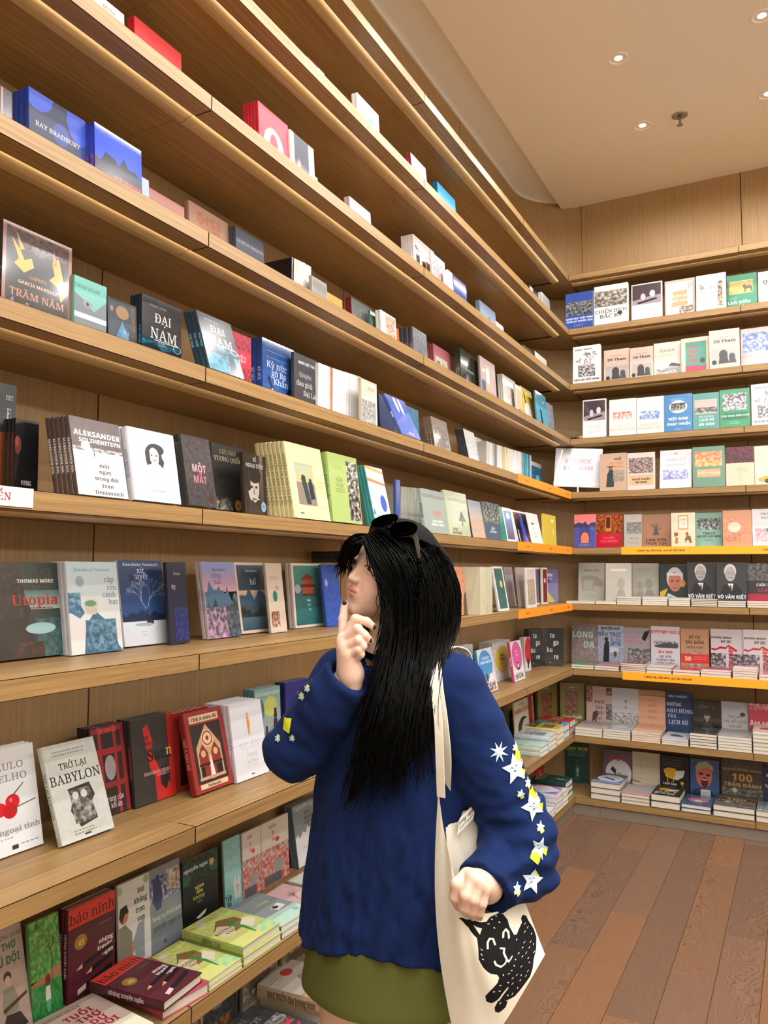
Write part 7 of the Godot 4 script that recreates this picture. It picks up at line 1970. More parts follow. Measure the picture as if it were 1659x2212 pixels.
# one line per pile: stance and wall, shelf, front centre x y z, width, height, thickness, copies, lean, turn, cover, look
const BOOKS := """
FL|1|-.125|2.963|2.686|.102|.168|.012|1|4|0|0|red paperback showing only its top edge
FL|1|-.118|2.963|2.338|.163|.224|.012|2|4|0|1|white paperback with a big blue figure eight
FL|1|-.109|2.963|1.911|.146|.21|.012|2|6|0|2|pale grey paperback with maroon spine
FL|1|-.153|2.963|1.523|.21|.258|.012|2|4|0|3|bright cyan paperback
FL|1|-.153|2.963|.18|.161|.224|.012|1|4|0|4|dark blue paperback next to white one
FL|1|-.127|2.963|.011|.173|.232|.012|2|4|0|5|white paperback with faint grey sketch
FL|2|-.136|2.613|3.551|.094|.16|.012|1|4|0|6|cream and charcoal hardback
FL|2|-.181|2.613|3.341|.168|.228|.012|2|4|0|7|coral red paperback with pale square label
FL|2|-.112|2.613|2.933|.151|.216|.011|5|4|0|8|crimson paperback with a giant cream nine
FL|2|-.105|2.613|2.79|.134|.204|.012|2|4|0|9|charcoal book with small portrait between white borders
FL|2|-.143|2.613|2.659|.028|.15|.012|1|4|0|10|short white paperback lying low by charcoal one
FL|2|-.18|2.613|2.284|.16|.222|.012|2|4|0|11|pale pink paperback
FL|2|-.146|2.613|1.784|.215|.256|.009|6|4|0|12|white paperback with black figures on orange
FL|2|-.11|2.613|1.721|.142|.208|.012|1|4|0|13|white book with pink floral panel
FL|2|-.073|2.613|1.684|.052|.15|.012|2|4|0|14|white book with thin blue drawing
FL|2|-.143|2.613|1.393|.159|.222|.012|1|4|0|15|royal blue hardback with painted figures
FL|2|-.195|2.613|.869|.24|.262|.012|2|4|0|16|pale blue paperback with white house sketch
FL|2|-.17|2.613|.764|.12|.192|.012|1|4|0|17|white paperback beside pale blue one
FL|2|-.215|2.613|-.005|.222|.26|.012|1|10|0|18|dusty grey and brown paperback
FL|2|-.136|2.613|.116|.246|.17|.012|1|4|0|19|green paperback with cream top strip
FL|3|-.136|2.268|3.822|.063|.15|.012|1|4|0|20|dark slate book with thin pink stripe
FL|3|-.175|2.268|3.645|.151|.216|.017|3|4|0|21|navy hardback, blue cloud pattern and pale title
FL|3|-.148|2.268|3.495|.145|.21|.017|2|4|0|22|royal blue book with dark torn mountain and red lettering
FL|3|-.17|2.268|3.391|.029|.16|.012|1|4|0|23|small pale blue book behind navy one
FL|3|-.25|2.268|3.226|.135|.2|.012|1|4|0|24|pink paperback with red blossom band
FL|3|-.25|2.268|3.053|.172|.232|.02|1|4|0|25|dusty pink hardback with cream scroll
FL|3|-.221|2.268|2.897|.139|.218|.012|2|4|0|26|slate navy paperback with silver lettering
SL|3|-.196|2.268|2.72|.13|.202|.013|1|0|0|27|black spine-out book in short row, first toward the corner
SL|3|-.196|2.268|2.704|.13|.203|.019|1|0|0|28|cream spine-out book in short row, second toward the corner
SL|3|-.196|2.268|2.682|.13|.205|.024|1|0|0|29|cream spine-out book in short row, third toward the corner
SL|3|-.196|2.268|2.655|.13|.207|.03|1|0|0|30|white spine-out book in short row, fourth toward the corner
SL|3|-.196|2.268|2.626|.13|.208|.028|1|0|0|31|white spine-out book in short row, fifth toward the corner
FL|3|-.154|2.268|2.609|.094|.16|.012|1|4|0|32|grey paperback with pale border
FL|3|-.214|2.268|2.413|.107|.176|.012|1|4|0|33|mustard yellow paperback
FL|3|-.22|2.268|2.202|.156|.218|.008|3|4|0|34|grey green paperback with maroon spine
FL|3|-.193|2.268|2.163|.038|.19|.012|1|4|0|35|narrow green book edge beside white one
FL|3|-.153|2.268|2.108|.126|.19|.012|2|4|0|36|white paperback with orange figure and blue title block
FL|3|-.177|2.268|1.986|.029|.17|.012|1|4|0|37|orange book edge beside white one
FL|3|-.154|2.268|1.817|.138|.204|.022|3|4|0|38|graphite grey hardback in glossy wrap
FL|3|-.229|2.268|1.41|.193|.242|.01|3|4|0|39|pink book with framed postage stamp grid
FL|3|-.168|2.268|1.215|.222|.26|.01|3|4|0|40|dark green book with purple flower photo
FL|3|-.135|2.268|1.04|.217|.262|.012|1|4|0|41|mauve book with picture frame and coloured tags
FL|3|-.147|2.268|.671|.214|.254|.01|3|4|0|42|white hardback with pale blue flowers
FL|3|-.118|2.268|.604|.101|.22|.012|1|4|0|43|cream book with red flower sprigs
FL|3|-.131|2.268|.35|.214|.26|.014|1|9|0|44|yellow book with white bird drawing
FL|3|-.095|2.268|.233|.208|.25|.012|1|5|0|45|sky blue book with dark running figure
FL|3|-.107|2.268|.021|.138|.228|.012|1|4|0|46|grey blue book with leafy pattern at shelf end
FL|4|-.173|1.935|3.69|.171|.23|.022|2|1|0|47|black hardback with copper border and two golden birds
FL|4|-.161|1.935|3.558|.091|.17|.012|1|2|0|48|teal and grey paperback with raven eye
FL|4|-.187|1.935|3.435|.092|.166|.012|2|4|0|49|dark paperback with blue stained arch window
FL|4|-.189|1.935|3.303|.141|.206|.013|3|2|0|50|black teal book with white swirling title, upright
FL|4|-.008|1.935|3.264|.132|.16|.013|3|18|0|50|black teal book with white swirling title, leaning back
FL|4|-.07|1.935|3.128|.081|.15|.012|1|2|0|51|scarlet paperback with black brush stains
FL|4|-.181|1.935|2.803|.169|.224|.024|2|2|0|52|bright blue hardback with crossed daggers
FL|4|-.15|1.935|2.692|.143|.206|.012|1|2|0|53|dark grey paperback with small moonlit figure
SL|4|-.143|1.935|2.623|.13|.198|.037|1|0|0|54|white spine-out book in long row, first toward the corner
SL|4|-.143|1.935|2.586|.13|.199|.037|1|0|0|55|white spine-out book in long row, second toward the corner
SL|4|-.143|1.935|2.56|.13|.2|.015|1|0|0|56|brown spine-out book in long row, third toward the corner
SL|4|-.143|1.935|2.542|.13|.201|.02|1|0|0|57|white spine-out book in long row, fourth toward the corner
SL|4|-.143|1.935|2.522|.13|.202|.02|1|0|0|58|white spine-out book in long row, fifth toward the corner
SL|4|-.143|1.935|2.502|.13|.203|.019|1|0|0|59|white spine-out book in long row, sixth toward the corner
SL|4|-.143|1.935|2.484|.13|.204|.019|1|0|0|60|white spine-out book in long row, seventh toward the corner
SL|4|-.143|1.935|2.465|.13|.206|.019|1|0|0|61|white spine-out book in long row, eighth toward the corner
SL|4|-.143|1.935|2.446|.13|.207|.019|1|0|0|62|white spine-out book in long row, ninth toward the corner
SL|4|-.143|1.935|2.428|.13|.208|.019|1|0|0|63|white spine-out book in long row, tenth toward the corner
SL|4|-.143|1.935|2.409|.13|.209|.019|1|0|0|64|white spine-out book in long row, eleventh toward the corner
SL|4|-.143|1.935|2.39|.13|.21|.02|1|0|0|65|cream spine-out book in long row, twelfth toward the corner
SL|4|-.143|1.935|2.369|.13|.211|.02|1|0|0|66|cream spine-out book in long row, thirteenth toward the corner
FL|4|-.077|1.935|2.407|.111|.18|.012|1|2|0|67|cream paperback with grey foil photo panel
FL|4|-.2|1.935|2.14|.048|.19|.012|1|4|0|68|narrow brown book edge beside cream one
FL|4|-.164|1.935|2.099|.125|.196|.01|2|4|0|69|dark navy book behind leaning blue one
FL|4|-.008|1.935|2.215|.158|.17|.012|1|25|0|70|bright blue ripple book with white feet, leaning steeply
FL|4|-.164|1.935|1.872|.124|.194|.012|1|4|0|71|teal blue book with bubble pattern
FL|4|-.211|1.935|1.433|.181|.23|.014|3|10|0|72|beige photo paperback with dark spine lettering
FL|4|-.14|1.935|1.228|.139|.204|.008|5|12|0|73|glossy grey book in front of black copies
FL|4|-.241|1.935|.875|.167|.22|.012|1|4|0|74|olive green book with pale shirt drawing
SL|4|-.2|1.935|.909|.13|.196|.046|1|0|0|75|pale grey spine-out book in mixed cluster, first toward the corner
SL|4|-.2|1.935|.863|.13|.197|.046|1|0|0|76|white spine-out book in mixed cluster, second toward the corner
SL|4|-.2|1.935|.823|.13|.198|.034|1|0|0|77|pale grey spine-out book in mixed cluster, third toward the corner
SL|4|-.2|1.935|.789|.13|.199|.034|1|0|0|78|grey spine-out book in mixed cluster, fourth toward the corner
SL|4|-.2|1.935|.752|.13|.2|.04|1|0|0|79|white spine-out book in mixed cluster, fifth toward the corner
SL|4|-.2|1.935|.712|.13|.201|.04|1|0|0|80|white spine-out book in mixed cluster, sixth toward the corner
SL|4|-.2|1.935|.674|.13|.202|.037|1|0|0|81|white spine-out book in mixed cluster, seventh toward the corner
SL|4|-.184|1.935|.669|.13|.198|.044|1|0|0|82|cream spine-out book in cream to teal run, first toward the corner
SL|4|-.184|1.935|.627|.13|.199|.039|1|0|0|83|cream spine-out book in cream to teal run, second toward the corner
SL|4|-.184|1.935|.587|.13|.2|.042|1|0|0|84|pale green spine-out book in cream to teal run, third toward the corner
SL|4|-.184|1.935|.548|.13|.202|.036|1|0|0|85|white spine-out book in cream to teal run, fourth toward the corner
SL|4|-.184|1.935|.512|.13|.203|.036|1|0|0|86|white spine-out book in cream to teal run, fifth toward the corner
SL|4|-.184|1.935|.476|.13|.204|.036|1|0|0|87|white spine-out book in cream to teal run, sixth toward the corner
SL|4|-.184|1.935|.44|.13|.206|.036|1|0|0|88|white spine-out book in cream to teal run, seventh toward the corner
SL|4|-.184|1.935|.408|.13|.207|.028|1|0|0|89|cream spine-out book in cream to teal run, eighth toward the corner
SL|4|-.184|1.935|.375|.13|.208|.039|1|0|0|90|teal spine-out book in cream to teal run, ninth toward the corner
SL|4|-.184|1.935|.335|.13|.209|.042|1|0|0|91|teal spine-out book in cream to teal run, tenth toward the corner
SL|4|-.184|1.935|.293|.13|.211|.042|1|0|0|92|teal spine-out book in cream to teal run, eleventh toward the corner
SL|4|-.184|1.935|.25|.13|.212|.044|1|0|0|93|teal spine-out book in cream to teal run, twelfth toward the corner
SL|4|-.184|1.935|.221|.13|.213|.014|1|0|0|94|white spine-out book in cream to teal run, thirteenth toward the corner
FL|4|-.2|1.935|.031|.25|.195|.012|1|4|0|95|deep blue book with dandelion burst and white top
FL|5|-.192|1.595|3.768|.099|.235|.04|1|0|0|96|big slate and rust boxed book
FL|5|-.141|1.595|3.726|.055|.158|.012|3|1|0|97|black paperback with red lit profile and pale title
FL|5|-.008|1.595|3.643|.13|.165|.013|5|13|0|98|brown and white paperback with snowy handwritten cover
FL|5|-.008|1.595|3.489|.142|.165|.02|2|11|0|99|white and pale blue book with dark haired girl portrait
FL|5|-.008|1.595|3.342|.1|.173|.028|1|11|0|100|charcoal shrink wrapped book with pink title lettering
FL|5|-.171|1.595|3.045|.14|.206|.012|1|4|0|101|black paperback with pale gold title and orange sticker
FL|5|-.096|1.595|3.021|.102|.178|.012|1|4|0|102|black and white book with smoking man portrait
FL|5|-.008|1.595|2.866|.19|.225|.014|7|11|0|103|cream yellow hardback with framed couple painting
FL|5|-.008|1.595|2.667|.179|.218|.028|1|7|0|104|lime green hardback with black ink strip
FL|5|-.092|1.595|2.354|.084|.21|.012|2|1|0|105|white book with orange streaks standing upright
FL|5|-.008|1.595|2.422|.124|.215|.011|3|13|0|106|white paperback with teal hills and blue tree, leaning
FL|5|-.075|1.595|2.194|.031|.192|.012|1|0|0|107|blue book edge behind hilly one
SL|5|-.198|1.595|1.914|.13|.199|.029|1|0|0|108|pale grey spine-out paperback of one series, first toward the corner
SL|5|-.198|1.595|1.885|.13|.201|.029|1|0|0|109|pale grey spine-out paperback of one series, second toward the corner
SL|5|-.198|1.595|1.855|.13|.202|.029|1|0|0|110|pale green spine-out paperback of one series, third toward the corner
SL|5|-.198|1.595|1.826|.13|.204|.029|1|0|0|111|pale green spine-out paperback of one series, fourth toward the corner
SL|5|-.198|1.595|1.796|.13|.206|.029|1|0|0|112|pale green spine-out paperback of one series, fifth toward the corner
SL|5|-.198|1.595|1.767|.13|.208|.029|1|0|0|113|pale green spine-out paperback of one series, sixth toward the corner
SL|5|-.198|1.595|1.737|.13|.209|.029|1|0|0|114|pale green spine-out paperback of one series, seventh toward the corner
SL|5|-.198|1.595|1.707|.13|.211|.032|1|0|0|115|pale green spine-out paperback of one series, eighth toward the corner
FL|5|-.02|1.595|1.954|.216|.173|.016|1|8|0|116|grey green paperback with pink block title
FL|5|-.02|1.595|1.719|.232|.188|.016|1|8|0|117|pale green paperback with dark pine tree
FL|5|-.02|1.595|1.5|.158|.17|.014|1|10|0|118|peach and grey landscape paperback
FL|5|-.02|1.595|1.313|.212|.174|.012|1|6|0|119|dark photo paperback of people in blue field
FL|5|-.02|1.595|1.167|.08|.17|.012|1|10|0|120|teal book edge leaning by purple one
FL|5|-.02|1.595|1.056|.141|.17|.009|2|10|0|121|lilac and white paperback with moon
FL|5|-.025|1.595|.832|.232|.17|.012|1|12|0|122|black book with tall blue dancer
FL|5|-.025|1.595|.61|.204|.173|.012|1|12|0|123|white paperback with small dark crane
FL|5|-.02|1.595|.382|.248|.177|.012|1|2|0|124|yellow paperback with white vertical lettering
FL|6|-.228|1.255|3.626|.158|.208|.024|1|9|0|125|dark green fantasy landscape book with red gothic title
FL|6|-.201|1.255|3.471|.149|.213|.012|4|9|0|126|pale blue book with tea bowl and draped blue kimono
FL|6|-.284|1.255|3.404|.032|.214|.012|2|8|0|127|dark blue book edge before snowy tree book
FL|6|-.236|1.255|3.279|.155|.218|.018|1|10|0|128|navy winter night book with white snowy tree
FL|6|-.2|1.255|3.201|.072|.214|.012|1|6|0|129|midnight navy paperback with blue abstract swirl
FL|6|-.213|1.255|2.999|.14|.218|.013|2|10|0|130|blue pink mountain sunset book with cherry blossom
FL|6|-.242|1.255|2.811|.161|.218|.016|1|10|0|131|cream framed book of dark peaks and lake
FL|6|-.2|1.255|2.758|.084|.217|.01|1|8|0|132|cream paperback with maroon scribble and teal dot
FL|6|-.244|1.255|2.515|.182|.218|.013|2|6|0|133|cream framed book with red pagoda over teal lake
FL|6|-.2|1.255|2.424|.108|.215|.012|1|8|0|134|royal blue paperback with cloud pattern
FL|6|-.07|1.255|1.538|.151|.214|.01|2|8|0|135|orange brush painted book beyond dark hair
FL|6|-.105|1.255|1.29|.085|.214|.012|1|12|0|136|teal landscape book with white border
FL|6|-.191|1.255|1.036|.079|.216|.012|1|6|0|137|pink book with dark windows
SL|6|-.015|1.255|1.493|.13|.213|.031|1|0|0|138|khaki thin spine-out paperback, first toward the corner
SL|6|-.015|1.255|1.462|.13|.213|.031|1|0|0|139|khaki thin spine-out paperback, second toward the corner
SL|6|-.015|1.255|1.431|.13|.213|.031|1|0|0|140|khaki thin spine-out paperback, third toward the corner
SL|6|-.015|1.255|1.4|.13|.213|.031|1|0|0|141|khaki thin spine-out paperback, fourth toward the corner
SL|6|-.015|1.255|1.369|.13|.213|.031|1|0|0|142|khaki thin spine-out paperback, fifth toward the corner
FL|6|-.041|1.255|1.115|.142|.218|.012|1|10|0|143|dark teal painted book with white border
FL|6|-.162|1.255|.635|.139|.218|.01|2|8|0|144|grey rose paperback with glossy wrap
FL|6|-.25|1.255|.232|.082|.22|.012|1|10|0|145|slate blue book edge leaning
FL|6|-.087|1.255|.659|.111|.216|.008|2|6|0|146|beige photo book with loose pages
FL|6|-.026|1.255|.718|.165|.214|.012|1|3|0|147|white framed painting book, grey and orange
FL|6|-.128|1.255|.256|.124|.216|.012|1|2|0|148|plum book with crowd painting
FL|6|-.11|1.255|.195|.111|.216|.012|1|1|0|149|deep red book with white border
CL|6|-.139|1.255|-.028|.145|.208|.012|1|1|68.565|150|lilac paperback with yellow triangle at shelf corner
FL|7|-.201|.863|3.695|.183|.213|.012|3|13|0|151|white book with three red cherries
FL|7|-.145|.863|3.531|.141|.21|.014|1|22|0|152|pale grey green book with charcoal old car sketch
FL|7|-.225|.863|3.383|.102|.208|.014|3|11|0|153|red and black window grille book
FL|7|-.215|.863|3.256|.142|.21|.015|3|8|0|154|charcoal book with torn blood red shape
FL|7|-.227|.863|3.114|.14|.205|.013|3|3|0|155|maroon book standing behind arched window book
FL|7|-.15|.863|3.106|.15|.21|.02|1|15|0|156|maroon book with cathedral rose windows and pale lady
FL|7|-.142|.863|2.954|.144|.21|.012|7|10|0|157|white book with small orange robed figure
FL|7|-.219|.863|2.776|.131|.222|.014|3|3|0|158|teal yellow street scene book with man in top hat
FL|7|-.23|.863|2.594|.144|.222|.013|3|3|0|159|indigo paperback beside raised sleeve
FL|7|-.18|.863|1.23|.145|.23|.01|3|3|0|160|comic sketch book with red oval
FL|7|-.2|.863|.694|.283|.207|.01|7|3|0|161|comic sketch book with yellow oval
FL|7|-.1|.863|1.151|.205|.21|.015|1|10|0|162|comic sketch book with bright blue oval
FL|7|-.2|.863|.25|.106|.196|.01|3|2|0|163|red and white comic book behind pink one
FL|7|-.11|.863|.674|.178|.21|.015|1|8|0|164|comic sketch book with pink oval
CL|7|-.219|.863|.026|.134|.23|.02|2|1|67.249|165|black box set with cutout letters, first
CL|7|-.133|.863|-.052|.113|.23|.02|2|1|12.308|165|black box set with cutout letters, by corner
FL|8|-.25|.466|3.631|.114|.21|.018|1|15|0|166|tan book with green block title and boy with gun, standing
FL|8|-.25|.466|3.534|.078|.205|.012|1|8|0|167|green meadow painting book with child under branches
FL|8|-.25|.466|3.415|.137|.205|.015|2|2|0|168|maroon book with orange red top and black pencils, standing
FL|8|-.25|.466|3.276|.105|.205|.009|1|5|0|169|white book with boy in grey shirt reaching out
FL|8|-.25|.466|3.165|.114|.205|.009|1|6|0|170|blue grey book with blue collage village
FL|8|-.25|.466|3.035|.143|.19|.009|1|3|0|171|black book with green leaves and small white boat
FL|8|-.25|.466|2.893|.077|.195|.008|1|5|0|172|aqua book with white crown sketch
FL|8|-.25|.466|2.806|.09|.195|.008|1|3|0|173|grey book with red cranes harvest scene, first
FL|8|-.25|.466|2.686|.144|.195|.008|1|3|0|173|grey book with red cranes harvest scene, second
FL|8|-.25|.466|2.465|.187|.195|.01|3|10|0|174|grey and white book with long tailed bird
FL|8|-.25|.466|.395|.122|.19|.01|1|1|0|175|dark green book half hidden by sleeve
FL|8|-.2|.466|.35|.25|.24|.01|1|4|0|176|cream book with red title and dark face profile
FL|8|-.24|.466|.042|.093|.234|.012|1|4|0|177|red patterned book between cream and olive ones
CL|8|-.198|.466|-.133|.181|.272|.025|1|1|65.556|178|olive hardback with brown carved relief, on long wall side
CL|8|-.075|.466|-.255|.152|.272|.025|1|1|23.199|178|olive hardback with brown carved relief, in the corner
FL|9|-.2|.105|.011|.148|.183|.01|1|4|0|179|small red book with white cross, under long shelf
FL|9|-.238|.105|2.96|.151|.22|.022|3|0|0|180|cream spined book with dark leaf still life
FL|9|-.231|.105|2.782|.171|.22|.014|1|1|0|181|sepia book of parked old cars, first
FL|9|-.221|.105|2.6|.172|.22|.014|1|1|0|181|sepia book of parked old cars, second
FL|9|-.214|.105|2.448|.128|.22|.012|1|0|0|182|cream sepia village painting book behind skirt
FB|1|.061|2.963|-.012|.172|.234|.012|2|4|0|183|blue book with black and white classroom photo
FB|1|.254|2.963|-.022|.203|.254|.016|2|4|0|184|white book with sepia battlefield photo
FB|1|.462|2.963|-.047|.179|.238|.009|2|4|0|185|white book with plum photo of two women, upper
FB|1|.651|2.963|-.047|.169|.226|.014|1|4|0|186|grey framed book with orange plaque and deer
FB|1|.825|2.963|-.027|.16|.22|.014|1|4|0|187|white book with blue title between gold zodiac columns
FB|1|.983|2.963|-.108|.159|.22|.012|2|4|0|188|green book with painted horse panel
FB|1|1.147|2.963|-.107|.154|.214|.012|1|4|0|189|pale grey book with black calligraphy
FB|2|.102|2.613|-.012|.169|.238|.014|2|4|0|190|white book with sailing ship engraving, ninth shelf corner
FB|2|.267|2.613|-.096|.153|.214|.01|1|4|0|191|beige book, family photo under black title, first
FB|2|.419|2.613|-.082|.137|.204|.01|1|4|0|191|beige book, family photo under black title, second
FB|2|.567|2.613|-.087|.153|.216|.01|1|4|0|192|ivory book with grey colonial building drawing
FB|2|.726|2.613|-.06|.153|.216|.012|1|4|0|193|cream book with teal panel and red lettering
FB|2|.889|2.613|-.012|.16|.228|.012|1|4|0|191|tall beige book with family photo, third
FB|2|1.066|2.613|-.12|.194|.246|.012|1|4|0|194|mauve book with blue sea painting in two panels
FB|3|.145|2.268|-.012|.141|.24|.009|2|4|0|185|white book with plum photo of two women, lower
FB|3|.314|2.268|-.015|.159|.226|.01|2|4|0|195|white book with small red scene and pale title
FB|3|.474|2.268|-.013|.156|.222|.01|1|4|0|196|ivory book with small blue scene and pale title
FB|3|.631|2.268|-.015|.155|.222|.01|1|4|0|197|mid blue book with oval village photo
FB|3|.782|2.268|-.015|.142|.214|.01|1|4|0|198|grey teal book with marching soldiers photo
FB|3|.934|2.268|-.016|.156|.222|.01|1|4|0|199|emerald book with black and white house photo
FB|3|1.099|2.268|-.014|.157|.236|.012|1|4|0|190|white book with sailing ship engraving, seventh shelf
FB|4|.253|1.935|-.012|.16|.23|.01|1|4|0|200|tan book with dark robed man in hat
FB|4|.415|1.935|-.012|.158|.224|.009|2|4|0|201|pale pink book with river boats photo and tan plate
FB|4|.607|1.935|-.013|.175|.238|.008|1|14|0|202|white book with lilac procession and title
FB|4|.789|1.935|-.012|.171|.234|.012|1|4|0|203|sage green book with festive crowd panel
FB|4|.952|1.935|-.018|.145|.222|.01|1|4|0|204|cream book with dark red theatre photo
FB|4|1.108|1.935|-.036|.164|.222|.01|1|4|0|205|cream book with yellow vintage car
FB|5|.078|1.595|-.013|.132|.204|.01|1|4|0|206|indigo book with pink sky and orange arched gate
FB|5|.186|1.595|-.18|.159|.214|.009|2|4|0|207|vivid red book with orange street facade
FB|5|.361|1.595|-.017|.102|.196|.01|1|4|0|208|grey book with landscape photo, shrink wrapped
FB|5|.463|1.595|-.215|.165|.206|.008|2|4|0|209|terracotta book with ink warrior drawing
FB|5|.635|1.595|-.078|.132|.202|.01|1|4|0|210|cream book with framed title above horseman
FB|5|.76|1.595|-.229|.148|.208|.01|1|4|0|211|mint green book with street cars photo
FB|5|.92|1.595|-.152|.153|.212|.01|1|4|0|212|salmon pink book with etched landscape
FB|5|1.077|1.595|-.154|.156|.216|.01|1|4|0|213|white book with pink and green sketch
FB|6|.066|1.255|-.202|.163|.25|.009|1|6|0|214|grey book with line drawing of parcels
FB|6|.263|1.255|-.058|.153|.246|.009|1|5|0|215|grey book with pencil portrait of one person
FB|6|.387|1.255|-.25|.158|.248|.009|1|5|0|216|grey book with pencil portraits of two people
FB|6|.556|1.255|-.206|.154|.242|.009|1|4|0|217|dark teal book with white haired smiling old man
FB|6|.723|1.255|-.137|.157|.252|.009|1|4|0|218|charcoal book with suited man in glasses, first
FB|6|.887|1.255|-.083|.157|.25|.009|1|4|0|218|charcoal book with suited man in glasses, second
FB|6|1.043|1.255|-.169|.16|.246|.009|1|3|0|219|dark book with water photo and red band
FB|7|.009|.863|-.234|.162|.26|.01|1|4|0|220|glossy mauve grey book with pale turquoise letters
FB|7|.172|.863|-.236|.159|.25|.01|1|4|0|221|pale blue book with black soldier and blue title
FB|7|.33|.863|-.247|.157|.242|.01|1|4|0|222|grey book with eagle and airfield photo
FB|7|.499|.863|-.23|.166|.256|.01|1|4|0|223|pale grey book with tanks and red date
FB|7|.665|.863|-.233|.157|.248|.01|1|4|0|224|tan book with archway and red band
FB|7|.84|.863|-.247|.174|.252|.01|1|4|0|225|white book with red border line and crowd photo, first
FB|7|1.02|.863|-.233|.181|.256|.01|1|4|0|225|white book with red border line and crowd photo, second
FB|8|.092|.466|-.25|.158|.262|.01|1|4|0|226|pink beige book with framed oriental figures
FB|8|.252|.466|-.25|.161|.262|.01|1|4|0|227|white book with grey cloud etching on lower half
FB|8|.411|.466|-.25|.155|.262|.01|1|4|0|228|peach book with brown dragon and faint title
FB|8|.57|.466|-.25|.155|.262|.014|1|4|0|229|navy book with large white serif title
FB|8|.725|.466|-.224|.153|.228|.014|2|3|0|230|squat black book with bronze statue of man
FB|8|.873|.466|-.25|.143|.23|.01|1|3|0|231|pale lilac book with fading sepia landscape
FB|8|1.035|.466|-.226|.172|.234|.01|1|3|0|232|crimson book with white title lettering
CL|9|-.066|.105|-.322|.141|.24|.015|1|1|9.395|233|dark green book with yellow title, standing in the corner
FB|9|.2|.105|-.242|.174|.24|.022|1|5|0|234|grey hardback with red title and white disc emblem
FB|9|.37|.105|-.248|.162|.246|.012|1|4|0|235|ivory book with faded striped flag
FB|9|.534|.105|-.24|.162|.246|.024|2|3|0|236|black book with dripping yellow map
FB|9|.7|.105|-.25|.158|.242|.01|1|4|0|237|blue book with shouting caricature face
FB|9|.9|.105|-.25|.214|.262|.03|1|4|0|238|broad brown grey book numbered 100 in gold
FB|9|1.071|.105|-.25|.127|.24|.012|1|4|0|239|navy book cut by the view edge
PB|6|.048|1.255|-.006|.172|.2|.015|1|0|0|240|single white book lying flat in corner
PB|6|.2|1.255|-.006|.12|.2|.017|1|0|0|241|thin peach book lying flat
PB|6|.334|1.255|-.006|.138|.2|.012|4|0|0|242|cream paged paperback in low flat stack, first
PB|6|.48|1.255|-.006|.139|.202|.012|4|0|0|243|pale paperback in low flat stack, second
PB|6|.615|1.255|-.006|.116|.168|.011|4|0|0|244|white paperback in low flat stack, third
PB|6|.748|1.255|-.006|.137|.199|.009|5|0|0|245|slim grey edged paperback in flat stack, fourth
PB|6|.891|1.255|-.006|.143|.207|.012|3|0|0|246|dark covered paperback in low flat stack, fifth
PB|6|1.044|1.255|-.006|.148|.215|.013|3|0|0|247|red covered paperback in low flat stack, sixth
PB|7|.055|.863|-.006|.133|.193|.013|2|0|0|248|green covered book lying flat in pair
PB|7|.198|.863|-.006|.141|.204|.013|2|0|0|249|rose covered book lying flat in pair
PB|7|.351|.863|-.006|.142|.206|.01|5|0|0|250|slim paperback with red cover in flat pile
PB|7|.496|.863|-.006|.14|.203|.019|2|0|0|251|thick cream paged book lying flat
PB|7|.643|.863|-.006|.145|.21|.016|2|0|0|252|book with scarlet cover lying flat
PB|7|.799|.863|-.006|.157|.215|.016|2|0|0|253|book with crimson band lying flat
PB|7|.948|.863|-.006|.124|.18|.014|4|0|0|254|pink topped paperback in tall flat pile
PB|7|1.085|.863|-.006|.134|.194|.017|2|0|0|255|pink edged book lying flat by view edge
PB|8|.086|.466|-.006|.16|.215|.017|3|0|0|256|thick cream paged book with grey cover, flat
PB|8|.249|.466|-.006|.157|.215|.014|4|0|0|257|cream paged book with sketch cover, flat stack
PB|8|.416|.466|-.006|.159|.215|.012|5|0|0|258|cream paged book with peach cover, flat stack
PB|8|.575|.466|-.006|.142|.206|.012|3|0|0|259|cream paged book with wolf sketch cover, flat
PB|8|.725|.466|-.006|.14|.203|.016|5|0|0|260|cream paged book with black cover, flat stack
PB|8|.887|.466|-.006|.17|.215|.016|5|0|0|261|cream paged book with lilac photo cover, flat
PB|8|1.059|.466|-.006|.16|.215|.021|6|0|0|262|tall cream paged stack book with red mark
PB|9|.179|.105|-.006|.169|.23|.034|3|0|0|263|thick grey hardback with white disc, flat
PB|9|.351|.105|-.006|.158|.215|.02|3|0|0|264|cream book with blue striped cover, flat
PB|9|.516|.105|-.006|.156|.215|.038|2|0|0|236|thick black covered book with yellow map, flat
PB|9|.679|.105|-.006|.154|.215|.022|2|0|0|265|blue covered book with pink face, flat
PB|9|.873|.105|-.006|.208|.24|.032|2|0|0|238|thick grey paged book numbered 100, flat
PB|9|1.056|.105|-.006|.144|.209|.03|2|0|0|266|black and white photo book lying flat at edge
PL|8|-.012|.492|3.368|.135|.21|.022|1|0|5|168|maroon book with orange red top lying on pink one
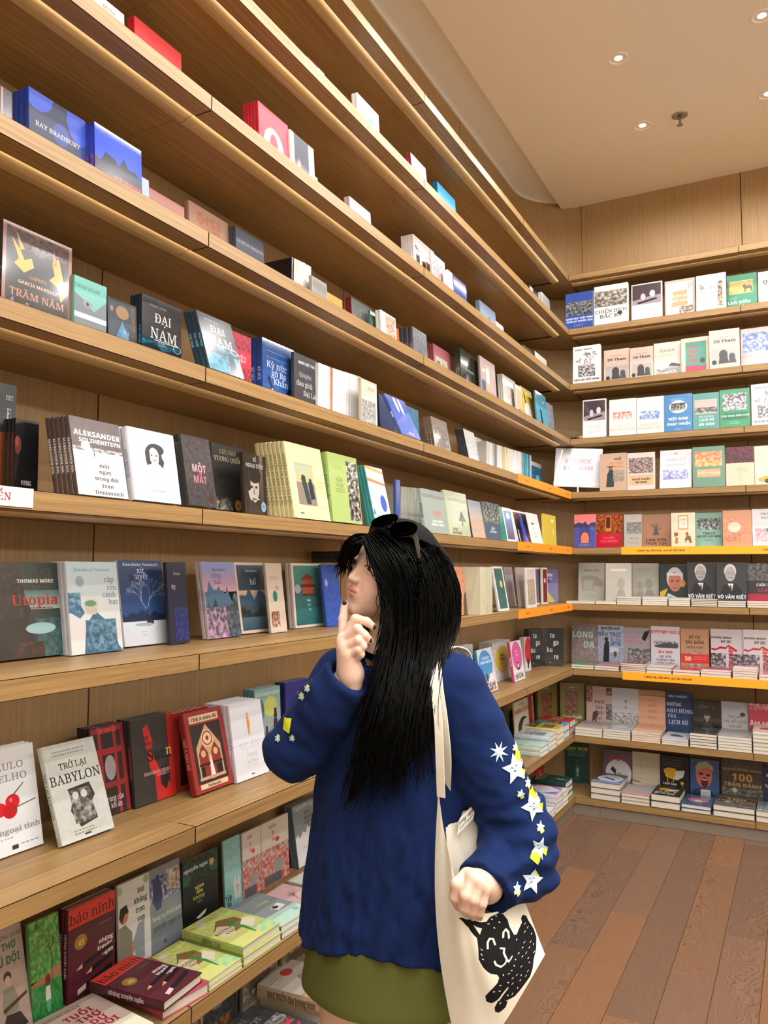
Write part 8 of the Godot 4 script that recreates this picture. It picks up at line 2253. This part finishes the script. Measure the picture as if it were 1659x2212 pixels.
PL|8|-.012|.466|3.357|.135|.21|.025|1|0|-6|267|pink covered book lying under maroon pencil book
PL|8|-.008|.466|3.224|.122|.2|.012|2|0|0|268|lime house painting book in low pile by pencils
PL|8|-.008|.466|3.076|.158|.2|.023|2|0|0|268|lime house painting book on thicker front pile
PL|8|-.008|.466|2.92|.14|.2|.016|2|0|-3|269|grey and mint book with yellow script lying flat
PL|8|-.008|.466|2.77|.14|.2|.012|1|0|2|270|pale pink book with tan corner lying flat
PL|8|-.008|.466|2.623|.135|.2|.012|1|0|-2|271|pale mint book with grey script lying flat
PL|8|-.01|.466|2.475|.13|.19|.014|1|0|3|272|dark red ornate book lying behind navy sweatshirt
PL|8|-.008|.466|3.725|.15|.21|.02|2|0|-8|166|tan book with green block title lying flat
PL|8|-.008|.466|3.543|.145|.21|.022|1|0|-6|273|tan book with red block title and cream flap
PL|9|0|.175|2.704|.172|.235|.042|1|0|4|274|thick cream book with red sun lying on stack
PL|9|-.004|.105|2.7|.17|.23|.034|2|0|0|275|cream book under thick red sun book
PL|9|-.004|.105|2.905|.19|.24|.03|2|0|5|276|charcoal book with coral red dancing figure, lying
PL|6|-.17|1.477|2.335|.13|.15|.02|2|0|0|277|black and white book lying atop upright ones
PL|8|-.02|.466|.085|.14|.19|.038|2|0|0|278|thick blue book with navy painting, corner stack
PL|8|-.02|.466|-.057|.13|.19|.04|2|0|0|279|thick red book beside blue corner stack
PL|8|-.012|.466|.25|.15|.2|.03|3|0|0|280|green and yellow book with train picture, flat
PL|8|-.008|.466|.417|.145|.2|.025|3|0|0|281|pale blue grey photo book in flat pile
PL|8|-.008|.466|.578|.145|.2|.024|2|0|0|282|pale mint book in lowest flat pile
PL|9|-.005|.105|.312|.155|.2|.026|4|0|0|283|white book with purple corners and diamond, flat
PL|9|-.005|.105|.178|.1|.2|.026|3|0|0|284|white book with red cover triangle, flat pile
PL|9|-.02|.105|.044|.155|.21|.034|3|0|0|233|dark green book with yellow title, lying flat
PL|9|-.005|.105|.485|.15|.2|.02|2|0|0|285|plain white book in flat pile by arm
"""
